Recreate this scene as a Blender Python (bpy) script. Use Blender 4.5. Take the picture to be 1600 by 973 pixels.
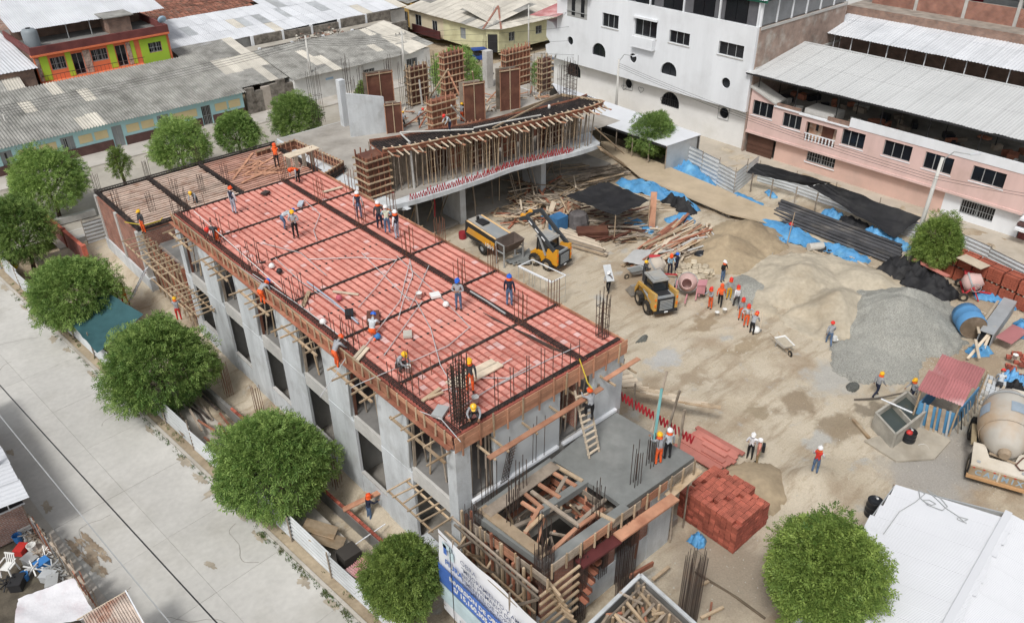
import bpy, bmesh, math, random
import numpy as np
from math import sin, cos, pi, radians, sqrt, atan2
from mathutils import Matrix, Vector
random.seed(7); rng = np.random.default_rng(7)
for o in list(bpy.data.objects): bpy.data.objects.remove(o)
S = bpy.context.scene
COL = S.collection
# ---------------------------------------------------------------- camera
YAW, PIT, ROLL, FPX, CH = radians(48.589), radians(32.588), radians(0.696), 1274.0, 30.0
_f = np.array([cos(PIT)*cos(YAW), cos(PIT)*sin(YAW), -sin(PIT)])
_r = np.array([sin(YAW), -cos(YAW), 0.]); _d = np.cross(_f, _r)
CR = np.array([cos(ROLL)*_r+sin(ROLL)*_d, -sin(ROLL)*_r+cos(ROLL)*_d, _f])
cd = bpy.data.cameras.new('camera'); cam = bpy.data.objects.new('camera', cd); COL.objects.link(cam)
cd.sensor_fit = 'HORIZONTAL'; cd.sensor_width = 36; cd.lens = 36*FPX/1600; cd.clip_start = .5; cd.clip_end = 2000
m = Matrix.Identity(4)
for i in range(3):
    m[i][0] = CR[0][i]; m[i][1] = -CR[1][i]; m[i][2] = -CR[2][i]
m[2][3] = CH
cam.matrix_world = m; S.camera = cam
S.render.resolution_x, S.render.resolution_y = 1024, 622
# ---------------------------------------------------------------- sky, sun, exposure (bright overcast)
SUN_EL, SUN_AZ = radians(55), radians(205)      # azimuth measured from +X towards +Y: the light comes from there
W = bpy.data.worlds.new('World'); S.world = W; W.use_nodes = True
nt = W.node_tree; nt.nodes.clear()
sky = nt.nodes.new('ShaderNodeTexSky'); sky.sky_type = 'NISHITA'; sky.sun_disc = False
sky.sun_elevation = SUN_EL; sky.sun_rotation = pi/2-SUN_AZ; sky.air_density = 1.2; sky.dust_density = 4; sky.ozone_density = 1
hs = nt.nodes.new('ShaderNodeHueSaturation'); hs.inputs['Saturation'].default_value = .3
bg = nt.nodes.new('ShaderNodeBackground'); bg.inputs['Strength'].default_value = .092
wo = nt.nodes.new('ShaderNodeOutputWorld')
nt.links.new(sky.outputs[0], hs.inputs['Color']); nt.links.new(hs.outputs[0], bg.inputs[0]); nt.links.new(bg.outputs[0], wo.inputs[0])
sl = bpy.data.lights.new('sun', 'SUN'); sl.energy = 1.5; sl.angle = radians(11); sl.color = (1, .985, .955)
so = bpy.data.objects.new('sun', sl); COL.objects.link(so)
so.rotation_euler = Vector((-cos(SUN_AZ)*cos(SUN_EL), -sin(SUN_AZ)*cos(SUN_EL), -sin(SUN_EL))).to_track_quat('-Z', 'Y').to_euler()
so.location = (0, 0, 60)
S.view_settings.view_transform = 'Standard'; S.view_settings.look = 'None'
S.view_settings.gamma = 1; S.view_settings.exposure = 0.46; S.view_settings.use_curve_mapping = False

# ---------------------------------------------------------------- surveying: where the ray through a photo point meets a real plane
def _ray(x, y): return CR.T @ np.array([(x-800)/FPX, (y-486.5)/FPX, 1.])
def P(x, y, z=0.):
    v = _ray(x, y); t = (z-CH)/v[2]; return Vector((v[0]*t, v[1]*t, z))
def PX(x, y, X):
    v = _ray(x, y); t = X/v[0]; return Vector((X, v[1]*t, CH+v[2]*t))
def PY(x, y, Y):
    v = _ray(x, y); t = Y/v[1]; return Vector((v[0]*t, Y, CH+v[2]*t))

# ---------------------------------------------------------------- mesh builder
class MB:
    def __init__(s): s.v = []; s.f = []; s.m = []
    def add(s, vs, fs, mi=0):
        b = len(s.v); s.v += [tuple(q) for q in vs]; s.f += [tuple(b+i for i in f) for f in fs]; s.m += [mi]*len(fs); return s
    def box(s, x0, x1, y0, y1, z0, z1, mi=0):
        return s.add([(x0,y0,z0),(x1,y0,z0),(x1,y1,z0),(x0,y1,z0),(x0,y0,z1),(x1,y0,z1),(x1,y1,z1),(x0,y1,z1)],
                     [(0,3,2,1),(4,5,6,7),(0,1,5,4),(1,2,6,5),(2,3,7,6),(3,0,4,7)], mi)
    def bar(s, p, q, w, h=None, mi=0, up=(0,0,1)):
        M = barM(p, q, w, h or w, up)
        vs = [M @ Vector(c) for c in CUBE_V]; return s.add(vs, CUBE_F, mi)
    def tube(s, p, q, r, n=8, mi=0, r2=None, cap=True):
        p, q = Vector(p), Vector(q); d = (q-p).normalized(); a = d.orthogonal().normalized(); b = d.cross(a); r2 = r if r2 is None else r2
        vs = [p+(a*cos(2*pi*i/n)+b*sin(2*pi*i/n))*r for i in range(n)]+[q+(a*cos(2*pi*i/n)+b*sin(2*pi*i/n))*r2 for i in range(n)]
        fs = [(i, (i+1)%n, n+(i+1)%n, n+i) for i in range(n)]
        if cap: fs += [tuple(range(n-1,-1,-1)), tuple(range(n, 2*n))]
        return s.add(vs, fs, mi)
    def path(s, pts, r, n=5, mi=0):
        for a, b in zip(pts[:-1], pts[1:]):
            if (Vector(a)-Vector(b)).length > 1e-4: s.tube(a, b, r, n, mi, cap=False)
        return s
    def lathe(s, prof, n=16, mi=0, M=None):
        M = M or Matrix.Identity(4); vs = []; fs = []
        for r, z in prof: vs += [M @ Vector((r*cos(2*pi*i/n), r*sin(2*pi*i/n), z)) for i in range(n)]
        for k in range(len(prof)-1):
            for i in range(n): fs.append((k*n+i, k*n+(i+1)%n, (k+1)*n+(i+1)%n, (k+1)*n+i))
        return s.add(vs, fs, mi)
    def prism(s, poly, d, mi=0):          # poly: list of 3d points, d: extrusion vector
        n = len(poly); d = Vector(d); vs = [Vector(p) for p in poly]+[Vector(p)+d for p in poly]
        fs = [tuple(range(n-1,-1,-1)), tuple(range(n, 2*n))]+[(i, (i+1)%n, n+(i+1)%n, n+i) for i in range(n)]
        return s.add(vs, fs, mi)
    def mesh(s, name, mats, smooth=False):
        me = bpy.data.meshes.new(name); me.from_pydata(s.v, [], s.f)
        for mm in (mats if isinstance(mats, (list, tuple)) else [mats]): me.materials.append(mm)
        if any(s.m): me.polygons.foreach_set('material_index', s.m)
        if smooth: me.polygons.foreach_set('use_smooth', [True]*len(s.f))
        me.update(); return me
    def build(s, name, mats, parent=None, smooth=False):
        return link(name, s.mesh(name, mats, smooth), parent)
CUBE_V = [(-.5,-.5,-.5),(.5,-.5,-.5),(.5,.5,-.5),(-.5,.5,-.5),(-.5,-.5,.5),(.5,-.5,.5),(.5,.5,.5),(-.5,.5,.5)]
CUBE_F = [(0,3,2,1),(4,5,6,7),(0,1,5,4),(1,2,6,5),(2,3,7,6),(3,0,4,7)]
def barM(p, q, w, h, up=(0,0,1)):
    p, q = Vector(p), Vector(q); d = q-p; L = d.length; d = d/L; up = Vector(up)
    if abs(d.dot(up)) > .98: up = Vector((1,0,0))
    a = up.cross(d).normalized(); b = d.cross(a)
    M = Matrix.Identity(4)
    for i in range(3): M[i][0] = d[i]*L; M[i][1] = a[i]*w; M[i][2] = b[i]*h; M[i][3] = (p[i]+q[i])/2
    return M
def link(name, me, parent=None, M=None):
    """a mesh object under a thing or a part; its coordinates are those of the thing's space"""
    o = bpy.data.objects.new(name, me); COL.objects.link(o)
    if parent is not None:
        o.parent = parent
        pm = SP.get(parent.name)
        if pm is not None: o.matrix_parent_inverse = pm.inverted()
    if M is not None: o.matrix_basis = M; SP[o.name] = M
    return o
SP = {}
def tag(o, label, cat, group=None, kind=None):
    if label: o['label'] = label
    if cat: o['category'] = cat
    if group: o['group'] = group
    if kind: o['kind'] = kind
    return o
def thing(name, label, cat, loc=(0,0,0), rotz=0, group=None, local=False):
    o = bpy.data.objects.new(name, None); COL.objects.link(o); o.empty_display_size = .3
    o.location = loc; o.rotation_euler = (0,0,rotz); tag(o, label, cat, group)
    if not local: SP[o.name] = Matrix.Translation(Vector(loc)) @ Matrix.Rotation(rotz, 4, 'Z')
    return o
def struct(o): o['kind'] = 'structure'; return o
_cubes = {}
def cube(mt):
    if mt.name not in _cubes:
        mb = MB(); mb.add(CUBE_V, CUBE_F); _cubes[mt.name] = mb.mesh('piece', mt)
    return _cubes[mt.name]
_cyls = {}
def cyl(mt, n=8):
    k = (mt.name, n)
    if k not in _cyls: _cyls[k] = MB().tube((-.5,0,0), (.5,0,0), .5, n).mesh('rod', mt)
    return _cyls[k]
def bar(name, p, q, w, h, mt, parent=None, up=(0,0,1)): return link(name, cube(mt), parent, barM(p, q, w, h, up))
def rod(name, p, q, d, mt, parent=None, n=8): return link(name, cyl(mt, n), parent, barM(p, q, d, d))
def bx(name, x0, x1, y0, y1, z0, z1, mt, parent=None):
    return link(name, cube(mt), parent, Matrix.Translation(((x0+x1)/2,(y0+y1)/2,(z0+z1)/2)) @ Matrix.Diagonal((abs(x1-x0),abs(y1-y0),abs(z1-z0),1)))
def U(a, b): return random.uniform(a, b)

# ---------------------------------------------------------------- materials
MATS = {}
def mat(name, col, rough=.85, var=.18, scale=3., col2=None, bump=0., metal=0., rnd=.0, fine=0., spec=.3, bscale=None, streak=0):
    """base colour with two noise layers of stain, optional second colour in patches, random value per object"""
    if name in MATS: return MATS[name]
    mt = bpy.data.materials.new(name); mt.use_nodes = True; nt = mt.node_tree; n = nt.nodes; L = nt.links
    b = n['Principled BSDF']; b.inputs['Roughness'].default_value = rough; b.inputs['Metallic'].default_value = metal
    b.inputs['Specular IOR Level'].default_value = spec
    geo = n.new('ShaderNodeNewGeometry')
    no = n.new('ShaderNodeTexNoise'); no.inputs['Scale'].default_value = scale*.33; no.inputs['Detail'].default_value = 6; no.inputs['Roughness'].default_value = .65
    if streak:
        sv = n.new('ShaderNodeVectorMath'); sv.operation = 'MULTIPLY'; sv.inputs[1].default_value = (1,1,streak); L.new(geo.outputs['Position'], sv.inputs[0]); L.new(sv.outputs[0], no.inputs['Vector'])
    else: L.new(geo.outputs['Position'], no.inputs['Vector'])
    mr = n.new('ShaderNodeMapRange'); mr.inputs[1].default_value = .3; mr.inputs[2].default_value = .7; mr.inputs[3].default_value = 1-var; mr.inputs[4].default_value = 1+var
    L.new(no.outputs[0], mr.inputs[0])
    val = mr.outputs[0]
    if rnd:
        oi = n.new('ShaderNodeObjectInfo'); r = n.new('ShaderNodeMapRange'); r.inputs[3].default_value = 1-rnd; r.inputs[4].default_value = 1+rnd
        L.new(oi.outputs['Random'], r.inputs[0]); mu = n.new('ShaderNodeMath'); mu.operation = 'MULTIPLY'; L.new(val, mu.inputs[0]); L.new(r.outputs[0], mu.inputs[1]); val = mu.outputs[0]
    if fine:
        nf = n.new('ShaderNodeTexNoise'); nf.inputs['Scale'].default_value = scale*4; nf.inputs['Detail'].default_value = 3; L.new(geo.outputs['Position'], nf.inputs['Vector'])
        r = n.new('ShaderNodeMapRange'); r.inputs[1].default_value = .3; r.inputs[2].default_value = .7; r.inputs[3].default_value = 1-fine; r.inputs[4].default_value = 1+fine
        L.new(nf.outputs[0], r.inputs[0]); mu = n.new('ShaderNodeMath'); mu.operation = 'MULTIPLY'; L.new(val, mu.inputs[0]); L.new(r.outputs[0], mu.inputs[1]); val = mu.outputs[0]
    rgb = n.new('ShaderNodeRGB'); rgb.outputs[0].default_value = (*col, 1); c = rgb.outputs[0]
    if col2:
        n2 = n.new('ShaderNodeTexNoise'); n2.inputs['Scale'].default_value = scale*.21; n2.inputs['Detail'].default_value = 7; n2.inputs['Roughness'].default_value = .6
        mp = n.new('ShaderNodeVectorMath'); mp.operation = 'ADD'; mp.inputs[1].default_value = (13, 7, 3); L.new(geo.outputs['Position'], mp.inputs[0]); L.new(mp.outputs[0], n2.inputs['Vector'])
        cr = n.new('ShaderNodeMapRange'); cr.inputs[1].default_value = .5; cr.inputs[2].default_value = .66; L.new(n2.outputs[0], cr.inputs[0])
        mx = n.new('ShaderNodeMix'); mx.data_type = 'RGBA'; L.new(cr.outputs[0], mx.inputs[0]); L.new(c, mx.inputs[6]); mx.inputs[7].default_value = (*col2, 1); c = mx.outputs[2]
    vm = n.new('ShaderNodeVectorMath'); vm.operation = 'SCALE'; L.new(c, vm.inputs[0]); L.new(val, vm.inputs[3])
    L.new(vm.outputs[0], b.inputs['Base Color'])
    if bump:
        bp = n.new('ShaderNodeBump'); bp.inputs['Strength'].default_value = bump; bp.inputs['Distance'].default_value = .05
        nb = n.new('ShaderNodeTexNoise'); nb.inputs['Scale'].default_value = bscale or scale*3; nb.inputs['Detail'].default_value = 5
        L.new(geo.outputs['Position'], nb.inputs['Vector']); L.new(nb.outputs[0], bp.inputs['Height']); L.new(bp.outputs[0], b.inputs['Normal'])
    MATS[name] = mt; return mt
def brickmat(name, c1, c2, mortar, axis='x', bw=.25, bh=.1):
    """coursed brick on a vertical wall running along x or y"""
    if name in MATS: return MATS[name]
    mt = bpy.data.materials.new(name); mt.use_nodes = True; nt = mt.node_tree; n = nt.nodes; L = nt.links; b = n['Principled BSDF']; b.inputs['Roughness'].default_value = .9
    geo = n.new('ShaderNodeNewGeometry'); sp = n.new('ShaderNodeSeparateXYZ'); L.new(geo.outputs['Position'], sp.inputs[0]); cb = n.new('ShaderNodeCombineXYZ')
    ad = n.new('ShaderNodeMath'); ad.operation = 'ADD'; L.new(sp.outputs['X'], ad.inputs[0]); L.new(sp.outputs['Y'], ad.inputs[1])
    L.new(ad.outputs[0], cb.inputs[0]); L.new(sp.outputs['Z'], cb.inputs[1])
    br = n.new('ShaderNodeTexBrick'); br.inputs['Scale'].default_value = 1; br.inputs['Brick Width'].default_value = bw; br.inputs['Row Height'].default_value = bh; br.inputs['Mortar Size'].default_value = .012
    br.inputs['Color1'].default_value = (*c1,1); br.inputs['Color2'].default_value = (*c2,1); br.inputs['Mortar'].default_value = (*mortar,1); L.new(cb.outputs[0], br.inputs[0])
    no = n.new('ShaderNodeTexNoise'); no.inputs['Scale'].default_value = 1.3; no.inputs['Detail'].default_value = 6; L.new(geo.outputs['Position'], no.inputs['Vector'])
    mr = n.new('ShaderNodeMapRange'); mr.inputs[1].default_value = .3; mr.inputs[2].default_value = .7; mr.inputs[3].default_value = .7; mr.inputs[4].default_value = 1.25; L.new(no.outputs[0], mr.inputs[0])
    vm = n.new('ShaderNodeVectorMath'); vm.operation = 'SCALE'; L.new(br.outputs[0], vm.inputs[0]); L.new(mr.outputs[0], vm.inputs[3]); L.new(vm.outputs[0], b.inputs['Base Color'])
    bp = n.new('ShaderNodeBump'); bp.inputs['Strength'].default_value = .5; bp.inputs['Distance'].default_value = .02; L.new(br.outputs['Fac'], bp.inputs['Height']); bp.invert = True; L.new(bp.outputs[0], b.inputs['Normal'])
    MATS[name] = mt; return mt
concrete = mat('concrete', (.55,.575,.59), .9, .16, 4, (.46,.475,.48), .25, rnd=.05, fine=.05, streak=.18)
concrete_pale = mat('concrete_pale', (.50,.49,.465), .9, .15, 1.4, (.41,.40,.375), .2, fine=.06)
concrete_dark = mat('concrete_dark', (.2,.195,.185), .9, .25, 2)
concrete_wet = mat('concrete_wet', (.2,.208,.2), .6, .2, 2.2, (.25,.255,.245), .15)
cement_floor = mat('cement_floor', (.30,.28,.25), .95, .2, 2, (.22,.2,.17))
wood_tan = mat('wood_tan', (.43,.33,.225), .85, .2, 6, (.36,.25,.15), rnd=.28)
wood_pale = mat('wood_pale', (.56,.47,.36), .85, .15, 6, rnd=.2)
wood_grey = mat('wood_grey', (.30,.25,.2), .9, .25, 6, (.2,.16,.12), rnd=.35)
wood_red = mat('wood_red', (.30,.12,.075), .8, .25, 5, (.38,.19,.12), rnd=.3)
wood_pink = mat('wood_pink', (.44,.23,.145), .8, .22, 3, (.31,.14,.085), rnd=.25)
ply_brown = mat('ply_brown', (.12,.05,.035), .6, .25, 3, (.17,.08,.05), rnd=.2)
rebar = mat('rebar', (.06,.045,.04), .7, .3, 8, (.11,.06,.04), rnd=.2)
rebar_rust = mat('rebar_rust', (.16,.075,.045), .8, .3, 8, rnd=.25)
black_steel = mat('black_steel', (.04,.033,.031), .7, .4, 9, (.09,.065,.055))
clay_red = mat('clay_red', (.6,.265,.215), .85, .16, 4, (.51,.205,.165), rnd=.16)
clay_joist = mat('clay_joist', (.34,.1,.075), .85, .3, 3)
brick_red = mat('brick_red', (.37,.105,.07), .85, .3, 6, (.27,.07,.05), rnd=.38)
brick_wall = brickmat('brick_wall', (.35,.14,.09), (.27,.1,.07), (.33,.28,.24))
brick_wall_old = brickmat('brick_wall_old', (.3,.17,.12), (.22,.13,.1), (.3,.26,.22))
white_paint = mat('white_paint', (.755,.775,.80), .7, .07, 1.6, (.70,.715,.735), rnd=.02, streak=.12)
metal_white = mat('metal_white', (.61,.625,.65), .5, .06, 1.2, (.54,.555,.58), rnd=.05, spec=.4)
metal_grey = mat('metal_grey', (.5,.52,.53), .4, .15, 1.6, (.4,.41,.41), metal=.35, rnd=.12)
fibre_cement = mat('fibre_cement', (.28,.275,.255), .95, .3, 2.2, (.19,.185,.17), .1, rnd=.09, fine=.12)
fibre_pale = mat('fibre_pale', (.52,.49,.43), .95, .15, 2, rnd=.1)
metal_red = mat('metal_red', (.42,.17,.17), .6, .15, 1.5, (.55,.36,.35), rnd=.1)
glass_dark = mat('glass_dark', (.012,.014,.018), .12, .1, 1, spec=.5)
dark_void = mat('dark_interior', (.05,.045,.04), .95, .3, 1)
steel_paint = mat('steel_grey', (.35,.36,.36), .6, .15, 3)
rubber = mat('rubber', (.03,.028,.026), .9, .3, 5, (.1,.085,.065))
tarp_blue = mat('tarp_blue', (.085,.27,.5), .5, .25, 3, (.16,.38,.58), .9, bscale=5)
tarp_black = mat('tarp_black', (.018,.018,.02), .7, .3, 2, (.035,.034,.034), .4, bscale=2.5)
tarp_green = mat('tarp_green', (.035,.095,.105), .8, .15, 3, (.045,.115,.125), .2)
plastic_black = mat('plastic_black', (.02,.022,.026), .3, .2, 2)
plastic_white = mat('plastic_white', (.75,.75,.73), .5, .08, 2)
plastic_blue = mat('plastic_blue', (.05,.2,.5), .5, .15, 2)
plastic_red = mat('plastic_red', (.5,.04,.035), .5, .15, 2)
yellow_paint = mat('yellow_paint', (.72,.33,.02), .45, .12, 2, (.6,.3,.06), spec=.5)
paint_black = mat('paint_black', (.03,.03,.032), .5, .2, 3)
red_iron = mat('red_iron', (.42,.03,.04), .6, .2, 4)
# ================================================================ ground, roads
def nz(x, y, s, seed=0):                      # cheap smooth value noise, vectorised
    x = np.asarray(x)/s+seed*17.3; y = np.asarray(y)/s+seed*9.1
    return (np.sin(x*1.7+np.sin(y*1.3)*1.6)+np.sin(y*1.9+np.sin(x*1.1+2)*1.5)+np.sin((x+y)*2.9+1.3)*.5)/2.5
def grid(name, x0, x1, y0, y1, st, fz, mt, smooth=True, keep=None, fx=None):
    nx, ny = int((x1-x0)/st)+1, int((y1-y0)/st)+1
    X, Y = np.meshgrid(np.linspace(x0,x1,nx), np.linspace(y0,y1,ny)); Z = fz(X, Y)
    v = np.stack([X, Y, Z], -1).reshape(-1,3)
    i = np.arange(nx*ny).reshape(ny,nx); q = np.stack([i[:-1,:-1], i[:-1,1:], i[1:,1:], i[1:,:-1]], -1).reshape(-1,4)
    if keep is not None:
        kk = keep(X, Y).reshape(-1); q = q[kk[q].any(1)]
        us = np.unique(q); mp = np.zeros(nx*ny, int); mp[us] = np.arange(len(us)); q = mp[q]; v = v[us]
    me = bpy.data.meshes.new(name); me.from_pydata(v.tolist(), [], q.tolist()); me.materials.append(mt)
    if smooth: me.polygons.foreach_set('use_smooth', [True]*len(me.polygons))
    me.update(); return link(name, me)
earth = mat('earth', (.38,.31,.22), .95, .2, 1.2, (.27,.21,.14), .5, fine=.12)
# the site floor: pale sandy soil, worn and damp in places
def soilmat():
    mt = bpy.data.materials.new('site_soil'); mt.use_nodes = True; nt = mt.node_tree; n = nt.nodes; L = nt.links; b = n['Principled BSDF']; b.inputs['Roughness'].default_value = .95
    geo = n.new('ShaderNodeNewGeometry')
    def noise(sc, det, off=(0,0,0), rough=.6, stretch=None):
        mp = n.new('ShaderNodeMapping'); mp.inputs['Location'].default_value = off
        if stretch: mp.inputs['Rotation'].default_value = (0,0,stretch[0]); mp.inputs['Scale'].default_value = (stretch[1], 1, 1)
        L.new(geo.outputs['Position'], mp.inputs[0]); t = n.new('ShaderNodeTexNoise'); t.inputs['Scale'].default_value = sc; t.inputs['Detail'].default_value = det; t.inputs['Roughness'].default_value = rough
        L.new(mp.outputs[0], t.inputs['Vector']); return t.outputs[0]
    def ramp(fac, lo, hi):
        r = n.new('ShaderNodeMapRange'); r.inputs[1].default_value = lo; r.inputs[2].default_value = hi; L.new(fac, r.inputs[0]); return r.outputs[0]
    def mix(f, a, c):
        m = n.new('ShaderNodeMix'); m.data_type = 'RGBA'; L.new(f, m.inputs[0])
        for s, v in ((6, a), (7, c)):
            if isinstance(v, tuple): m.inputs[s].default_value = (*v,1)
            else: L.new(v, m.inputs[s])
        return m.outputs[2]
    c = mix(ramp(noise(.35,5), .35, .65), (.525,.46,.36), (.455,.385,.285))
    c = mix(ramp(noise(.16,6,(5,9,0)), .5, .64), c, (.33,.255,.175))
    c = mix(ramp(noise(1.1,7,(3,1,0),.7,(radians(20),.22)), .5, .68), c, (.3,.23,.155))
    c = mix(ramp(noise(.5,6,(40,3,0)), .6, .7), c, (.40,.385,.35))
    dn = n.new('ShaderNodeTexNoise'); dn.inputs['Scale'].default_value = 1.1; dn.inputs['Detail'].default_value = 5; L.new(geo.outputs['Position'], dn.inputs['Vector'])
    ds = n.new('ShaderNodeVectorMath'); ds.operation = 'MULTIPLY_ADD'; ds.inputs[1].default_value = (2.6,2.6,0); L.new(dn.outputs['Color'], ds.inputs[0]); L.new(geo.outputs['Position'], ds.inputs[2])
    for px, py, rx, ry, col in ((1245,630,1.7,1.0,(.25,.19,.125)), (1310,668,1.9,1.0,(.25,.195,.13)), (1185,640,.8,.5,(.3,.24,.16)), (1100,505,1.8,.6,(.29,.22,.14)), (1160,540,1.6,.5,(.31,.24,.155)), (1365,640,1.0,.6,(.2,.165,.12)), (1300,590,2.2,1.5,(.40,.39,.36)), (1270,690,1.3,.7,(.42,.41,.38)), (1040,560,1.4,.7,(.42,.42,.41)), (1080,590,1.5,.8,(.33,.26,.18)), (1480,715,3.2,2.0,(.36,.335,.3)), (860,835,1.2,2.5,(.2,.14,.09)), (1130,900,3,3,(.30,.25,.19)), (1450,745,2.5,2.5,(.33,.31,.28))):
        p = P(px, py); sb = n.new('ShaderNodeVectorMath'); sb.operation = 'SUBTRACT'; L.new(ds.outputs[0], sb.inputs[0]); sb.inputs[1].default_value = (p.x+1.3, p.y+1.3, 0)
        dv = n.new('ShaderNodeVectorMath'); dv.operation = 'MULTIPLY'; L.new(sb.outputs[0], dv.inputs[0]); dv.inputs[1].default_value = (1/rx, 1/ry, 0)
        le = n.new('ShaderNodeVectorMath'); le.operation = 'LENGTH'; L.new(dv.outputs[0], le.inputs[0])
        rr = n.new('ShaderNodeMapRange'); rr.inputs[1].default_value = 1.1; rr.inputs[2].default_value = .6; rr.inputs[4].default_value = .85; L.new(le.outputs['Value'], rr.inputs[0])
        c = mix(rr.outputs[0], c, col)
    f = ramp(noise(14,4,(0,0,0),.7), .3, .7)
    m = n.new('ShaderNodeMapRange'); m.inputs[3].default_value = .84; m.inputs[4].default_value = 1.14; L.new(f, m.inputs[0])
    vm = n.new('ShaderNodeVectorMath'); vm.operation = 'SCALE'; L.new(c, vm.inputs[0]); L.new(m.outputs[0], vm.inputs[3]); L.new(vm.outputs[0], b.inputs['Base Color'])
    bp = n.new('ShaderNodeBump'); bp.inputs['Strength'].default_value = .6; bp.inputs['Distance'].default_value = .08; L.new(noise(5,6,(0,0,0),.65), bp.inputs['Height']); L.new(bp.outputs[0], b.inputs['Normal'])
    return mt
soil = soilmat()
struct(MB().add([(-300,-200,-1.2),(700,-200,-1.2),(700,700,-1.2),(-300,700,-1.2)], [(0,1,2,3)]).build('ground', earth))
# street frame: kerb line along the fence
K0 = Vector((9.77,21.25,0)); KT = (Vector((6.21,64.01,0))-K0).normalized(); KN = Vector((-KT.y,KT.x,0))     # KN points across the street, away from the site
def RD(a, t, z=0): return K0+KT*t+KN*a+Vector((0,0,z))
def kerbx(Y): return K0.x+(Y-K0.y)*KT.x/KT.y
def softstep(x, a, b): t = np.clip((x-a)/(b-a), 0, 1); return t*t*(3-2*t)
def site_z(X, Y):
    z = .05*nz(X,Y,2.3,1)+.05*nz(X,Y,.9,2)+.02*nz(X,Y,.35,5)
    # wheel ruts in front of the loader
    for k in range(8): z = z-.09*np.exp(-((Y-27+.45*(X-40)+k*1.1-2.4+.3*np.sin(X*.7+k))/.16)**2)*softstep(X,36,38)*(1-softstep(X,44,46))
    tr = (1-softstep(X,13.2,13.9))*softstep(X,11.3,11.9)*softstep(Y,18,20)       # working trench along the facade
    z = z-.5*tr*(1-softstep(Y,58,66))
    inb = softstep(X,14.3,14.9)*(1-softstep(X,24.0,24.6))*softstep(Y,15.2,15.8)*(1-softstep(Y,54,55))
    z = z*(1-inb)-.12*inb
    # dug edge of soil beside the new block, by the compressor
    z = z+1.0*np.exp(-(((X-30.5)/1.5)**2+((Y-35.5)/3.2)**2))*(1+.3*nz(X,Y,.8,3))
    z = z+.55*np.exp(-(((X-32)/1.6)**2+((Y-29.5)/2.4)**2))
    z = z+.7*np.exp(-(((X-31.5)/1.5)**2+((Y-12.8)/1.0)**2))*(1+.2*nz(X,Y,.6,3))
    z = z+.35*np.exp(-(((X-52)/1.2)**2+((Y-34.5)/3.)**2))
    # the bottom edges of the plot
    return z-.25*softstep(-X+12,0,1)*0
struct(grid('site_ground', 8.9, 66.4, 3, 66, .28, site_z, soil, keep=lambda X,Y: (X > kerbx(Y)+1.35)))
# ---------------- left street: concrete slabs with joints
road_mat = mat('road_concrete', (.50,.487,.457), .92, .10, .9, (.435,.42,.385), .12, rnd=.035, fine=.05)
walk_mat = mat('sidewalk_concrete', (.44,.41,.365), .92, .14, 1.3, (.36,.33,.28), .12, rnd=.05, fine=.05)
road = struct(MB().prism([RD(-.2,-40,-.16),RD(8.2,-40,-.16),RD(8.2,130,-.16),RD(-.2,130,-.16)], (0,0,.1)).build('street', mat('joint_dirt', (.3,.285,.26), .95, .2, 3)))
def slabpiece(name, a0, a1, t0, t1, z0, z1, mt, parent, g=.007):
    return MB().prism([RD(a0+g,t0+g,z0),RD(a1-g,t0+g,z0),RD(a1-g,t1-g,z0),RD(a0+g,t1-g,z0)], (0,0,z1-z0)).build(name, mt, parent)
for i in range(-5, 16):
    for j, (a0, a1) in enumerate(((0,3.42),(3.42,6.95))):
        slabpiece('road_slab', a0, a1, i*4.6+1.3, (i+1)*4.6+1.3, -.1, -.045+U(-.004,.004), road_mat, road)
kerb = struct(MB().prism([RD(0,-40,-.15),RD(-.16,-40,-.15),RD(-.16,110,-.15),RD(0,110,-.15)], (0,0,.22)).build('kerb', walk_mat))
pav = struct(MB().prism([RD(-.16,-40,-.15),RD(-1.5,-40,-.15),RD(-1.5,62,-.15),RD(-.16,62,-.15)], (0,0,.16)).build('pavement', earth))
pl = struct(MB().prism([RD(6.95,-40,-.15),RD(8.25,-40,-.15),RD(8.25,100,-.15),RD(6.95,100,-.15)], (0,0,.12)).build('sidewalk', mat('joint_dirt', (.2,.18,.15))))
for i in range(-10, 30): slabpiece('paving_slab', 6.95, 8.22, i*2.3, (i+1)*2.3, -.04, .06+U(-.006,.006), walk_mat, pl)
# dark oil-and-mud stains lying on the slabs (thin crusts with outlines of their own)
mud = mat('mud_crust', (.17,.125,.085), .95, .3, 4, (.26,.2,.15), .3)
def stain(cx, cy, rx, ry, rot, z, mt, n=22, seed=1, rough=.35):
    r = random.Random(seed); pts = []
    for i in range(n):
        a = 2*pi*i/n; k = 1+rough*(r.random()-.5)*2; x, y = rx*k*cos(a), ry*k*sin(a)
        pts.append((cx+x*cos(rot)-y*sin(rot), cy+x*sin(rot)+y*cos(rot), z))
    return pts
def stain_obj(name, cx, cy, rx, ry, rot, z, mt, label, cat='stain', seed=1, blobs=5, first=1, smin=.15, smax=.5, spread=1.2):
    mb = MB(); r = random.Random(seed)
    for k in range(blobs):
        s = first if k == 0 else r.uniform(smin,smax); a = r.uniform(0,6.28); d = 0 if k == 0 else r.uniform(.3,spread)
        lx, ly = rx*d*cos(a), ry*d*sin(a)
        mb.prism(stain(cx+lx*cos(rot)-ly*sin(rot), cy+lx*sin(rot)+ly*cos(rot), rx*s, ry*s, rot, z+k*.0006, mt, seed=seed*31+k, rough=.5), (0,0,.003))
    o = mb.build(name, mt); tag(o, label, None); o['kind'] = 'stuff'; return o
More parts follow.
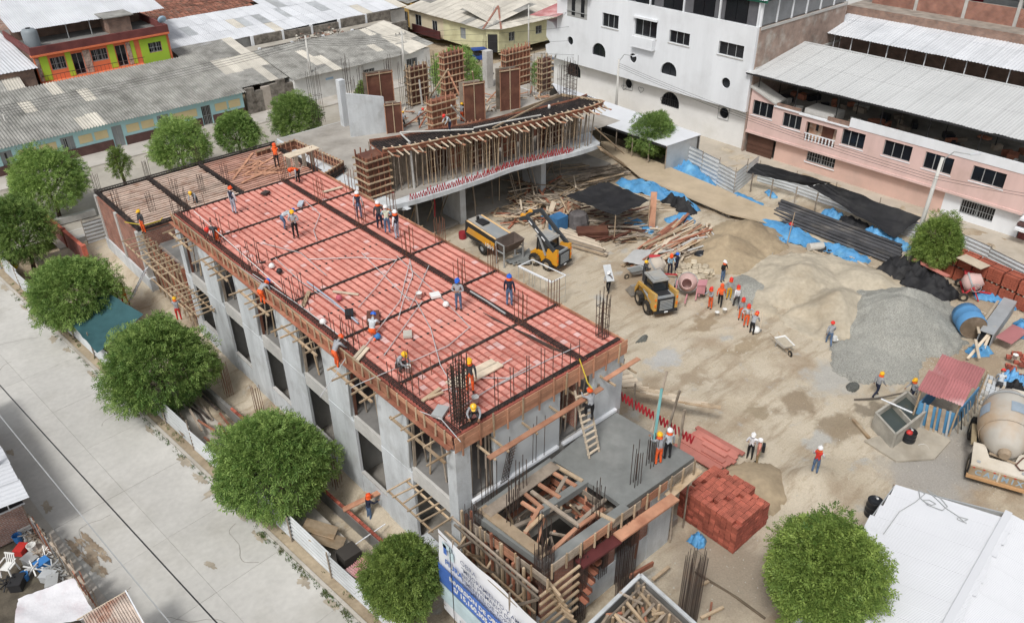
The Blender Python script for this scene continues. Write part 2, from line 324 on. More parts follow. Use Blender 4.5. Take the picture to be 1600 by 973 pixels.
for k in range(26):
    t = -6+k*1.9; q = RD(U(.2,.45) if k % 3 else U(6.3,6.6), t); stain_obj('kerb_dirt', q.x, q.y, U(.1,.22), U(.3,.6), atan2(KT.y,KT.x)-pi/2, -.038, mat('mud_pale', (.36,.315,.25), .95, .25, 4), 'pale dirt washed up against the street kerb', seed=50+k, blobs=4)
p = P(137,858); stain_obj('mud_stain', p.x, p.y, .42, 1.7, radians(10), -.036, mat('mud_dry', (.27,.21,.15), .95, .3, 5, (.36,.3,.23)), 'long patch of dried mud on the street slabs near the kerb', seed=3, blobs=46, first=.3, smin=.05, smax=.26, spread=1.15)
p = P(330,768); stain_obj('mud_stain', p.x, p.y, .5, .22, radians(20), -.035, mat('mud_pale', (.33,.28,.22), .95, .2, 4), 'faint muddy trickle at the kerb side of the street', seed=5, blobs=7)
p = P(329,882); stain_obj('mud_stain', p.x, p.y, .13, .3, .4, -.035, mat('mud_pale', (.33,.28,.22), .95, .2, 4), 'small grey splash in the middle of the street slab', seed=8, blobs=6)
# ---------------- far street, along the painted houses, and right-hand street
y1 = 66.0
fs = struct(MB().box(-60,130,y1+2.6,y1+15.6,-.15,-.08).build('far_street', mat('far_road', (.40,.37,.32), .95, .15, .7, (.33,.3,.25), .1, fine=.06)))
struct(MB().box(11,66.4,y1,y1+2.45,-.15,.04).build('far_pavement', walk_mat))
struct(MB().box(11,66.4,y1+2.45,y1+2.6,-.15,.08).build('far_kerb', concrete_pale))
struct(MB().box(-60,64,y1+15.6,y1+19.3,-.15,.06).build('house_pavement', mat('pale_walk', (.47,.44,.40), .92, .12, 1.3, (.38,.35,.3), .1)))
struct(MB().box(62.9,68.5,-10,y1-.2,-.15,.03).build('right_sidewalk', mat('pale_walk2', (.46,.41,.34), .92, .14, 1.2, (.38,.33,.26), .1)))
# ---------------- heaps
sand_m = mat('sand', (.455,.4,.31), .95, .13, 1.0, (.37,.31,.225), .45, fine=.09, bscale=5)
sand_damp = mat('sand_damp', (.36,.285,.19), .95, .2, 1.0, (.28,.215,.14), .45, fine=.09, bscale=5)
def gravelmat(name, col):
    mt = mat(name, col, .9, .12, .8, tuple(c*.85 for c in col), fine=0)
    nt = mt.node_tree; n = nt.nodes; L = nt.links; b = n['Principled BSDF']
    geo = n.new('ShaderNodeNewGeometry'); vo = n.new('ShaderNodeTexVoronoi'); vo.inputs['Scale'].default_value = 24; L.new(geo.outputs['Position'], vo.inputs['Vector'])
    src = b.inputs['Base Color'].links[0].from_socket
    sp = n.new('ShaderNodeSeparateColor'); L.new(vo.outputs['Color'], sp.inputs[0])
    mr = n.new('ShaderNodeMapRange'); mr.inputs[3].default_value = .72; mr.inputs[4].default_value = 1.28; L.new(sp.outputs[0], mr.inputs[0])
    vm = n.new('ShaderNodeVectorMath'); vm.operation = 'SCALE'; L.new(src, vm.inputs[0]); L.new(mr.outputs[0], vm.inputs[3]); L.new(vm.outputs[0], b.inputs['Base Color'])
    bp = n.new('ShaderNodeBump'); bp.inputs['Strength'].default_value = .9; bp.inputs['Distance'].default_value = .06; L.new(vo.outputs['Distance'], bp.inputs['Height']); L.new(bp.outputs[0], b.inputs['Normal']); return mt
gravel_m = gravelmat('gravel', (.395,.39,.35)); gravel_dark = gravelmat('gravel_dark', (.16,.165,.15))
def cone(X, Y, cx, cy, rx, ry, h, rot=0, pw=1.15, flat=0):
    dx, dy = X-cx, Y-cy; u = dx*cos(rot)+dy*sin(rot); v = -dx*sin(rot)+dy*cos(rot)
    d = np.sqrt((u/rx)**2+(v/ry)**2)*(1+.08*nz(X,Y,1.5,4)+.07*nz(X,Y,.55,6)+.05*nz(X,Y,.22,8)); z = h*np.clip(1-d, 0, 1)**pw
    if flat: z = np.minimum(z, h*flat+.2*(z-h*flat)*(z>h*flat))
    return z
def heap(name, label, cat, fz, x0, x1, y0, y1, mt, st=.16):
    o = grid(name, x0, x1, y0, y1, st, lambda X, Y: np.where(fz(X,Y) > .012, fz(X,Y)+.07+np.minimum(1,fz(X,Y)*1.5)*(.11*nz(X,Y,1.0,3)+.06*nz(X,Y,.42,2)+.025*nz(X,Y,.17,7)), -.2), mt, keep=lambda X, Y: fz(X,Y) > .012)
    return tag(o, label, cat)
def G(px, py): p = P(px, py); return p.x, p.y
def big_sand(X, Y):
    z = np.maximum.reduce([cone(X,Y,48.6,24.2,5.6,3.6,1.55,.1), cone(X,Y,47,20.4,4.3,3.1,1.6,-.2), cone(X,Y,51.8,21.8,3.0,3.8,1.0,0)])
    for hx, hy, r, dd in ((46.2,22.2,.7,.5),(49.5,25.6,.9,.5),(51.5,22.5,1.0,.4),(44.8,22.9,.8,.4),(48.2,18.6,.8,.5),(50.5,19.8,.9,.4),(46.0,25.2,.7,.4)): z = z-dd*np.exp(-(((X-hx)/r)**2+((Y-hy)/r)**2))*(z > .1)
    ax, ay = G(1245,510); z = np.minimum(z, .02+1.6*softstep(np.sqrt(((X-ax)/1.7)**2+((Y-ay)/2.0)**2), .62, 1.25)+9*softstep(np.sqrt(((X-ax)/1.7)**2+((Y-ay)/2.0)**2),1.2,1.7))   # the scoop dug out of it
    return z
heap('sand_heap', 'wide pale sand heap with a scooped out hollow, beside the grey gravel heap', 'sand heap', big_sand, 42, 58, 16, 30, sand_m)
heap('sand_heap', 'steep brown sand heap behind the orange concrete mixers', 'sand heap', lambda X,Y: np.maximum(cone(X,Y,48.4,30.2,3.6,3.0,1.55,.2), cone(X,Y,51.6,30.6,3.2,3.2,1.6,0)), 43, 56, 25, 35, sand_damp)
heap('gravel_heap', 'big pale grey gravel heap next to the red roofed shed', 'gravel heap', lambda X,Y: np.maximum.reduce([cone(X,Y,*G(1400,505),4.6,3.9,2.0,.4,1.0), cone(X,Y,*G(1412,488),3.8,3.0,1.9,-.3), cone(X,Y,*G(1370,560),3.4,2.6,.3,0,1)]), 38, 56, 8, 24, gravel_m)
heap('gravel_heap', 'low flat heap of pale gravel beside the row of workers', 'gravel heap', lambda X,Y: cone(X,Y,*G(1168,455),2.3,1.7,.55,.5,.8), 39, 48, 22, 30, gravel_m)
heap('gravel_heap', 'small dark grey gravel pile near the corner of the red deck', 'gravel heap', lambda X,Y: cone(X,Y,*G(995,526),.75,.75,.55,0,.9), 30, 38, 21, 27, gravel_dark, .09)
heap('gravel_heap', 'tiny dark patch of fine gravel near the two labourers with a pipe', 'gravel heap', lambda X,Y: cone(X,Y,*G(1332,604),.5,.35,.12,0,.6), 38, 43, 13, 18, gravel_dark, .07)
heap('sand_heap', 'low brown earth mound between the brick stack and man in red vest', 'earth mound', lambda X,Y: cone(X,Y,*G(1180,762),2.2,1.8,.7,.3,1.1), 26, 32, 11, 17, sand_damp)
# ================================================================ main block: two storeys, clay-block deck on top
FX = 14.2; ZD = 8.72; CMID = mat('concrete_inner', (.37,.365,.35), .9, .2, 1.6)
MAIN = thing('school_block', 'two storey concrete block under construction with salmon clay block roof deck', 'building', (19,33,0))
piers = [(22.9,25.35),(27.65,30.0),(32.3,34.7),(36.95,39.35),(41.6,44.0),(46.25,47.2)]
opens = [(20.2,22.9),(25.35,27.65),(30.0,32.3),(34.7,36.95),(39.35,41.6),(44.0,46.25)]
for y0, y1 in piers:
    bx('pier', FX, FX+.14, y0, y1, -.8, 4.6, concrete, MAIN)
    bx('pier', FX+.02, FX+.14, y0+.08, y1-.02, 4.6, 8.05, concrete, MAIN)
bx('corner_column', FX, FX+.75, 19.6, 20.2, -.8, 8.0, concrete, MAIN)
bx('floor_slab', FX+.17, 24.3, 19.9, 47.2, 4.66, 4.92, concrete_dark, MAIN)  # dark concrete puts the shade of the covered rooms into the floor colour
bx('ground_slab', FX+.17, 24.3, 15.6, 47.2, -.1, .35, cement_floor, MAIN)
for i, (y0, y1) in enumerate(opens):
    bx('spandrel', FX+.03, FX+.16, y0, y1, 4.15, 4.95, concrete_pale, MAIN)
    if i > 0: bx('sill_wall', FX+.04, FX+.13, y0, y1, -.8, 1.25, concrete, MAIN); bx('ledge', FX+.02, FX+.2, y0, y1, 1.25, 1.33, concrete_pale, MAIN)
    else: bx('sill_wall', FX+.08, FX+.5, y0, y1, -.8, .5, concrete, MAIN)
    # shuttering still leaning in the upper reveals
    bar('form_board', (FX+.16,y1-.04,4.95), (FX+.2,y1-.1,7.95), .14, .05, ply_brown if i % 2 else wood_grey, MAIN, up=(0,1,0))
    bar('form_stud', (FX-.02,y1+.1,4.9), (FX-.02,y1-.12,7.9), .07, .05, steel_paint, MAIN, up=(0,1,0))
# inner walls, columns on the corridor side
for yy in (24.0,28.6,33.1,37.7,42.3,46.9):
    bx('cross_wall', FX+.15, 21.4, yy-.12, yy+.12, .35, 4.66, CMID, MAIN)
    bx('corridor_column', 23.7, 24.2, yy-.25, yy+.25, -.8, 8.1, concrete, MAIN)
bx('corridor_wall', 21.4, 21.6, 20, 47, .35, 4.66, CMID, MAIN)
bx('corridor_wall', 21.4, 21.6, 20, 47, 4.92, 8.35, brick_wall, MAIN)  # upper wall raised to full height, added to darken the rooms
# end wall facing the camera
EY = 19.62
bx('end_wall', 16.3, 20.05, EY, EY+.28, 4.75, 8.0, mat('concrete_smooth', (.5,.525,.54), .85, .06, 1.5, (.46,.48,.49), .08), MAIN)
bx('end_wall', 22.2, 24.2, EY, EY+.28, 4.75, 8.0, concrete, MAIN)
bx('end_beam', FX+.75, 24.2, EY+.02, EY+.3, 4.2, 4.75, concrete_pale, MAIN)
for x0, x1 in ((14.9,19.9),(20.2,23.8)): bar('white_kerb', (x0,EY-.08,4.9), (x1,EY-.08,4.93), .16, .14, white_paint, MAIN)
for x in (15.1, 15.9, 16.15): rod('prop', (x,EY+.2,4.92), (x+U(-.1,.1),EY+.2,8), .09, wood_grey, MAIN)
for x in (20.3,20.6,20.9,21.3,21.6,21.9): rod('prop', (x,EY+U(.1,.6),4.92), (x+U(-.1,.1),EY+.3,8), .08, wood_grey, MAIN)
# deck formwork under the blocks, perimeter beams full of black steel
bx('deck_form', 14.35, 24.15, 19.75, 47.1, 8.42, 8.635, clay_joist, MAIN)
def steel_beam(parent, p, q, w, z, name='beam_cage'):
    """a beam cage lying in its trough: bars and stirrups, one mesh per cage"""
    p = Vector((*p, z)); q = Vector((*q, z)); d = (q-p); L = d.length; d.normalize(); s = Vector((-d.y, d.x, 0)); mb = MB()
    mb.bar(p-Vector((0,0,.24)), q-Vector((0,0,.24)), w, .03)
    for k in (-.42,-.15,.15,.42):
        for zz in (0,-.17): mb.bar(p+s*w*k+Vector((0,0,zz)), q+s*w*k+Vector((0,0,zz)), .03, .03)
    n = int(L/.2)
    for i in range(n+1):
        c = p+d*(L*i/n); mb.bar(c-s*w*.46+Vector((0,0,.02)), c+s*w*.46+Vector((0,0,.02)), .02, .02)
        mb.bar(c-s*w*.46+Vector((0,0,.02)), c-s*w*.46-Vector((0,0,.2)), .02, .02)
        mb.bar(c+s*w*.46+Vector((0,0,.02)), c+s*w*.46-Vector((0,0,.2)), .02, .02)
    return mb.build(name, black_steel, parent)
XB = [(14.38,14.78),(21.45,21.95)]; YB = [19.95,24.0,28.55,33.05,37.75,42.3,46.9]
steel_beam(MAIN, (14.56,19.8), (14.56,47.1), .28, ZD); steel_beam(MAIN, (21.7,19.8), (21.7,47.1), .32, ZD)
for yy in YB:
    w = .13 if yy != YB[0] else .2
    steel_beam(MAIN, (14.8,yy), (21.45,yy), w, ZD-.01); steel_beam(MAIN, (21.95,yy+(0 if yy>20 else 0)), (24.1,yy), w, ZD-.01)
for yy in (26.3,30.9,35.4,40.1,44.6):      # tie ribs across the middle of bays
    bx('tie_rib', 14.82, 21.42, yy-.05, yy+.05, 8.635, 8.665, black_steel, MAIN)
# clay blocks, rows along the block
mbk = MB(); mbk.box(-.13,.13,-.148,.148,-.09,.09)
blk = [mbk.mesh('clay_block', clay_red)]
mbk2 = MB(); mbk2.box(-.13,.13,-.148,.148,-.09,.09); blk2 = mbk2.mesh('clay_block', mat('clay_pale', (.66,.42,.39), .85, .14, 4, rnd=.1))
cells = []
for x0, x1 in ((14.72,21.52),(21.88,24.1)):
    n = int((x1-x0)/.395); pit = (x1-x0)/n
    for i in range(n):
        xc = x0+(i+.5)*pit
        for a, b in zip(YB[:-1], YB[1:]):
            ya, yb = a+.085, b-.085; k = int((yb-ya)/.3)
            for j in range(k): cells.append((xc, ya+(j+.5)*(yb-ya)/k))
cells.sort(key=lambda c: c[0]**2+c[1]**2)
rest = MB()
for i, (x, y) in enumerate(cells):
    z = 8.5+.09+U(-.006,.008); r = U(-.02,.02)
    if i < 290: link('clay_block', blk2 if random.random() < .05 else blk[0], MAIN, Matrix.Translation((x+U(-.012,.012),y,z)) @ Matrix.Rotation(r,4,'Z'))
    else: b = len(rest.v); rest.box(x-.13+U(-.012,.012), x+.13+U(-.012,.012), y-.147, y+.147, z-.09, z+.09, 1 if random.random() < .05 else 0)
o = rest.build('clay_blocks', [clay_red, MATS['clay_pale']], MAIN); o['kind'] = 'stuff'
# timber edge: fascia boards, stakes, stub joists over the openings
def edge_y(x, y0, y1, zt):
    y = y0
    while y < y1:
        e = min(y+U(3.4,4.4), y1)
        for k, mtb in ((0, wood_pink), (1, wood_red), (2, wood_red)): bar('fascia_board', (x+.03*k,y,zt-.12-.24*k), (x+.03*k,e-.03,zt-.12-.24*k), .04, .22, mtb, MAIN)
        bar('walk_board', (x-.12,y,zt-.6), (x-.12,e-.03,zt-.6), .2, .04, wood_red, MAIN)
        y = e
    y = y0+.4
    while y < y1-.2:
        bar('stake', (x-.06,y,zt-.75), (x-.06+U(-.03,.03),y+U(-.04,.04),zt+.04+U(0,.1)), .05, .07, wood_tan, MAIN, up=(0,1,0)); y += U(.55,.75)
edge_y(14.16, 19.7, 47.1, 8.82)
bar('top_rail', (14.1,24.5,8.9), (14.1,46.8,8.88), .06, .05, wood_tan, MAIN)
for i, (y0, y1) in enumerate(opens):
    for k in range(5):
        y = y0-.25+(y1-y0+.5)*k/4+U(-.1,.1)
        bar('stub_joist', (FX-.85+U(-.35,.25),y,7.88+U(-.05,.02)), (FX+1.2,y+U(-.15,.15),7.9), .06, .075, wood_tan, MAIN)
    bar('ledger', (FX-.5,y0-.6,7.8), (FX-.5,y1+.5,7.79), .1, .09, wood_tan, MAIN)
    bar('ledger', (FX+.8,y0-.2,7.8), (FX+.8,y1+.2,7.79), .1, .09, wood_tan, MAIN)
    for k in range(4):
        y = y0+.3+(y1-y0-.5)*k/3+U(-.12,.12)
        rod('prop', (FX+U(.3,.9),y,4.95), (FX+U(.3,.8),y+U(-.2,.2),7.85), .085, wood_grey if k % 2 else wood_tan, MAIN)
    for k in range(5):
        rod('prop', (FX+1+U(0,2.5),y0+.2+(y1-y0-.4)*k/4,4.95), (FX+1.6+U(0,1),y0+.3+(y1-y0-.5)*k/4,8.4), .085, wood_grey, MAIN)
# end fascia: three pink planks deep, stakes, a long walking plank below
x = FX-.05
while x < 24.2:
    e = min(x+U(2.4,3.6), 24.25)
    for k in range(3): bar('fascia_board', (x,EY-.1-.02*(k%2),8.7-.255*k), (e-.02,EY-.1-.02*(k%2),8.7-.255*k), .04, .24, wood_pink, MAIN)
    x = e
x = FX+.3
while x < 24.2: bar('stake', (x,EY-.16,7.8), (x+U(-.04,.04),EY-.16,8.95+U(-.1,.15)), .07, .05, wood_pink if random.random()<.5 else wood_tan, MAIN, up=(0,1,0)); x += U(.7,.95)
bar('walk_board', (15.3,EY-.75,7.55), (21.9,EY-.75,7.62), .26, .05, wood_pink, MAIN)
bar('walk_board', (22.3,EY-.55,7.75), (24.6,EY-.55,7.8), .24, .05, wood_pink, MAIN)
for x in (15.5,16.2,17.8,19.4,20.8,22.6,24.0): bar('stub_joist', (x,EY+.2,7.5), (x,EY-.95,7.48), .08, .08, wood_tan, MAIN)
# east edge: low planks and stubs
for y0, y1 in ((19.7,24),(24,29),(29,34),(34,39),(39,43),(43,46.9)): bar('fascia_board', (24.22,y0,8.56), (24.22,y1-.04,8.56), .04, .32, wood_pink, MAIN)
for y in np.arange(20.5,46.5,1.3): bar('stub_joist', (24.0,y,8.28), (24.75+U(-.1,.15),y+U(-.1,.1),8.28), .08, .08, wood_tan, MAIN)
for y in np.arange(20.5,46.5,1.5):
    for xx in (22.2,23.4): rod('prop', (xx+U(-.2,.2),y,4.92), (xx,y+U(-.1,.1),8.35), .085, wood_grey, MAIN)
    rod('prop', (24.6,y,0), (24.4+U(-.1,.1),y+U(-.1,.1),8.2), .085, wood_grey, MAIN)
# scaffold of timber at the bottom of the far bays (two levels of sticks)
def stick_platform(parent, x, y0, y1, z, out=1.1, n=7):
    for k in range(2): bar('ledger', (x-.15-k*(out-.25),y0,z), (x-.15-k*(out-.25),y1,z-.05), .075, .075, wood_tan, parent)
    for k in range(n):
        y = y0+.1+(y1-y0-.2)*k/(n-1); bar('stub_joist', (x+.3,y+U(-.1,.1),z+.1), (x-out+U(-.2,.2),y+U(-.15,.15),z+.08), .065, .06, wood_tan, parent)
stick_platform(MAIN, FX, 43.2, 47.6, 3.6, 1.2, 9)
stick_platform(MAIN, FX, 20.0, 23.2, 4.05, 1.2, 7)
# column starter bars standing through the deck
def starter(parent, x, y, z, h, nx=3, ny=2, sx=.4, sy=.3, mt=rebar, lean=.04, hoops=0, name='rebar_cluster', r=.017):
    mb = MB()
    for i in range(nx):
        for j in range(ny):
            px, py = x+(i/(max(nx-1,1))-.5)*sx, y+(j/(max(ny-1,1))-.5)*sy; hh = h*U(.8,1.05)
            mb.tube((px,py,z-.3), (px+U(-lean,lean)*h,py+U(-lean,lean)*h,z+hh), r, 4)
    for k in range(hoops):
        zz = z+h*.9*k/hoops
        c = [(x-sx*.55,y-sy*.55,zz),(x+sx*.55,y-sy*.55,zz),(x+sx*.55,y+sy*.55,zz),(x-sx*.55,y+sy*.55,zz)]
        for a, b in zip(c, c[1:]+c[:1]): mb.bar(a, b, .02, .02)
    return mb.build(name, mt, parent)
for yy in YB[1:]:
    starter(MAIN, 14.75, yy, ZD, 1.5, 3, 2, .9, .25, rebar); starter(MAIN, 15.6, yy-.3, ZD, 1.0, 3, 1, 1.0, .3, rebar_rust)
    starter(MAIN, 21.7, yy, ZD, 1.7, 3, 2, .5, .3, rebar_rust); starter(MAIN, 23.9, yy, ZD, 1.6, 3, 2, .4, .4, rebar_rust)
    for k in range(3): starter(MAIN, 14.7, yy-1.1+k*.5, ZD, .9, 2, 1, .3, .3, rebar)
starter(MAIN, 15.05, 20.25, ZD, 3.3, 4, 4, .52, .5, rebar, .015, 16, 'rebar_cage', .022)
starter(MAIN, 23.7, 20.6, ZD, 2.4, 4, 3, .4, .4, rebar, .03, 4)
starter(MAIN, 18.0, 19.95, ZD, 1.8, 4, 2, 2.6, .2, rebar, .02); starter(MAIN, 20.6, 19.95, ZD, 1.5, 4, 1, 1.6, .2, rebar, .02)
for x in (16.0,16.9,18.3,18.5,19.0): rod('wall_bar', (x,EY-.12,4.9), (x+U(-.06,.06),EY-.16,7.2+U(-.3,.5)), .03, rebar, MAIN, 4)
for k in range(3): starter(MAIN, 15.3+.3*k, EY-.3, 4.6, 2.6, 2, 1, .2, .1, rebar)
mbm = MB()                                   # leaning mesh panel on the end wall
for k in range(5): mbm.tube((16.4+k*.1,EY-.15,4.95), (17.0+k*.1,EY-.06,6.8), .014, 4)
for k in range(12): mbm.tube((16.4+k*.05,EY-.15,5.0+k*.15), (16.82+k*.05,EY-.15,5.0+k*.15), .012, 4)
mbm.build('mesh_panel', rebar, MAIN)
# grey conduits run over the blocks
pvc = mat('pvc_grey', (.5,.5,.5), .5, .1, 3, rnd=.12)
def conduit(pts, r=.022):
    MB().path([P(a, b, ZD+.03+.02*k) for k, (a, b) in enumerate(pts)], r, 5).build('conduit', pvc, MAIN)
for pts in ([(395,428),(470,478),(545,535)], [(620,400),(705,480),(735,512)], [(620,405),(588,448),(560,480)], [(480,405),(560,402),(620,406)], [(640,405),(645,430),(630,470),(622,500)],
            [(670,415),(655,450),(640,482)], [(735,510),(700,540),(560,600),(548,606)], [(672,510),(688,570),(715,615)], [(672,512),(650,470),(632,462)], [(565,395),(600,430),(640,470)],
            [(475,312),(500,335),(490,360),(495,375)], [(430,403),(470,440),(560,500)], [(600,555),(660,470)], [(560,555),(625,470),(640,410)], [(690,610),(730,600),(800,560)], [(650,640),(690,655),(720,690)],
            [(780,600),(860,560),(905,540)], [(735,590),(800,590)], [(700,650),(760,610),(830,570)], [(410,380),(470,395),(510,430)], [(350,400),(420,450)], [(500,620),(540,560)]):
    conduit(pts)
for k in range(6): MB().path([P(755+k*3,488+k*2,ZD+.06), P(800+k*5,512+k*2,ZD+.06), P(862+k*6,545+k*2,ZD+.06)], .016, 4).build('loose_bar', rebar, MAIN)
MB().path([P(735,455,ZD+.08), P(760,470,ZD+.08), P(790,490,ZD+.06)], .05, 5).build('conduit', steel_paint, MAIN)
MB().path([P(480,440,ZD+.06), P(520,470,ZD+.06), P(560,505,ZD+.06)], .05, 5).build('conduit', mat('pipe_bluegrey', (.36,.42,.5), .5, .1, 3), MAIN)
# ================================================================ one-storey block behind: bare joists, brick end wall
JW = mat('joist_pale', (.56,.43,.35), .85, .2, 5, (.42,.27,.2), rnd=.22); JR = mat('joist_pink', (.52,.3,.23), .85, .2, 5, (.4,.19,.13), rnd=.25)
BACK = thing('joist_block', 'low brick block with bare timber joists on its roof, behind the salmon deck', 'building', (21,59,0))
bx('plinth', 13.9, 14.35, 54.6, 63.6, -.6, 1.0, concrete, BACK)
for y0, y1 in ((55.2,58.9),(59.3,63.0)): bx('brick_panel', 14.02, 14.25, y0, y1, 1.0, 4.55, brick_wall, BACK)
for y in (54.8,58.9,63.0): bx('column', 13.94, 14.34, y, y+.4, 1.0, 4.6, concrete_pale, BACK)
bx('end_wall', 14.3, 29.5, 63.0, 63.3, 0, 4.6, brick_wall, BACK)
bx('end_wall', 14.4, 22, 54.85, 55.05, 0, 4.4, brick_wall, BACK)
bx('floor', 14.3, 29.5, 55, 63.2, -.1, .3, cement_floor, BACK)
bx('under_board', 14.4, 29.2, 55.0, 63.0, 4.35, 4.4, ply_brown, BACK)
for p, q in (((14.2,54.8),(14.2,63.5)), ((18.1,54.9),(18.1,63.2)), ((22.2,54.9),(22.2,63.2)), ((28.6,55),(28.6,63.2))): steel_beam(BACK, p, q, .25, 4.92)
steel_beam(BACK, (14.4,63.3), (29,63.3), .22, 4.9); steel_beam(BACK, (14.4,54.9), (24,54.9), .25, 4.9)
for x0, x1, mtt in ((14.45,17.85,JW), (18.35,21.95,JW), (22.45,28.3,JR)):
    y = 55.35
    while y < 63:
        bar('joist', (x0+U(-.05,.05),y+U(-.04,.04),4.72), (x1+U(-.05,.05),y+U(-.04,.04),4.72), .16, .2, mtt, BACK); y += .37
for k in range(14): bar('loose_board', (22.5+U(0,3),56+U(0,6),4.86), (25+U(0,3.2),56.3+U(0,6),4.88), .2, .04, wood_pink, BACK)
for x, y in ((14.3,63.2),(18.1,63.2),(22.2,63.2),(14.3,59),(18.2,58),(22.2,58.2),(16,57),(20,57.5)): starter(BACK, x, y, 4.9, 1.5, 3, 2, .35, .3, rebar)
# gap between the two blocks: brick stub wall, shutters, ladder of sticks
bx('side_wall', 14.9, 15.2, 47.6, 54.4, -.6, 3.4, brick_wall, BACK); bx('landing', 15.2, 24, 47.4, 54.6, 3.2, 3.4, concrete_dark, BACK)
for k in range(5): bar('form_board', (14.5,48.0+k*1.3,.4), (14.4,48.2+k*1.3,4.4), .05, .9, ply_brown if k % 2 else wood_red, BACK, up=(0,1,0))
for k in range(8): bar('form_stud', (14.2,47.8+k*.85,.2), (14.1,47.9+k*.85,4.9+U(-.2,.4)), .08, .08, wood_tan, BACK)
for z in (1.2,2.3,3.4,4.3): bar('waler', (14.05,47.6,z), (14.0,54.4,z+U(-.1,.1)), .08, .12, wood_tan, BACK)
stick_platform(BACK, 14.1, 47.8, 54.2, 4.5, 1.3, 10)
# stairwell shuttering box right of the joists
WELL = thing('stairwell_formwork', 'open stairwell box of pink timber shutters behind the deck with pale scaffold board', 'formwork', (26,57,0))
c = [P(400,238,5.2), P(460,219,5.2), P(536,253,5.2), P(503,274,5.2)]
for a, b in ((c[0],c[1]),(c[1],c[2]),(c[2],c[3])):
    n = int((b-a).length/.42)
    bar('shutter', a-Vector((0,0,1.1)), b-Vector((0,0,1.1)), .05, 2.2, ply_brown, WELL)
    for k in range(n+1):
        q = a.lerp(b, k/n); bar('stud', q-Vector((0,0,2.2)), q+Vector((0,0,.1)), .09, .09, wood_pink, WELL)
    for z in (0,-.45,-.9): bar('waler', a+Vector((0,0,z)), b+Vector((0,0,z)), .1, .09, wood_pink if z else wood_tan, WELL)
bx('well_floor', 26, 32, 53, 62.5, 2.4, 2.6, concrete_dark, WELL)
steel_beam(WELL, tuple(c[3].xy), tuple(c[2].xy), .5, 4.9)
for k in range(4): q = P(452+k*12,262-k*3,5); bar('stud', q-Vector((0,0,2)), q+Vector((0,0,1.2)), .12, .3, wood_grey, WELL)
# ================================================================ pale tube scaffold with a plank, on the deck
SC = thing('scaffold', 'small tube scaffold with a pale plank top at the far end of deck', 'scaffold', tuple(P(470,270,8.75)))
for px, py in ((442,247),(485,231),(449,283),(497,262)):
    q = P(px, py, 9.9 if py < 250 else 9.9)
q0, q1 = P(442,243,10.2), P(487,228,10.2)
for q in (q0, q1, q0+Vector((.2,-.9,0)), q1+Vector((.2,-.9,0))): rod('upright', q, Vector((q.x,q.y,8.75)), .05, mat('tube_pale', (.5,.47,.4), .6, .1, 3), SC)
bar('plank', q0+Vector((0,-.4,.03)), q1+Vector((.1,-.4,.03)), .8, .05, wood_pale, SC)
rod('brace', q1, Vector((q0.x+.2,q0.y-.9,8.8)), .045, MATS['tube_pale'], SC); rod('brace', q1+Vector((.2,-.9,0)), Vector((q1.x,q1.y,8.8)), .045, MATS['tube_pale'], SC)
# ================================================================ curved-front block behind
CUR = thing('curved_block', 'concrete block with wavy front slab and a forest of timber props, behind the yard', 'building', (40,52,0))
front1 = [(29.0,47.0),(30.2,46.6),(31.8,46.35),(34.3,46.1),(38.0,45.95),(40.8,46.0),(43.8,45.5),(46.9,44.85),(49.0,44.7),(49.9,44.9),(50.2,45.6)]
front2 = [tuple(P(a,b,7.95).xy) for a, b in ((597,234),(640,228),(700,216),(760,206),(830,190),(880,178),(920,168),(943,159))]
def smooth(pts, n=6):
    out = []
    for i in range(len(pts)-1):
        p0, p1, p2, p3 = [np.array(pts[min(max(i+k,0),len(pts)-1)]) for k in (-1,0,1,2)]
        for t in np.linspace(0,1,n,endpoint=False): out.append(tuple(.5*((2*p1)+(-p0+p2)*t+(2*p0-5*p1+4*p2-p3)*t*t+(-p0+3*p1-3*p2+p3)*t**3)))
    out.append(tuple(pts[-1])); return out
f1 = smooth(front1, 4); f2 = smooth(front2, 4)
poly = [(x,y,4.05) for x, y in f1]+[(55.5,55,4.05),(55.5,65,4.05),(30,65,4.05),(29.2,58,4.05)]
MB().prism(poly, (0,0,.36)).build('floor_slab', concrete, CUR); MB().prism([(30.2,47.4,4.414),(55.3,47.4,4.414),(55.3,64.9,4.414),(30.1,64.9,4.414)], (0,0,.012)).build('floor_screed', mat('dusty_screed', (.36,.335,.3), .95, .25, 1.2, (.27,.245,.21)), CUR)
bx('ground_slab', 29.5, 55, 48, 65, -.1, .2, cement_floor, CUR)
# haunch beams under the slab and fin columns
for cx in (37.0,46.0,30.6):
    bx('fin_column', cx-.28, cx+.3, 47.8 if cx > 31 else 48, 50.2, -.3, 4.05, concrete, CUR)
    MB().prism([(cx-.2,46.0,4.05),(cx-.2,50,4.05),(cx-.2,50,3.2),(cx-.2,47.4,3.5)], (.4,0,0)).build('haunch', concrete, CUR)
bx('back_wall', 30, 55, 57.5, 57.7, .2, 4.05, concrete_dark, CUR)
for k in range(26):
    x = 30.5+k*.75+U(-.2,.2); rod('prop', (x,47.0+U(0,3.5),.1), (x+U(-.15,.15),47.2+U(0,3.3),4.05), .085, wood_grey if k % 3 else wood_tan, CUR)
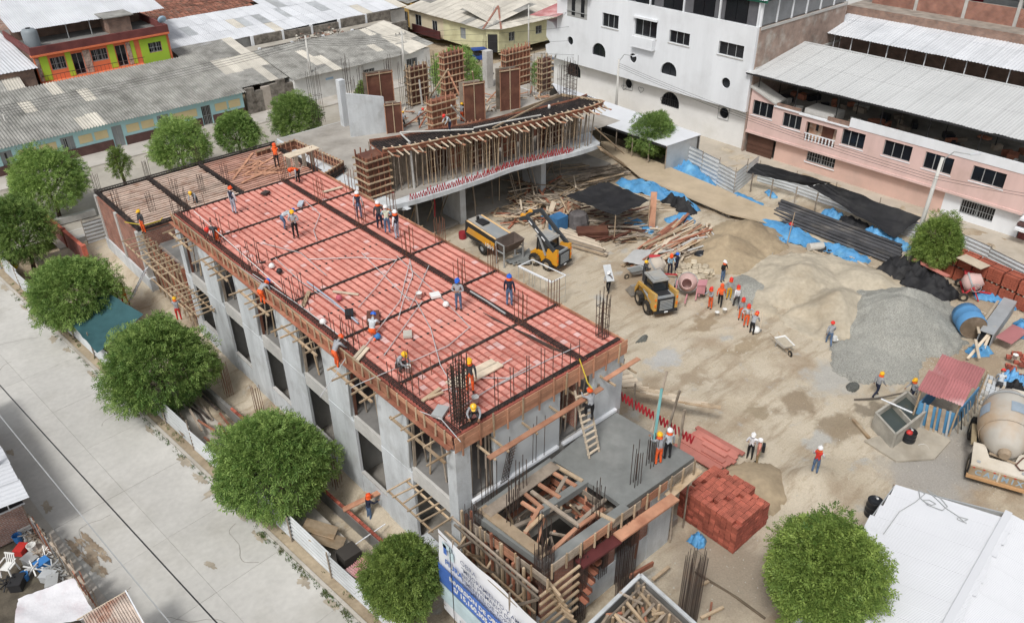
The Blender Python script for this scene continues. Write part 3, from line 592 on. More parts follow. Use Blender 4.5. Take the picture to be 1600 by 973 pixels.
# shallow brick red timber stacked behind the columns is part of the ground clutter; upper storey props, dense
def along(pts, t):
    d = [0.]
    for a, b in zip(pts[:-1], pts[1:]): d.append(d[-1]+sqrt((a[0]-b[0])**2+(a[1]-b[1])**2))
    s = t*d[-1]
    for i in range(len(pts)-1):
        if s <= d[i+1]+1e-6:
            k = (s-d[i])/(d[i+1]-d[i]+1e-9); a, b = pts[i], pts[i+1]; tx, ty = b[0]-a[0], b[1]-a[1]; l = sqrt(tx*tx+ty*ty)
            return (a[0]+(b[0]-a[0])*k, a[1]+(b[1]-a[1])*k, -ty/l, tx/l)
for row, n in ((.35,46),(1.1,40),(2.0,32),(3.2,26)):
    for k in range(n):
        t = .02+.94*(k+.5)/n+U(-.006,.006); x, y, nx, ny = along(f2, t)
        rod('prop', (x+U(-.1,.1),y+row+U(-.05,.15),4.4), (x+U(-.12,.12),y+row+U(-.1,.1),7.6), .085, wood_grey if random.random() < .6 else wood_tan, CUR)
# beam trough at roof level: soffit boards, fascia, black steel
mb = MB(); fr = f2; bk = [(x+.4,y+2.3) for x, y in f2]
for i in range(len(fr)-1):
    mb.add([(*fr[i],7.61),(*fr[i+1],7.61),(*bk[i+1],7.61),(*bk[i],7.61),(*fr[i],7.67),(*fr[i+1],7.67),(*bk[i+1],7.67),(*bk[i],7.67)], CUBE_F)
mb.build('soffit_boards', wood_red, CUR)
for pts, mtt, off in ((fr, wood_red, 0), (bk, wood_red, 0)):
    for i in range(len(pts)-1): bar('fascia_board', (*pts[i],7.83), (*pts[i+1],7.83), .05, .36, mtt, CUR)
for i in range(0, len(fr)-1):
    bar('edge_rail', (fr[i][0],fr[i][1]-.1,8.03), (fr[i+1][0],fr[i+1][1]-.1,8.03), .14, .06, wood_pink if i % 2 else wood_tan, CUR)
mbs = MB()
for k in range(9):
    for i in range(len(fr)-1):
        a = .06+.88*k/8; mbs.bar((fr[i][0]*(1-a)+bk[i][0]*a, fr[i][1]*(1-a)+bk[i][1]*a, 7.89), (fr[i+1][0]*(1-a)+bk[i+1][0]*a, fr[i+1][1]*(1-a)+bk[i+1][1]*a, 7.89), .05, .04)
for k in range(90):
    x, y, nx, ny = along(fr, .01+.98*k/89); mbs.bar((x+.03,y+.1,7.92), (x+.4,y+2.2,7.92), .03, .03)
for i in range(len(fr)-1): mbs.add([(*fr[i],7.73),(*fr[i+1],7.73),(*bk[i+1],7.73),(*bk[i],7.73)], [(0,1,2,3)])
mbs.build('beam_cage', black_steel, CUR)
# triangular tail at the right end, with a shuttered opening
tri = [P(800,178,7.83), P(878,150,7.83), P(942,160,7.83), P(880,176,7.83)]
MB().prism([Vector((q.x,q.y,7.63)) for q in tri], (0,0,.18)).build('beam_cage', black_steel, CUR)
for a, b in ((0,1),(1,2)): bar('fascia_board', tri[a], tri[b], .06, .4, wood_tan, CUR)
bar('rail', P(770,200,8.1), P(850,160,8.2), .1, .1, wood_tan, CUR)
# slanting brackets sticking out along the whole curve
for k in range(34):
    x, y, nx, ny = along(fr, .015+.97*k/33)
    bar('bracket', (x+.1,y+.5,7.95), (x+U(-.05,.25),y-.75-U(0,.25),7.59+U(-.05,.05)), .09, .07, wood_pale, CUR)
    if k % 3 == 0: bar('bracket', (x+.1,y+.4,7.53), (x+U(.3,.9),y-.8,7.43), .1, .09, wood_pink, CUR)
# red steel chairs strung on the slab edge
mb = MB(); zz = 0; last = None
for k in range(150):
    t = .1+.72*k/149
    x, y, nx, ny = along(f1, t); q = Vector((x,y+.12+U(-.03,.1),4.44+(.55 if k % 2 else 0)*U(.6,1.1)))
    if last is not None: mb.tube(last, q, .03, 4)
    last = q
mb.build('red_spacer_steel', red_iron, CUR)
for px, py0, py1 in ((613,300,330),(672,290,322),(750,235,285)):
    q = P(px,py0,4.5); MB().path([q, q+Vector((.1,-.2,-.3)), q+Vector((.15,-.25,-1.4)), q+Vector((.1,-.2,-2.6))], .05, 5).build('red_spacer_steel', red_iron, CUR)
# left end: tall shutter box
def shutter_box(parent, x0, x1, y0, y1, z0, z1, st=.35, walers=6, mtb=ply_brown, mts=wood_pink, over=.25):
    bx('shutter', x0, x1, y0, y1, z0, z1, mtb, parent)
    for xx in (x0-.04, x1+.04):
        n = max(2,int((y1-y0)/st))
        for k in range(n+1): bar('stud', (xx,y0+(y1-y0)*k/n,z0), (xx,y0+(y1-y0)*k/n,z1+U(.0,.4)), .07, .09, mts, parent, up=(0,1,0))
    for yy in (y0-.04, y1+.04):
        n = max(2,int((x1-x0)/st))
        for k in range(n+1): bar('stud', (x0+(x1-x0)*k/n,yy,z0), (x0+(x1-x0)*k/n,yy,z1+U(.0,.4)), .07, .09, mts, parent, up=(0,1,0))
    for k in range(walers):
        z = z0+.25+(z1-z0-.5)*k/(walers-1)
        for yy in (y0-.12, y1+.12): bar('waler', (x0-over,yy,z), (x1+over,yy,z+U(-.05,.05)), .08, .1, wood_tan, parent)
        for xx in (x0-.12, x1+.12): bar('waler', (xx,y0-over,z), (xx,y1+over,z+U(-.05,.05)), .08, .1, wood_tan, parent)
shutter_box(CUR, 29.0, 30.8, 48.6, 50.0, 4.42, 7.6, .42, 6, ply_brown, wood_red)
shutter_box(CUR, 38.6, 40.2, 48.4, 49.2, 4.42, 7.5, .4, 6, ply_brown, wood_pink)
shutter_box(CUR, 46.0, 47.6, 47.2, 47.8, 4.42, 7.5, .4, 6, ply_brown, wood_tan)
bx('inner_wall', 31.6, 36.4, 50.5, 50.75, 4.42, 7.2, concrete, CUR); bx('inner_wall', 36.5, 50, 49.9, 50.1, 4.42, 7.1, ply_brown, CUR); bx('inner_wall', 31.2, 36.4, 49.6, 49.7, 4.42, 7.2, wood_grey, CUR)
for k in range(12):
    x, y, nx, ny = along(f2, .03+.92*k/11); bx('ply_shutter', x-.75, x+.6, y+2.5, y+2.6, 4.43, 6.6+U(-.6,.7), (ply_brown,wood_red,wood_grey)[k % 3], CUR)
    for z in (4.9,5.6,6.3): bar('waler', (x-.9,y+2.42,z), (x+.7,y+2.42,z+U(-.1,.1)), .07, .09, wood_tan, CUR)
# walls and shutters rising on the floor behind
def FWb(px, py): return P(px, py, 4.42)
q = FWb(575,211); MB().prism([(q.x-1.4,q.y+.5,4.42),(q.x+1.6,q.y-.6,4.42),(q.x+1.6,q.y-.6,7.6),(q.x-1.4,q.y+.5,8.3)], (.1,.28,0)).build('concrete_wall', concrete, CUR)
q = FWb(540,196); bx('concrete_column', q.x-.3, q.x+.3, q.y-.3, q.y+.3, 4.42, 8.6, concrete, CUR)
q = FWb(763,136); bx('concrete_column', q.x-.4, q.x+.4, q.y-.35, q.y+.35, 4.42, 8.1, concrete_pale, CUR)
for px, py, w, d, h, mtb, mts, wal in ((655,162,2.0,.5,3.6,ply_brown,wood_tan,6), (708,150,2.3,.6,4.3,ply_brown,wood_pink,7), (806,134,3.2,.6,3.7,wood_red,wood_pink,6), (850,142,1.2,.6,3.2,ply_brown,wood_tan,6), (692,203,2.6,.6,2.9,wood_red,wood_pink,5)):
    q = FWb(px, py); shutter_box(CUR, q.x-w/2, q.x+w/2, q.y-d/2, q.y+d/2, 4.42, 4.42+h, .45, wal, mtb, mts)
for px, py, w, h in ((742,190,1.9,3.6), (797,172,1.9,3.9), (617,208,1.3,2.7), (598,176,2.4,3.8)):
    q = FWb(px, py); MB().prism([(q.x-w/2,q.y+.3,4.42),(q.x+w/2,q.y-.3,4.42),(q.x+w/2,q.y-.3,4.42+h),(q.x-w/2,q.y+.3,4.42+h)], (.02,.06,0)).build('ply_shutter', ply_brown, CUR)
    for k in (0,.5,1): bar('stud', (q.x-w/2+w*k,q.y+.3-.6*k-.05,4.42), (q.x-w/2+w*k,q.y+.3-.6*k-.05,4.5+h), .06, .06, wood_pink if k != .5 else wood_tan, CUR)
    MB().prism([(q.x-w/2,q.y+.9,4.42),(q.x+w/2,q.y+.3,4.42),(q.x+w/2,q.y+.3,4.42+h),(q.x-w/2,q.y+.9,4.42+h)], (.02,.06,0)).build('ply_shutter', wood_grey, CUR)
    bar('waler', (q.x-w/2-.1,q.y+.25,4.3+h), (q.x+w/2+.1,q.y-.36,4.3+h), .07, .09, wood_tan, CUR)
for a, b, za, zb, mtt in (((700,108),(672,152),8,4.5,wood_tan), ((700,112),(728,170),7.5,4.5,wood_pink), ((738,112),(742,136),7.6,4.5,wood_tan), ((678,165),(632,198),6.4,4.5,wood_red), ((672,170),(655,200),6,4.5,wood_red),
        ((705,165),(728,190),7,4.5,concrete_pale), ((796,120),(760,160),6.9,4.6,wood_pink), ((795,128),(780,168),6.5,4.5,wood_red), ((676,160),(690,185),7,4.8,wood_pink), ((655,125),(660,165),7,4.5,concrete_pale)):
    bar('raking_prop', P(*a,za), P(*b,zb), .11, .11, mtt, CUR)
for px, py in ((545,150),(560,190),(640,170),(680,150),(730,150),(790,140),(830,150),(760,120),(610,150),(570,175),(875,165),(885,160),(895,158),(850,150)): q = FWb(px, py); starter(CUR, q.x, q.y, 4.45, 4.2, 3, 2, .5, .4, rebar, .02, 3)
q = P(890,153,7.95); starter(CUR, q.x, q.y, 7.95, 3.4, 3, 3, .7, .7, rebar, .02, 8, 'rebar_cage')
for px in (530,520,640,660,700,835): q = P(px,200-(px-520)*.16,4.4); starter(CUR, q.x, q.y+3, 4.4, 5.0, 2, 2, .4, .4, rebar, .02, 2)
for k in range(110):
    px = U(560,860); q = FWb(px, 208-(px-560)*.16+U(-22,0)); bar('loose_board', q+Vector((0,0,.06)), q+Vector((U(-1.3,1.3),U(-1.3,1.3),.1+U(0,.4))), .12, .06, random.choice((wood_tan,wood_pink,wood_grey,wood_pale)), CUR)
# timber ramp at the right end
RA = thing('timber_ramp', 'plank ramp with cross cleats leading up to the curved slab', 'ramp', tuple(P(1000,265)))
a, b = P(938,232,4.3), P(975,258,.6)
for k in (-.35,0,.35): bar('plank', a+Vector((k*.6,k,0)), b+Vector((k*.6,k,0)), .34, .05, wood_tan, RA)
for k in range(9): q = a.lerp(b, .08+k*.105); bar('cleat', q+Vector((-.33,-.5,.05)), q+Vector((.33,.5,.05)), .06, .05, wood_pale, RA)
bar('rail', P(930,200,6), P(975,240,2.2), .15, .06, wood_tan, RA)
# ================================================================ stair block in front: wet slab, open stair shaft
ST = thing('stair_block', 'low stair block with fresh grey slab and open timber shaft at the near corner', 'building', (20,17,0))
ZS = 4.8
S1 = [P(862,717,ZS), P(956,640,ZS), P(1085,714,ZS), P(975,792,ZS), P(953,776,ZS), P(914,750,ZS)]
MB().prism([(q.x,q.y,ZS-.25) for q in S1], (0,0,.25)).build('wet_slab', concrete_wet, ST)
sA, sB, sC, sD = P(748,798,ZS), P(862,717,ZS), P(953,776,ZS), P(857,876,ZS)       # shaft corners
def beam3(name, a, b, w, h, mt, z=0): return bar(name, a+Vector((0,0,z-h/2)), b+Vector((0,0,z-h/2)), w, h, mt, ST)
beam3('ring_beam', sD, P(978,790,ZS), .42, .4, concrete_wet, .02); beam3('ring_beam', sA, sD, .5, .35, concrete_wet, -.02)
beam3('ring_beam', sA, sB, .3, .35, concrete_wet, -.01); beam3('ring_beam', P(841,798,ZS), P(914,750,ZS), .35, .35, concrete_wet, .01)
beam3('walk_plank', P(760,805,ZS), P(868,728,ZS), .55, .06, wood_grey, .12); beam3('walk_plank', P(752,795,ZS), P(852,870,ZS), .5, .06, wood_tan, .1)
for a, b in (((806,760),(848,795)), ((830,768),(905,822)), ((842,757),(875,778)), ((858,735),(900,760)), ((868,728),(910,752)), ((900,826),(858,865)), ((903,818),(946,780)), ((905,822),(945,795)), ((815,785),(838,800)), ((820,832),(848,805)), ((800,825),(830,812)), ((845,790),(820,835)), ((930,800),(960,815)), ((885,745),(870,770))):
    beam3('cross_timber', P(*a,ZS), P(*b,ZS), .16, .1, random.choice((wood_tan,wood_pink,wood_grey,wood_pink)), .08)
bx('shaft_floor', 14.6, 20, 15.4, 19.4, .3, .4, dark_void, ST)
# wooden stair flight inside
for k in range(9):
    q = P(905,835,ZS).lerp(P(940,780,ZS), k/8); z = 1.7+k*.3
    bar('step_board', (q.x-.3,q.y-.9,z), (q.x-.3,q.y+.7,z), .26, .05, wood_red, ST); bar('step_board', (q.x-.2,q.y-.9,z+.1), (q.x-.2,q.y+.7,z+.1), .04, .22, ply_brown, ST)
for k in range(8): q = sB.lerp(sC, .25+k*.1); bar('step_board', (q.x-.5,q.y-.2,3.2+.12*k), (q.x+.3,q.y-.5,3.2+.12*k), .2, .05, wood_grey, ST)
# outer wall: brick panels between rebar cages over a concrete foot
WY = 15.2
bx('foot_wall', 14.4, 22.8, WY, WY+.25, -.3, 1.6, concrete, ST)
for x0, x1 in ((14.8,16.6),(17.0,17.9),(18.5,19.2),(20.3,21.4)): bx('brick_panel', x0, x1, WY+.04, WY+.22, 1.6, 4.1, brick_wall, ST)
bx('wall_pier', 21.4, 23.0, WY-.03, WY+.3, -.3, 4.3, concrete, ST)
bx('side_wall', 22.9, 23.2, 15.3, 19.5, -.3, 4.3, brick_wall, ST); bx('side_wall', 14.35, 14.6, 15.3, 19.5, -.6, 3.6, wood_grey, ST)
def cage(parent, x, y, z0, z1, sx, sy, nx, ny, mt=rebar, st=.1, name='rebar_cage'):
    mb = MB()
    for i in range(nx):
        for j in range(ny):
            if 0 < i < nx-1 and 0 < j < ny-1: continue
            px, py = x+(i/(nx-1)-.5)*sx, y+(j/(ny-1)-.5)*sy; mb.tube((px,py,z0), (px+U(-.04,.04),py+U(-.04,.04),z1+U(-.15,.5)), .013, 4)
    z = z0+.1
    while z < z1:
        c = [(x-sx*.54,y-sy*.54,z),(x+sx*.54,y-sy*.54,z),(x+sx*.54,y+sy*.54,z),(x-sx*.54,y+sy*.54,z)]
        for a, b in zip(c, c[1:]+c[:1]): mb.bar(a, b, .012, .012)
        z += st
    return mb.build(name, mt, parent)
cage(ST, 16.8, WY-.2, -.2, 3.9, .5, .3, 5, 3); cage(ST, 18.2, WY-.05, 1.6, 4.0, .5, .3, 5, 3); cage(ST, 19.75, WY-.2, -.2, 4.0, .9, .35, 8, 3)
cage(ST, 15.0, 15.3, 3.6, 5.4, .55, .5, 5, 5, st=.07); cage(ST, 14.4, 18.9, 3.6, 5.2, .5, .5, 4, 4, st=.08)
for x, y, h in ((15.1,15.4,2.4),(18.3,15.6,1.8),(20.8,15.7,2.2),(15.4,17.6,1.9),(17.0,18.8,1.7),(16.2,18.4,1.4),(22.6,16.2,1.4),(22.2,16.0,1.5)): starter(ST, x, y, ZS, h, 3, 2, .4, .25, rebar, .02)
# edge boards, stakes, brackets
for a, b in ((P(862,884,ZS), P(1085,722,ZS)), (P(735,815,ZS), P(855,905,ZS))):
    n = int((b-a).length/1.9)+1
    for k in range(n):
        p, q = a.lerp(b, k/n), a.lerp(b, (k+1)/n-.01)
        for z in (-.05,-.3): bar('edge_board', p+Vector((0,0,z)), q+Vector((0,0,z)), .04, .22, wood_pink if k % 2 else wood_grey, ST)
    n = int((b-a).length/.75)
    for k in range(n+1):
        p = a.lerp(b, k/n); bar('stake', p+Vector((-.04,-.06,-.65)), p+Vector((-.04,-.06,.12+U(0,.12))), .06, .07, wood_tan, ST)
beam3('form_beam', P(905,880,3.9), P(965,840,3.9), .5, .12, mat('ply_maroon', (.11,.03,.03), .6, .2, 3), 0); beam3('form_beam', P(965,838,4.1), P(1055,775,4.1), .5, .1, wood_pink, 0)
bar('board', (22.0,WY-.4,3.9), (24.2,WY-.4,4.1), .4, .05, wood_tan, ST)
for k in range(14): y = 15.3+k*.32; bar('stud', (14.25+U(-.03,.03),y,.2), (14.22,y+U(-.06,.06),4.75+U(-.4,.7)), .09, .1, (wood_red,wood_tan,wood_grey,wood_red)[k % 4], ST)
for k, z in enumerate((1.2,1.9,2.6,3.3,4.0,4.6)): bar('ledger', (14.05-.12*(k % 2),14.6+U(-.4,.2),z+U(-.1,.1)), (14.05-.12*(k % 2),19.9+U(-.5,.9),z+U(-.15,.15)), .075, .09, random.choice((wood_tan,wood_grey,wood_pale)), ST)
for k in range(9): y = 15.2+k*.5; bar('stub_joist', (14.6,y,3.4+U(-.9,.9)), (13.3+U(-.2,.2),y+U(-.3,.3),3.4+U(-.9,.9)), .09, .09, random.choice((wood_tan,wood_grey)), ST)
for a, b in ((sA,sB),(sB,sC),(sC,sD),(sD,sA)):
    for k in range(4):
        c0, c1 = a.lerp(sC if a is sA else sA,.06), b.lerp(sA if b is sC else sC,.06); bar('lining_board', c0-Vector((0,0,.4+.5*k)), c1-Vector((0,0,.4+.5*k+U(-.05,.05))), .05, .3, random.choice((wood_red,wood_grey,ply_brown)), ST)
for k in range(22):
    u, v = U(.08,.92), U(.08,.92); q = sA.lerp(sB,u).lerp(sD.lerp(sC,u),v); d = Vector((U(-1,1),U(-1,1),U(-.3,.3)))*.55; bar('cross_timber', q-d-Vector((0,0,U(.1,1.6))), q+d-Vector((0,0,U(.1,1.6))), .1, .08, random.choice((wood_tan,wood_pink,wood_grey,wood_red)), ST)
for k in range(6): bar('stub_joist', (15.0+.12*k,WY+.2,4.0-.5*k), (14.8+.2*k,WY-1.0,4.0-.5*k), .1, .1, wood_tan, ST); bar('ledger', (14.3,WY-.4,3.8-.5*k), (16.4,WY-.5,4.0-.5*k), .09, .1, wood_tan, ST)
for px, py0 in ((1040,735),(1055,745),(1010,760),(1080,720)):
    q = P(px,py0,4.2); rod('prop', q, Vector((q.x+U(-.2,.2),q.y-.1,0)), .09, wood_grey, ST)
for x in (23.4,23.6,23.9,24.0): rod('prop', (x,U(15.5,19),-.1), (x+U(-.1,.1),U(15.5,19),4.5), .09, wood_grey, ST)
# red zig-zag spacers along the slab's yard edge, props leaning above it
mb = MB(); last = None
for k in range(44):
    q = P(955,625,4.9).lerp(P(1075,700,4.9), k/43)+Vector((.35,0,.5 if k % 2 else 0))
    if last is not None and k % 12 != 11: mb.tube(last, q, .04, 4)
    last = q
mb.build('red_spacer_steel', red_iron, ST)
for a, b in (((955,640),(975,560)), ((1018,675),(1042,580)), ((990,640),(993,598)), ((1038,690),(1062,610)), ((1060,700),(1070,640)), ((935,640),(940,560)), ((922,650),(936,600))): bar('pole', P(*a,4.7), P(b[0],b[1],7.2), .09, .09, wood_grey, ST)
bar('green_pipe', P(1022,690,4.8), P(1034,607,7.3), .12, .12, mat('pipe_green', (.16,.36,.36), .5, .1, 3), ST)
for a, b in (((940,640),(1030,640)), ((960,655),(1060,650))): pass
# timber landing beside the slab, facing the yard
for k in range(12): q = P(960+k*10,600+k*2.6,1.5); bar('landing_board', q, q+Vector((1.1,-1.6,0)), .28, .05, random.choice((wood_pale,wood_tan)), ST)
for k in range(5): bar('landing_board', P(944+k*7,582+k*5,2.5), P(975+k*7,575+k*6,2.5), .3, .05, wood_pale, ST)
# ================================================================ unfinished tank / foundation at the bottom edge
TK = thing('tank_formwork', 'square concrete box formwork with timber braces at the bottom edge', 'formwork', tuple(P(1010,950)))
t0, t1, t2 = P(1000,905,1.2), P(1075,973,1.2), P(930,973,1.2)
d1 = (t1-t0).normalized(); d2 = Vector((-d1.y*-1, d1.x*-1, 0)) ; d2 = (t2-t0).normalized()
for d, L in ((d1,3.6),(d2,4.2)):
    e = t0+d*L
    for off, zz in ((0,1.1),(.35,1.1)):
        nrm = (d2 if d is d1 else d1)*off; bar('wall_form', t0+nrm+Vector((0,0,-.6)), e+nrm+Vector((0,0,-.6)), .08, 1.7, concrete_dark if off == 0 else wood_grey, TK)
    bar('rim', t0+Vector((0,0,.3)), e+Vector((0,0,.3)), .16, .1, concrete, TK)
    for k in range(6): q = t0+d*(L*(k+.5)/6)+(d2 if d is d1 else d1)*.5; bar('stud', q+Vector((0,0,-1.3)), q+Vector((0,0,.35)), .09, .09, wood_tan, TK)
for k in range(5): a = t0+d1*(.6+k*.6); bar('cross_timber', a+d2*.4, a+d2*(1.6+U(0,1.2))+Vector((0,0,-.2)), .12, .1, random.choice((wood_tan,wood_grey)), TK)
for k in range(4): a = t0+d2*(.6+k*.8); bar('cross_timber', a+d1*.3+Vector((0,0,.2)), a+d1*(1.2+U(0,1))+Vector((0,0,-.1)), .12, .1, wood_tan, TK)
for k in range(34): a = t0+d1*U(.2,3.2)+d2*U(.2,3.8)+Vector((0,0,U(-.9,.35))); v = Vector((U(-1,1),U(-1,1),U(-.25,.25)))*.6; bar('loose_timber', a-v, a+v, .1, .07, random.choice((wood_tan,wood_grey,wood_red,wood_grey)), TK)
cage(TK, *P(1072,973).xy, -.2, 4.0, .75, .5, 8, 4, rebar, .12); cage(TK, t0.x-.6, t0.y+.3, -.2, 1.6, .6, .5, 5, 4)
for a, b in (((1000,700+170),(1003,830)),): pass
bar('peg', P(990,895,0)+Vector((0,0,1)), P(996,870,0)+Vector((0,0,2.6)), .1, .1, wood_red, TK)
bar('board', P(985,900,1.4), P(1020,880,1.2), .1, .25, wood_red, TK); bar('board', P(1020,905,.6), P(1045,885,.4), .14, .1, wood_tan, TK); bar('board', P(1090,915,.4), P(1107,908,.3), .12, .1, wood_tan, TK)
bar('board', P(1095,965,.4), P(1130,948,.3), .12, .1, wood_tan, TK); bar('peg', P(1108,968,0), P(1112,940,.3), .09, .09, wood_red, TK)
tag(MB().path([P(1085,895)+Vector((0,0,.1)), P(1110,910)+Vector((0,0,.08)), P(1150,935)+Vector((0,0,.1)), P(1195,968)+Vector((0,0,.1))], .06, 6).build('hose', mat('hose_brown', (.13,.1,.07), .8, .2, 4)), 'brown hose lying on the stony ground near the big tree', 'hose')
# ladder up to the deck
LA = thing('ladder', 'rough timber ladder leaning from the wet slab against the deck edge', 'ladder', tuple(P(922,716,ZS)))
l0, l1, r0, r1 = P(921,716,ZS+.02), P(898,610,7.85), P(936,705,ZS+.02), P(918,605,7.85)
bar('rail', l0, l1, .08, .06, wood_pale, LA); bar('rail', r0, r1, .08, .06, wood_pale, LA)
for k in range(10): t = .06+k*.094; bar('rung', l0.lerp(l1,t)-Vector((.05,0,0)), r0.lerp(r1,t)+Vector((.05,0,0)), .1, .05, wood_pale, LA)
LB = thing('ladder', 'narrow striped aluminium ladder leaning on the brick end wall', 'ladder', tuple(P(203,470)))
a0, a1 = P(204,468,0), P(229,418,2.6); s = Vector((.25,.25,0))
for k in (-1,1): bar('rail', a0+s*k, a1+s*k, .06, .05, metal_grey, LB)
for k in range(9): t = .05+k*.11; bar('rung', a0.lerp(a1,t)-s, a0.lerp(a1,t)+s, .12, .04, metal_white, LB)
# ================================================================ neighbouring houses
def skin(name, axis, coord, outer, holes, depth, mt, parent):
    """a wall with real openings: outline and holes in (u,z), thickness going inward"""
    cu = bpy.data.curves.new(name, 'CURVE'); cu.dimensions = '2D'; cu.fill_mode = 'BOTH'; cu.extrude = depth/2
    for pts in [outer]+holes:
        sp = cu.splines.new('POLY'); sp.points.add(len(pts)-1); sp.use_cyclic_u = True
        for q, (u, z) in zip(sp.points, pts): q.co = (u, z, 0, 1)
    ob = bpy.data.objects.new(name, cu); me = bpy.data.meshes.new_from_object(ob); bpy.data.objects.remove(ob); bpy.data.curves.remove(cu)
    me.materials.clear(); me.materials.append(mt); me.polygons.foreach_set('use_smooth', [False]*len(me.polygons))
    if axis == 'y': M = Matrix(((1,0,0,0),(0,0,-1,coord+depth/2),(0,1,0,0),(0,0,0,1)))
    else: M = Matrix(((0,0,1,coord+depth/2),(1,0,0,0),(0,1,0,0),(0,0,0,1)))
    me.transform(M); return link(name, me, parent)
def rect(u0, u1, z0, z1): return [(u0,z0),(u1,z0),(u1,z1),(u0,z1)]
def arch(u0, u1, z0, z1, n=10):
    r = (u1-u0)/2; c = (u0+u1)/2; zs = z1-r; return [(u0,z0),(u1,z0)]+[(c+r*cos(pi*k/n), zs+r*sin(pi*k/n)) for k in range(n+1)]
def disc(u, z, r, n=20): return [(u+r*cos(2*pi*k/n), z+r*sin(2*pi*k/n)) for k in range(n)]
def uz(axis, coord, u, z): return Vector((u, coord, z)) if axis == 'y' else Vector((coord, u, z))
def window(parent, axis, coord, pts, depth=.16, name='window', frame_m=None, pane_m=None, mull=(1,1), bars=0):
    """frame ring and mullions as the window, the pane as its sub-part"""
    frame_m = frame_m or steel_paint; pane_m = pane_m or glass_dark
    us = [p[0] for p in pts]; zs = [p[1] for p in pts]; u0, u1, z0, z1 = min(us), max(us), min(zs), max(zs); c = coord+depth; mb = MB()
    up = (0,1,0) if axis == 'y' else (1,0,0)
    n = len(pts)
    for k in range(n): mb.bar(uz(axis,c-.03,*pts[k]), uz(axis,c-.03,*pts[(k+1)%n]), .07, .06, up=up)
    for k in range(1, mull[0]+1):
        u = u0+(u1-u0)*k/(mull[0]+1); mb.bar(uz(axis,c-.03,u,z0), uz(axis,c-.03,u,z1-.02), .05, .05, up=up)
    for k in range(1, bars+1):
        u = u0+(u1-u0)*k/(bars+1); mb.bar(uz(axis,coord+.02,u,z0), uz(axis,coord+.02,u,z1-.02), .03, .03, up=up)
    if bars: 
        for z in (z0+.1,(z0+z1)/2): mb.bar(uz(axis,coord+.02,u0,z), uz(axis,coord+.02,u1,z), .03, .03, up=up)
    w = mb.build(name, frame_m, parent)
    MB().prism([uz(axis,c,*p) for p in pts], (0,.04,0) if axis == 'y' else (.04,0,0)).build('pane', pane_m, w); return w
_sheet = {}
def sheet_mesh(mt, waves, amp):
    k = (mt.name, waves, amp)
    if k not in _sheet:
        n = waves*6; v = []
        for j in range(2):
            for i in range(n+1): v.append((i/n, j, amp*sin(2*pi*waves*i/n)))
        _sheet[k] = MB().add(v, [(i,i+1,n+2+i,n+1+i) for i in range(n)]).mesh('roof_sheet', mt, True)
    return _sheet[k]
def corr_roof(parent, p00, p10, p01, nu, nv, mats, waves=6, amp=.03, name='roof_sheet', jit=.02):
    p00, p10, p01 = Vector(p00), Vector(p10), Vector(p01); u = (p10-p00)/nu; v = (p01-p00)/nv; n = u.cross(v).normalized()
    if n.z < 0: n = -n
    for j in range(nv):
        for i in range(nu):
            mt = random.choice(mats); o = p00+u*i+v*j+n*(.012*j+.014*(i % 2)+U(0,jit))-v*.04*(j > 0)+v*U(-.015,.015)
            M = Matrix.Identity(4)
            for r in range(3): M[r][0] = u[r]*1.04; M[r][1] = v[r]*1.05; M[r][2] = n[r]; M[r][3] = o[r]
            link(name, sheet_mesh(mt, waves, amp), parent, M)
sky_blue = mat('paint_skyblue', (.42,.66,.69), .85, .06, 1.5, (.38,.6,.62)); cream = mat('paint_cream', (.68,.57,.33), .85, .08, 2); maroon = mat('paint_maroon', (.1,.055,.05), .85, .2, 2, (.14,.08,.07))
# ---- long sky-blue house
H1 = thing('row_house', 'long sky blue house with cream panels and grey corrugated roof', 'house', (23,88,0))
wins = [(12.0,13.0,.75,2.25),(17.3,18.5,.75,2.25),(26.7,27.9,.85,2.2)]; doors = [(22.1,23.1,-.05,2.2),(31.4,32.4,-.05,2.1)]
skin('wall', 'y', 85, rect(-6,36.2,0,2.75), [rect(*w) for w in wins]+[rect(d[0],d[1],.02,d[3]) for d in doors], .25, sky_blue, H1)
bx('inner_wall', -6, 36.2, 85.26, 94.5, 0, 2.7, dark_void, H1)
for w in wins:
    o = window(H1, 'y', 85, rect(*w), .12, pane_m=mat('shutter_grey', (.28,.3,.31), .6, .1, 2), mull=(2,1))
    bx('window_void', w[0]+.3, w[0]+.55, 85.1, 85.12, w[2]+.2, w[3]-.2, glass_dark, H1)
for d, mm in zip(doors, (MATS['shutter_grey'], dark_void)): window(H1, 'y', 85, rect(d[0],d[1],.02,d[3]), .12, 'door', pane_m=mm, mull=(1,1), bars=0 if mm is not dark_void else 5)
xs = sorted([-6]+[q for d in doors+wins for q in (d[0]-.25,d[1]+.25)]+[36.2])
for a, b in ((-6,11.7),(13.4,17.0),(18.8,21.8),(23.4,26.4),(28.2,31.0),(32.8,35.9)):
    n = max(1,round((b-a)/1.9)); w = (b-a)/n
    for k in range(n): bx('cream_panel', a+k*w+.12, a+(k+1)*w-.12, 84.96, 84.99, 1.25, 2.05, cream, H1)
for a, b in ((-6,22.0),(23.2,31.3),(32.5,36.2)): bx('dado', a, b, 84.93, 84.985, 0, .95, maroon, H1)
corr_roof(H1, (-6.5,84.4,2.72), (36.4,84.4,2.72), (-6.5,95.2,4.75), 38, 4, [fibre_cement]*20+[fibre_pale], 4, .06)
bx('gable', 35.9, 36.15, 85.2, 95, 2.6, 2.75, fibre_cement, H1)
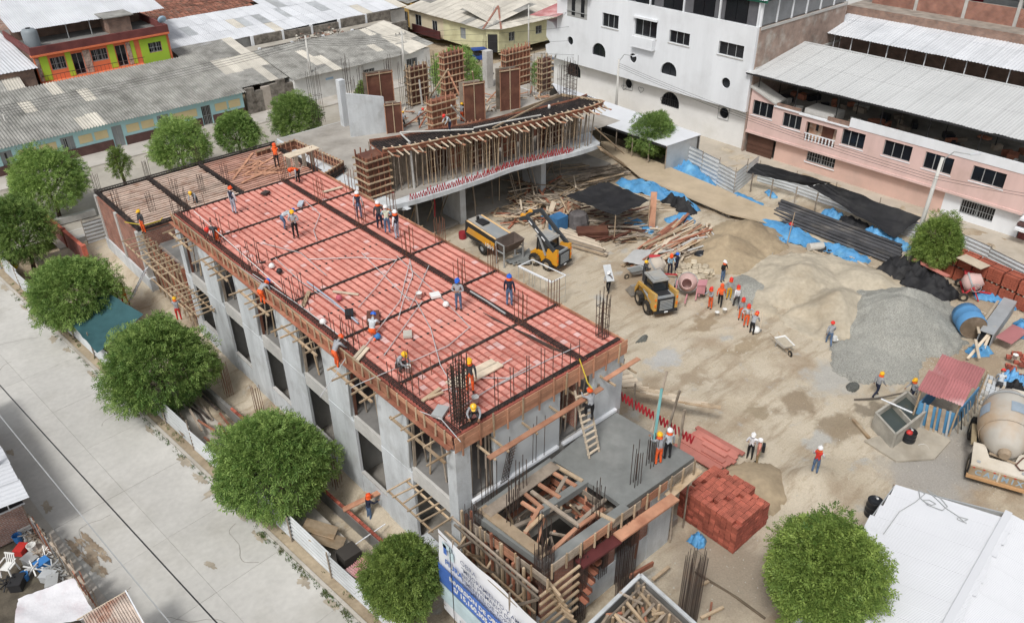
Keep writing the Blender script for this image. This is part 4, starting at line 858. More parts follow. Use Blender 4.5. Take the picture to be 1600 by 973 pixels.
# ---- orange and lime house
orange_p = mat('paint_orange', (.72,.2,.09), .8, .08, 1.5); lime = mat('paint_lime', (.42,.62,.06), .8, .06, 1.5); mosaic = mat('stone_cladding', (.45,.36,.3), .85, .5, 12, (.2,.15,.13)); parapet_m = mat('parapet_maroon', (.17,.055,.05), .85, .2, 3, (.12,.04,.04))
H2 = thing('balcony_house', 'orange and lime two storey house with balcony and maroon parapet', 'house', (27,100,0))
Y2 = 98
w2 = [(21.4,22.9,5.2,6.5),(25.6,27.3,5.3,6.55),(31.8,33.3,5.1,6.2)]; d2 = [(23.6,24.7,4.3,6.55),(28.2,29.3,4.3,6.55)]
skin('wall', 'y', Y2, rect(19.9,34.3,0,7.0), [rect(*q) for q in w2+d2], .25, orange_p, H2)
for a, b in ((20.4,21.2),(22.98,23.55),(27.4,28.1),(29.9,30.3)): bx('lime_panel', a, b, Y2-.04, Y2-.01, 4.3, 6.8, lime, H2)
skin('lime_panel', 'y', Y2-.05, rect(30.9,34.0,2.5,6.75), [rect(*w2[2])], .04, lime, H2)
bx('stone_panel', 24.75, 25.5, Y2-.05, Y2-.01, 4.3, 6.7, mosaic, H2); bx('stone_panel', 29.4,29.85, Y2-.05, Y2-.01, 4.3, 6.7, mosaic, H2); bx('stone_panel', 20.0,20.35, Y2-.05, Y2-.01, 4.3, 6.7, mosaic, H2)
for q in w2: window(H2, 'y', Y2, rect(*q), .14, mull=(2,1), bars=4)
for q in d2: window(H2, 'y', Y2, rect(*q), .14, 'door', mull=(1,1))
bx('inner_wall', 20, 34.2, Y2+.26, 112, 0, 6.9, brick_wall_old, H2)
bx('cornice', 19.7, 34.4, Y2-.35, Y2+.3, 6.9, 7.1, orange_p, H2); bx('parapet', 19.7, 34.4, Y2-.3, Y2-.1, 7.1, 7.9, parapet_m, H2); bx('parapet', 34.2, 34.4, Y2-.1, 108, 7.1, 7.9, parapet_m, H2); bx('parapet', 19.7, 19.9, Y2-.1, 108, 7.1, 7.9, parapet_m, H2)
bx('terrace', 19.9, 34.2, Y2-.1, 112, 6.95, 7.12, concrete_dark, H2)
bx('balcony_slab', 19.9, 30.8, Y2-1.0, Y2-.05, 4.05, 4.25, orange_p, H2)
for k in range(36): bx('baluster', 20.0+k*.3, 20.14+k*.3, Y2-1.0, Y2-.9, 3.7, 4.05, lime if k % 2 else mat('paint_ochre', (.5,.35,.05)), H2)
for k in range(26): rod('rail_bar', (20.1+k*.42,Y2-.95,4.25), (20.1+k*.42,Y2-.95,5.05), .035, orange_p if k % 6 == 0 else maroon, H2, 4)
bar('handrail', (20,Y2-.95,5.05), (30.8,Y2-.95,5.05), .05, .05, maroon, H2)
bx('terrace_hut', 29, 31.5, 101, 103.5, 7.1, 8.9, brick_wall_old, H2); bx('hut_roof', 28.6, 31.9, 100.6, 103.8, 8.9, 9.0, fibre_cement, H2); bx('terrace_wall', 20, 34, 105.5, 105.8, 7.1, 9.0, brick_wall_old, H2)
corr_roof(H2, (19.6,102.3,8.7), (36.0,102.3,8.7), (20.4,112.5,10.2), 12, 2, [metal_white], 6, .025)
for x in (22,25,27.5): rod('post', (x,102.5,7.1), (x,102.5,8.8), .1, steel_paint, H2)
TANK = thing('water_tank', 'grey cylindrical water tank on the terrace of the orange house', 'tank', (20.9,101.0,7.12)); MB().lathe([(0,7.12),(.75,7.12),(.78,7.4),(.78,8.8),(.6,9.1),(.2,9.15),(0,9.15)], 18, M=Matrix.Translation((20.9,101,0))).build('tank_body', mat('tank_grey', (.24,.27,.29), .5, .1, 2), TANK, True); MB().lathe([(.24,9.15),(.24,9.24),(0,9.26)], 14, M=Matrix.Translation((20.9,101,0))).build('lid', plastic_black, TANK)
DISH = thing('satellite_dish', 'pale blue satellite dish on the parapet of the orange house', 'satellite dish', (34.2,Y2+.5,7.9)); MB().lathe([(0,0),(.25,.03),(.5,.12),(.5,.14),(.25,.05),(0,.02)], 16, M=Matrix.Translation((34.2,Y2+.4,8.3)) @ Matrix.Rotation(radians(-60),4,'X')).build('reflector', mat('dish_blue', (.4,.55,.68), .5), DISH, True); rod('mast', (34.2,Y2+.5,7.9), (34.2,Y2+.5,8.25), .05, steel_paint, DISH)
# ---- generic background houses
def far_house(name, label, x0, x1, y0, y1, zw, wall_m, roof=None, mats=None, nu=8, nv=2, zr=None, holes=(), side=None, flat=None):
    t = thing(name, label, 'house', ((x0+x1)/2,(y0+y1)/2,0))
    bx('wall', x0, x1, y0, y1, 0, zw, wall_m, t)
    if mats:
        z0, z1 = roof; corr_roof(t, (x0-.3,y0-.4,z0), (x1+.3,y0-.4,z0), (x0-.3,y1+.2,z1), nu, nv, mats, 6, .03)
    if flat: bx('roof_slab', x0-.1, x1+.1, y0-.1, y1+.1, zw, zw+.15, flat, t)
    for axis, c, q in holes:
        window(t, axis, c-.2, rect(*q), .16, mull=(1,1))
    return t
tile_red = mat('roof_tile', (.25,.11,.075), .9, .4, 5, (.13,.08,.06), .3, rnd=.3)
far_house('brick_house', 'bare brick house with grey sheet roof left of the orange house', 4, 19.4, 97, 110, 6.0, brick_wall_old, (6.1,7.4), [metal_white], 8, 2)
far_house('low_house', 'low house with pale corrugated roof at the left edge', -8, 17.5, 95.6, 97, 4.4, fibre_pale, (4.6,5.6), [fibre_cement,fibre_pale], 16, 1)
t = far_house('tile_house', 'house with ragged dark clay tile roof beyond the silver sheets', 37.5, 52, 108.5, 121, 4.4, brick_wall_old)
for j in range(16):
    for i in range(24): bar('roof_tile', (37.3+i*.62,108.3+j*.8,4.5+j*.13+U(0,.04)), (37.3+i*.62,109.2+j*.8,4.63+j*.13), .5, .09, tile_red, t) if j < 12 else None
t = far_house('tile_house', 'second clay tile roof house further back at the top edge', 52.5, 63, 117, 128, 4.4, brick_wall_old)
for j in range(8):
    for i in range(16): bar('roof_tile', (52.4+i*.65,116.8+j*1.1,4.6+j*.2+U(0,.04)), (52.4+i*.65,118.0+j*1.1,4.8+j*.2), .55, .09, tile_red, t)
far_house('workshop', 'workshop with bright silver patchwork sheet roof', 35.5, 52, 100.5, 110, 4.2, concrete_pale, (4.3,5.6), [metal_white]*9+[metal_grey,fibre_pale], 14, 3)
far_house('workshop', 'workshop with wide pale metal roof beside the stone parapets', 52.2, 69, 100.6, 116, 4.0, concrete_pale, (4.3,6.2), [metal_white]*6+[fibre_pale,metal_grey], 12, 4)
far_house('ruin_house', 'small house with sagging beige fibre sheets beside the lime wall', 35.4, 42.5, 95.5, 100.3, 3.4, concrete_dark, (3.5,4.4), [fibre_pale,fibre_cement], 6, 1)
# open-topped lots with dark stone parapets
stone = mat('rubble_stone', (.2,.18,.155), .95, .5, 6, (.11,.095,.08), .6)
LOT = thing('stone_lot', 'roofless lot with dark rubble stone parapets and white pillars', 'lot', (54,96,0))
bx('roof_floor', 42.6, 64.5, 93.9, 99.4, 0, 3.3, mat('old_floor', (.4,.37,.32), .95, .25, 1.5, (.3,.27,.22)), LOT)
for y, x0, x1 in ((93.7,43,64.6),(99.7,45,66)):
    n = 5
    for k in range(n):
        a, b = x0+(x1-x0)*k/n, x0+(x1-x0)*(k+1)/n; bx('stone_wall', a+.3, b, y, y+.3, 2.6, 4.2+U(-.2,.2), stone, LOT); bx('pillar', a, a+.3, y-.03, y+.33, 2.6, 4.4, white_paint, LOT)
for k in range(70):
    p = Vector((U(50,56),U(95.5,98.5),3.32+abs(random.gauss(0,.25)))); link('rubble', cube(random.choice((stone,fibre_pale,brick_wall_old))), LOT, Matrix.Translation(p) @ Matrix.Rotation(U(0,3),4,(U(-1,1),U(-1,1),1)) @ Matrix.Diagonal((U(.2,.7),U(.2,.5),U(.1,.3),1)))
# ---- ruined stone wall and white warehouse on the street
RW = thing('ruin_wall', 'rough grey rubble wall between the sky blue house and the white warehouse', 'wall', (39,86,0))
for k in range(6): bx('wall_piece', 36.6+k*.95, 37.58+k*.95, 84.9, 85.3, 0, 2.9+U(-.5,.2), stone if k != 2 else mat('old_plaster', (.42,.37,.32), .95, .25, 2, (.2,.18,.15)), RW)
corr_roof(RW, (36.5,85.6,2.9), (42.2,85.6,2.9), (36.5,93.2,4.2), 5, 2, [fibre_pale,fibre_cement,fibre_pale], 6, .03)
W1 = thing('warehouse', 'white street warehouse with barred windows and grey fibre sheet roof', 'warehouse', (51,88,0))
old_white = mat('old_white', (.62,.62,.6), .9, .12, 1.5, (.5,.48,.45), .1)
w1 = [(51.3,52.9,.6,2.1),(57.6,59.2,.65,2.15)]
skin('wall', 'y', 84.4, rect(42.2,61.2,0,2.95), [rect(*q) for q in w1], .25, old_white, W1)
for q in w1: window(W1, 'y', 84.4, rect(*q), .12, mull=(1,1), bars=6)
bx('inner_wall', 42.3, 61.1, 84.7, 93.5, 0, 2.9, old_white, W1)
corr_roof(W1, (42.0,83.9,2.95), (57.8,83.9,2.95), (42.0,93.4,4.3), 15, 4, [fibre_cement]*9+[fibre_pale], 4, .055)
corr_roof(W1, (57.8,83.9,2.9), (62.0,84.6,3.3), (57.0,93.4,4.2), 4, 3, [fibre_pale,fibre_cement,fibre_pale], 6, .03)
bx('graffiti', 46.2, 47.2, 84.385, 84.395, 1.95, 2.2, mat('faded_blue', (.3,.42,.55)), W1)
# ---- yellow-green corner house
yellow_p = mat('paint_yellow', (.62,.6,.38), .85, .1, 1.5, (.52,.49,.3)); tan_p = mat('paint_tan', (.66,.58,.42), .85, .1, 1.5)
H3 = thing('corner_house', 'pale yellow green corner house with hipped fibre sheet roof', 'house', (80,94,0))
wy = [(92.0,93.1,1.0,2.4),(98.5,99.6,1.2,2.4)]; dy = [(101.6,103.0,1.1,2.6),(94.6,95.4,1.1,2.5)]
skin('wall', 'x', 72.0, rect(86.2,95.6,0,3.1), [rect(90.6,91.8,.9,2.4)], .25, yellow_p, H3); skin('wall', 'x', 72.1, rect(95.6,104,0,3.0), [rect(97.2,98.3,.7,2.2),rect(101.0,102.4,.9,2.4)], .25, tan_p, H3)
skin('wall', 'y', 85.0, rect(73.2,92,0,3.1), [rect(75.0,76.1,1.1,2.3),rect(80,81.2,1.2,2.3),rect(83.5,85.2,1.2,2.3)], .25, yellow_p, H3)
d0, d1 = Vector((72.0,86.2,0)), Vector((73.2,85.0,0)); MB().prism([d0, d1, d1+Vector((0,0,3.1)), d0+Vector((0,0,3.1))], (.1,.1,0)).build('corner_wall', yellow_p, H3)
MB().prism([d0.lerp(d1,.12)+Vector((-.06,-.06,.02)), d0.lerp(d1,.88)+Vector((-.06,-.06,.02)), d0.lerp(d1,.88)+Vector((-.06,-.06,2.4)), d0.lerp(d1,.12)+Vector((-.06,-.06,2.4))], (.04,.04,0)).build('door', paint_black, H3)
for q in ((90.6,91.8,.9,2.4),(97.2,98.3,.7,2.2),(101.0,102.4,.9,2.4)): window(H3, 'x', 72.0, rect(*q), .14, pane_m=glass_dark if q[0] > 95 else MATS['shutter_grey'], mull=(1,1))
for q in ((75.0,76.1,1.1,2.3),(80,81.2,1.2,2.3),(83.5,85.2,1.2,2.3)): window(H3, 'y', 85, rect(*q), .14, mull=(1,1), bars=3)
bx('inner_wall', 72.4, 92, 86.5, 104, 0, 3.0, yellow_p, H3)
corr_roof(H3, (71.4,86.0,3.1), (71.4,104.3,3.1), (81,86.0,4.9), 14, 3, [fibre_pale]*6+[fibre_cement], 4, .05)
corr_roof(H3, (73.2,84.4,3.1), (92,84.4,3.1), (73.2,93.5,4.7), 14, 3, [fibre_pale]*6+[fibre_cement], 4, .05)
MB().prism([(71.5,86.2,3.12),(73.2,84.5,3.12),(77.5,90,4.55)], (0,0,.03)).build('hip_sheet', fibre_pale, H3)
for a in ((71.5,86.2),(73.2,84.5)): bar('ridge_tile', (*a,3.2), (77.5,90,4.65), .25, .08, mat('rusty_ridge', (.3,.15,.11), .9, .2), H3)
bx('maroon_gate', 71.4, 71.55, 95.8, 102.5, 0, 1.15, mat('gate_maroon', (.08,.025,.025), .7), H3)
ROW = [('paint_ochre2',(.55,.36,.12),104.2,108.2,'ochre'),('white_paint',None,108.2,111.2,'white'),('paint_sky2',(.16,.45,.72),111.2,117,'bright blue'),('paint_lime2',(.5,.62,.3),117,122,'pale green')]
for nm, c, a, b, w in ROW:
    t = thing('row_house', 'narrow %s street front in the row at the top edge' % w, 'house', (76,(a+b)/2,0)); mm = white_paint if c is None else mat(nm, c, .85, .08, 1.5)
    u = (a+b)/2
    skin('wall', 'x', 72.6, rect(a,b,0,3.6), [rect(u-1.1,u-.2,.02,2.2),rect(u+.3,u+1.1,1.1,2.1)], .25, mm, t); bx('inner_wall', 72.9, 84, a+.02, b-.02, 0, 3.5, mm, t)
    window(t, 'x', 72.6, rect(u-1.1,u-.2,.02,2.2), .14, 'door'); window(t, 'x', 72.6, rect(u+.3,u+1.1,1.1,2.1), .14)
    corr_roof(t, (72.2,a,3.6), (72.2,b,3.6), (82,a,4.8), 4, 3, [fibre_pale,fibre_cement], 6, .03)
far_house('brick_house', 'bare red brick house behind the corner house at the top edge', 93, 106, 86, 100, 6.5, brick_wall, flat=concrete_pale)
# ---- tall white building with round and arched windows
WB = thing('white_building', 'tall white building with round portholes and arched windows', 'building', (74,54,0))
XU, XL = 66.5, 67.45
def uzx(px, py, X): q = PX(px, py, X); return q.y, q.z
def rpx(x0, y0, x1, y1, X, g=0):
    a, b = uzx((x0+x1)/2, (y0+y1)/2, X); return a, b
rects = [(58.1,60.4,8.75,10.15),(53.0,55.9,8.7,10.35),(48.9,51.4,8.75,9.95),(42.7,45.5,8.75,9.95)]
discs = [(64.6,6.7,.45),(56.0,6.85,.48),(44.2,6.75,.5)]; arcs = [(59.6,61.6,5.6,7.0),(50.1,52.3,5.75,7.25)]
rects = [tuple(q) for q in rects]
discs = [(*uzx(891,64,XU),.45),(*uzx(989,91,XU),.48),(*uzx(1134,130,XU),.5)]
arcs = [(uzx(946,85,XU)[0],uzx(925,85,XU)[0],uzx(935,88,XU)[1],uzx(935,69,XU)[1]+.1),(uzx(1057,115,XU)[0],uzx(1032,115,XU)[0],uzx(1045,118,XU)[1],uzx(1045,99,XU)[1]+.1)]
skin('upper_wall', 'x', XU, rect(41.6,67.2,4.0,11.8), [rect(*r) for r in rects]+[disc(*d) for d in discs]+[arch(*a) for a in arcs], .35, white_paint, WB)
for r in rects: window(WB, 'x', XU, rect(*r), .22, mull=(2,1))
for r in rects: bx('sill', XU-.06, XU-.002, r[0]-.08, r[1]+.08, r[2]-.1, r[2]-.02, concrete_pale, WB)
for d in discs: window(WB, 'x', XU, disc(*d), .22, mull=(0,0), frame_m=paint_black)
for a in arcs: window(WB, 'x', XU, arch(*a), .22, mull=(1,0), frame_m=paint_black)
discl = [(*uzx(982,131,XL),.5),(*uzx(1131,177,XL),.55)]; arcl = [(uzx(907,118,XL)[0],uzx(886,118,XL)[0],uzx(897,120,XL)[1],uzx(897,99,XL)[1]+.1),(uzx(1061,165,XL)[0],uzx(1032,165,XL)[0],uzx(1046,167,XL)[1],uzx(1046,146,XL)[1]+.15)]
skin('lower_wall', 'x', XL, rect(41.6,68.5,0,4.05), [disc(*d) for d in discl]+[arch(*a) for a in arcl], .35, mat('white_worn', (.74,.735,.72), .85, .08, 1.0, (.66,.65,.62)), WB)
for d in discl: window(WB, 'x', XL, disc(*d), .2, mull=(0,0), frame_m=paint_black); u, z, r = d; MB().path([(XL-.06,u-.62,z-.62),(XL-.06,u+.62,z-.62),(XL-.06,u+.62,z+.62),(XL-.06,u-.62,z+.62),(XL-.06,u-.62,z-.62)], .03, 4).build('grille', steel_paint, WB)
for a in arcl:
    window(WB, 'x', XL, arch(*a), .2, mull=(1,0), frame_m=paint_black, bars=7)
bx('soffit', XU+.36, XL+.36, 41.65, 67.1, 4.0, 4.04, white_paint, WB)
bx('inner_wall', XL+.36, 82, 41.7, 67, .1, 11.7, white_paint, WB)
bx('side_wall', XU+.36, 82, 41.5, 41.69, .1, 11.75, mat('brick_plastered', (.32,.24,.2), .9, .3, 3, (.4,.36,.32)), WB)
for z in (4.0,7.9,11.5): bx('side_band', XU+.4, 82, 41.44, 41.5, z, z+.25, concrete_pale, WB)
u = (54.4); bx('balcony_box', XU-.5, XU-.02, 53.0, 55.9, 7.6, 8.65, white_paint, WB); bx('window_hood', XU-.25, XU-.02, 52.9, 56.0, 10.4, 10.6, white_paint, WB)
# glazed top floor
bx('top_inner', XU+.5, 82, 41.9, 58.5, 11.8, 14.0, dark_void, WB)
for k in range(14):
    a = 41.8+k*1.2; bx('glass_panel', XU+.25, XU+.3, a+.03, a+1.17, 11.85, 13.9, glass_dark if k % 3 else mat('curtain', (.12,.12,.13), .7), WB)
for k in range(5): bx('mullion', XU+.1, XU+.32, 41.7+k*4.15, 41.85+k*4.15, 11.8, 13.95, white_paint, WB)
for k in range(6): bx('glass_panel', XU+.5+k*2.5, XU+2.8+k*2.5, 41.6, 41.64, 11.85, 13.9, mat('curtain_grey', (.22,.23,.24), .5), WB)
for k in range(7): bx('mullion', XU+.3+k*2.5, XU+.48+k*2.5, 41.52, 41.7, 11.8, 13.95, white_paint, WB)
bx('green_fascia', XU-.05, XU+.1, 41.0, 59, 13.95, 14.2, mat('paint_green', (.03,.17,.11), .6), WB)
corr_roof(WB, (XU-.2,41.0,14.2), (XU-.2,59,14.2), (76,41.0,16.0), 16, 2, [metal_white], 5, .025)
MB().prism([(XU,41.2,14.1),(76,41.2,15.9),(82,41.2,14.1)], (0,.1,0)).build('gable', MATS['paint_green'], WB)
# left corner: rounded return, balcony and red canopy
MB().prism([(XU,67.2,4.6),(XU,67.2,7.2),(XU,67.9,7.9),(XU,68.8,8.0),(XU,68.9,6.2),(XU,68.2,5.6),(XU,69.0,5.2),(XU,68.8,4.3),(XU,67.6,4.0)], (8,0,0)).build('corner_wing', white_paint, WB)
bx('balcony_floor', XU+.1, 74, 62.5, 69.0, 8.0, 8.2, white_paint, WB) if False else None
bx('balcony_niche', XU-.02, XU+.05, 62.6, 65.6, 9.0, 11.7, mat('niche_grey', (.35,.35,.34), .8), WB); bar('balcony_rail', (XU-.1,62.6,9.6), (XU-.1,65.6,9.6), .05, .05, steel_paint, WB)
bx('niche_door', XU-.06, XU-.03, 63.0, 63.5, 9.2, 11.0, glass_dark, WB); bx('niche_door', XU-.06, XU-.03, 64.4, 64.9, 9.2, 11.0, glass_dark, WB)
corr_roof(WB, (XU-1.2,66.2,8.9), (XU-1.2,70.5,8.4), (XU+5,66.2,9.8), 4, 1, [metal_red], 5, .03); corr_roof(WB, (XU-1.0,61.8,11.9), (XU-1.0,66.2,11.9), (XU+5,61.8,12.8), 4, 1, [metal_red], 5, .03)
for q, s in (((57.6,2.6),.3),((52.2,2.5),.3),((55.2,2.9),.35)):            # chalk hearts on the wall
    u, z = q; MB().path([(XL-.02,u+s*1.1*sin(t)**3, z+s*(.8*cos(t)-.32*cos(2*t)-.12*cos(3*t))) for t in np.linspace(0,6.283,22)], .018, 4).build('graffiti', paint_black, WB)
# ---- white canopy shed in front of it
CAN = thing('canopy_shed', 'low open shed with white sheet roof below the white building', 'shed', (60,50,0))
ca, cb, cc, cd2 = P(862,130,3.2), P(1096,211,3.1), P(1042,229,2.7), P(893,178,2.7)
MB().prism([ca, cb, cc, cd2], (0,0,.05)).build('roof_sheet', metal_white, CAN)
for k in range(7):
    q = cd2.lerp(cc, k/6); rod('post', (q.x,q.y,0), (q.x,q.y,2.7), .1, wood_grey, CAN)
bar('eave_pipe', cd2+Vector((-.1,-.1,-.1)), cc+Vector((-.1,-.1,-.1)), .08, .08, paint_black, CAN)
MB().prism([(cb.x-.3,cb.y,0),(cb.x-.3,cb.y,3.0),(ca.x-.3,ca.y,3.1),(ca.x-.3,ca.y,0)], (.05,0,0)).build('painted_shade', dark_void, CAN)  # dark sheet painted as the shade beneath the open shed roof
MB().prism([(cc.x,cc.y,0),(cb.x,cb.y+.1,0),(cb.x,cb.y+.1,3.05),(cc.x,cc.y,2.65)], (0,.04,0)).build('side_sheet', metal_grey, CAN)
# ---- pink building with the broad pale roof
pink_p = mat('paint_pink', (.66,.475,.435), .85, .08, 2.4, (.6,.43,.385), streak=.15); pink_worn = mat('paint_pink_worn', (.63,.43,.36), .85, .1, 1.0, (.55,.39,.33))
PK = thing('pink_building', 'pink two storey building with broad pale sheet roof over its terrace', 'building', (72,29,0))
XP = 66.8
pw = [(38.9,41.1,3.9,5.55),(35.9,37.8,3.6,4.9),(29.8,31.9,3.5,4.9),(25.7,28.1,3.6,4.95),(22.3,24.6,3.5,4.9),(18.3,20.8,3.6,4.85)]; niche = (32.4,35.4,2.95,4.65)
skin('upper_wall', 'x', XP, [(16.4,2.1),(41.4,2.1),(41.4,6.35),(38.6,5.4),(38.6,5.2),(16.4,5.2)], [rect(*q) for q in pw if q[0] != 38.9]+[rect(*niche)]+[rect(38.9,41.1,3.9,5.3)], .3, pink_p, PK)
for q in pw: window(PK, 'x', XP, rect(q[0],q[1],q[2],min(q[3],5.3)), .2, mull=(2,1)); bx('sill', XP-.05, XP-.002, q[0]-.08, q[1]+.08, q[2]-.09, q[2]-.02, white_paint, PK)
gl = [(32.2,35.0,.95,2.0),(18.4,21.0,.6,1.7)]
skin('lower_wall', 'x', XP+.45, rect(22.4,38.3,0,2.15), [rect(32.2,35.0,.9,1.95)], .3, pink_worn, PK)
skin('lower_wall', 'x', XP+.45, rect(16.4,22.4,0,2.15), [rect(18.4,21.0,.6,1.75)], .3, white_paint, PK)
window(PK, 'x', XP+.45, rect(32.2,35.0,.9,1.95), .15, bars=10); window(PK, 'x', XP+.45, rect(18.4,21.0,.6,1.75), .15, bars=12)
MB().path([(XP+.38,32.1,.82),(XP+.38,35.1,.82),(XP+.38,35.1,.95)], .05, 4).build('sill', white_paint, PK)
garage = mat('garage_brown', (.1,.05,.035), .7, .2, 2)
bx('garage_door', XP+.35, XP+.4, 38.5, 41.3, 0, 2.2, garage, PK)
for k in range(1,5): bx('garage_rib', XP+.3, XP+.349, 38.5, 41.3, k*.45-.02, k*.45+.02, garage, PK)
bx('storey_band', XP-.12, XP-.01, 16.4, 41.4, 2.1, 2.3, pink_p, PK)
bx('inner_wall', XP+.76, 76, 16.5, 41.3, 0, 4.7, dark_void, PK)
# tiled balcony niche
bx('niche_back', XP+.7, XP+.75, 32.4, 35.4, 2.9, 4.69, mat('niche_tile', (.5,.3,.2), .6, .4, 6, (.62,.55,.45)), PK); bx('niche_door', XP+.64, XP+.69, 33.0, 34.1, 3.0, 4.6, ply_brown, PK); bx('niche_slot', XP+.66, XP+.69, 34.5, 34.75, 3.8, 4.5, paint_black, PK)
for k in range(9): bx('baluster', XP-.05, XP-.01, 32.5+k*.33, 32.62+k*.33, 2.95, 3.6, white_paint, PK)
bar('handrail', (XP-.03,32.4,3.62), (XP-.03,35.4,3.62), .08, .08, white_paint, PK)
# terrace: parapets, floor, clutter, posts
bx('terrace_floor', XP+.3, 75.5, 16.5, 41.3, 4.7, 4.9, mat('terrace_floor', (.26,.245,.22), .95, .3, 1.5, (.17,.16,.14)), PK)
bx('parapet', XP-.05, XP+.2, 16.4, 31.4, 5.2, 5.95, white_paint, PK)
for a, b in ((31.4,33.5),(36.2,38.6)): bx('parapet', XP-.02, XP+.2, a, b, 5.2, 5.55, brick_wall_old, PK)
for a, b, z in ((31.4,36.2,5.2),(36.2,38.8,5.3)): bx('coping', XP-.15, XP+.25, a, b, z-.1, z+.02, white_paint, PK)
MB().prism([(XP-.2,38.6,5.4),(XP-.2,41.5,6.4),(XP+1.4,41.5,6.5),(XP+1.4,38.6,5.5)], (0,0,.15)).build('stair_roof', concrete_pale, PK)
bx('terrace_hut', XP+.4, XP+2.4, 33.2, 36.0, 4.9, 5.65, concrete_pale, PK)
bx('back_wall', 75.2, 75.5, 16.4, 41.4, 4.9, 8.8, mat('terrace_wall', (.3,.28,.25), .95, .3, 2), PK)
for y in (17,21,25,29,33,37,41): rod('post', (67.2,y,4.9), (67.2,y,7.9), .09, paint_black, PK); rod('post', (71,y,4.9), (71,y,8.3), .09, paint_black, PK)
for k in range(44): link('terrace_clutter', cube(random.choice((wood_grey,concrete_pale,plastic_black,wood_red))), PK, Matrix.Translation((U(68,73),U(18,40),5.1)) @ Matrix.Rotation(U(0,3),4,'Z') @ Matrix.Diagonal((U(.3,1.4),U(.1,.8),U(.1,.7),1)))
roof_pale = mat('roof_pale', (.53,.535,.53), .5, .05, .8, (.5,.505,.5), rnd=.012)
corr_roof(PK, (66.1,16.0,7.85), (66.1,41.9,7.85), (74.9,16.0,9.05), 26, 2, [roof_pale], 4, .02, jit=.003)
bar('ridge_cap', (74.9,16,9.1), (74.9,41.9,9.1), .3, .06, roof_pale, PK)
bar('fascia', (66.15,16,7.75), (66.15,41.9,7.75), .06, .12, paint_black, PK)
# stair entrance at the right end
for k in range(3): bx('entry_step', XP-1.2+k*.3, XP+.4, 15.2, 16.3, 1.3+k*.3, 1.5+k*.3, white_paint if k % 2 == 0 else maroon, PK)
bx('entry_door', XP+.4, XP+.45, 14.4, 16.3, 0, 2.0, parapet_m, PK); bx('entry_wall', XP+.46, 74, 10, 16.3, 0, 6.5, white_paint, PK)
# ---- buildings behind the pink one
B3 = thing('brick_building', 'brick building with long white lean-to roof behind the pink building', 'building', (86,32,0))
bx('wall', 84, 92, 14, 42.5, 0, 11.0, brick_wall_old, B3); bx('floor', 77, 84, 14, 41.5, 6.2, 6.4, concrete_dark, B3); bx('low_wall', 78, 84, 14, 42, 0, 6.2, brick_wall_old, B3)
for k in range(15): rod('post', (79.6,15+k*1.85,6.3), (79.6,15+k*1.85,9.3), .1 if k % 2 else .06, white_paint, B3)
corr_roof(B3, (79.0,13.5,9.2), (79.0,42.2,9.2), (86.6,13.5,10.7), 20, 2, [metal_white], 5, .025)
for k in range(6):
    a = 13+k*4.7; bx('brick_panel', 86.6, 86.9, a+.3, a+4.7, 10.4, 12.6, brick_wall, B3); bx('column', 86.5, 86.9, a, a+.3, 10, 15.5, concrete_pale, B3)
bx('red_wall', 91, 91.2, 12, 42, 10.9, 14.5, mat('paint_red_inner', (.2,.02,.03), .8), B3); bx('upper_floor', 86.9, 92, 12, 42, 10.8, 11.0, concrete_dark, B3)
corr_roof(B3, (85.4,10,15.0), (85.4,34,15.0), (94,10,16.4), 16, 2, [metal_white], 5, .025)
bx('blue_tub', 88, 90, 27, 31, 11.0, 12.9, mat('tub_grey', (.3,.32,.32), .7), B3)
far_house('low_house', 'low roofs with scattered silver laths between white and brick buildings', 84, 100, 44, 70, 3.6, concrete_dark, (3.9,5.5), [metal_white,fibre_pale,metal_grey,fibre_cement], 10, 5)
far_house('cream_house', 'pale cream house far back between the white and brick buildings', 101, 118, 44, 70, 6, tan_p, flat=concrete_pale)
for k in range(34):
    if k == 0: LATH = thing('lath_pile', 'scattered silver laths lying on the low roof behind white building', 'lath pile', (86,46,5.5))
    a = Vector((U(84,93),U(43.8,56),5.2+U(0,.6))); bar('lath', a, a+Vector((U(-.5,.5),U(1.5,4),U(-.2,.3))), .12, .05, random.choice((metal_white,metal_grey,paint_black)), LATH)
for x0, x1, y0, y1, z, lb, mm in ((94,125,86,110,5,'distant grey roofed house beyond the corner house',fibre_cement), (-40,-9,88,104,4,'distant grey roofed house left of the sky blue one',fibre_cement), (0,34,113,130,5.5,'distant brick house above the orange house',brick_wall_old), (66,92,119,140,4.5,'distant pale house above the row of street fronts',fibre_pale), (94,120,14,42,9,'distant flat roofed brick house beyond the red walled terrace',brick_wall_old), (34,66,124,140,4,'distant tile roofed house on the top edge',tile_red)):
    far_house('far_house', lb, x0, x1, y0, y1, z, brick_wall_old if mm is not fibre_pale else concrete_pale, (z+.1,z+1.6), [mm], 10, 3)
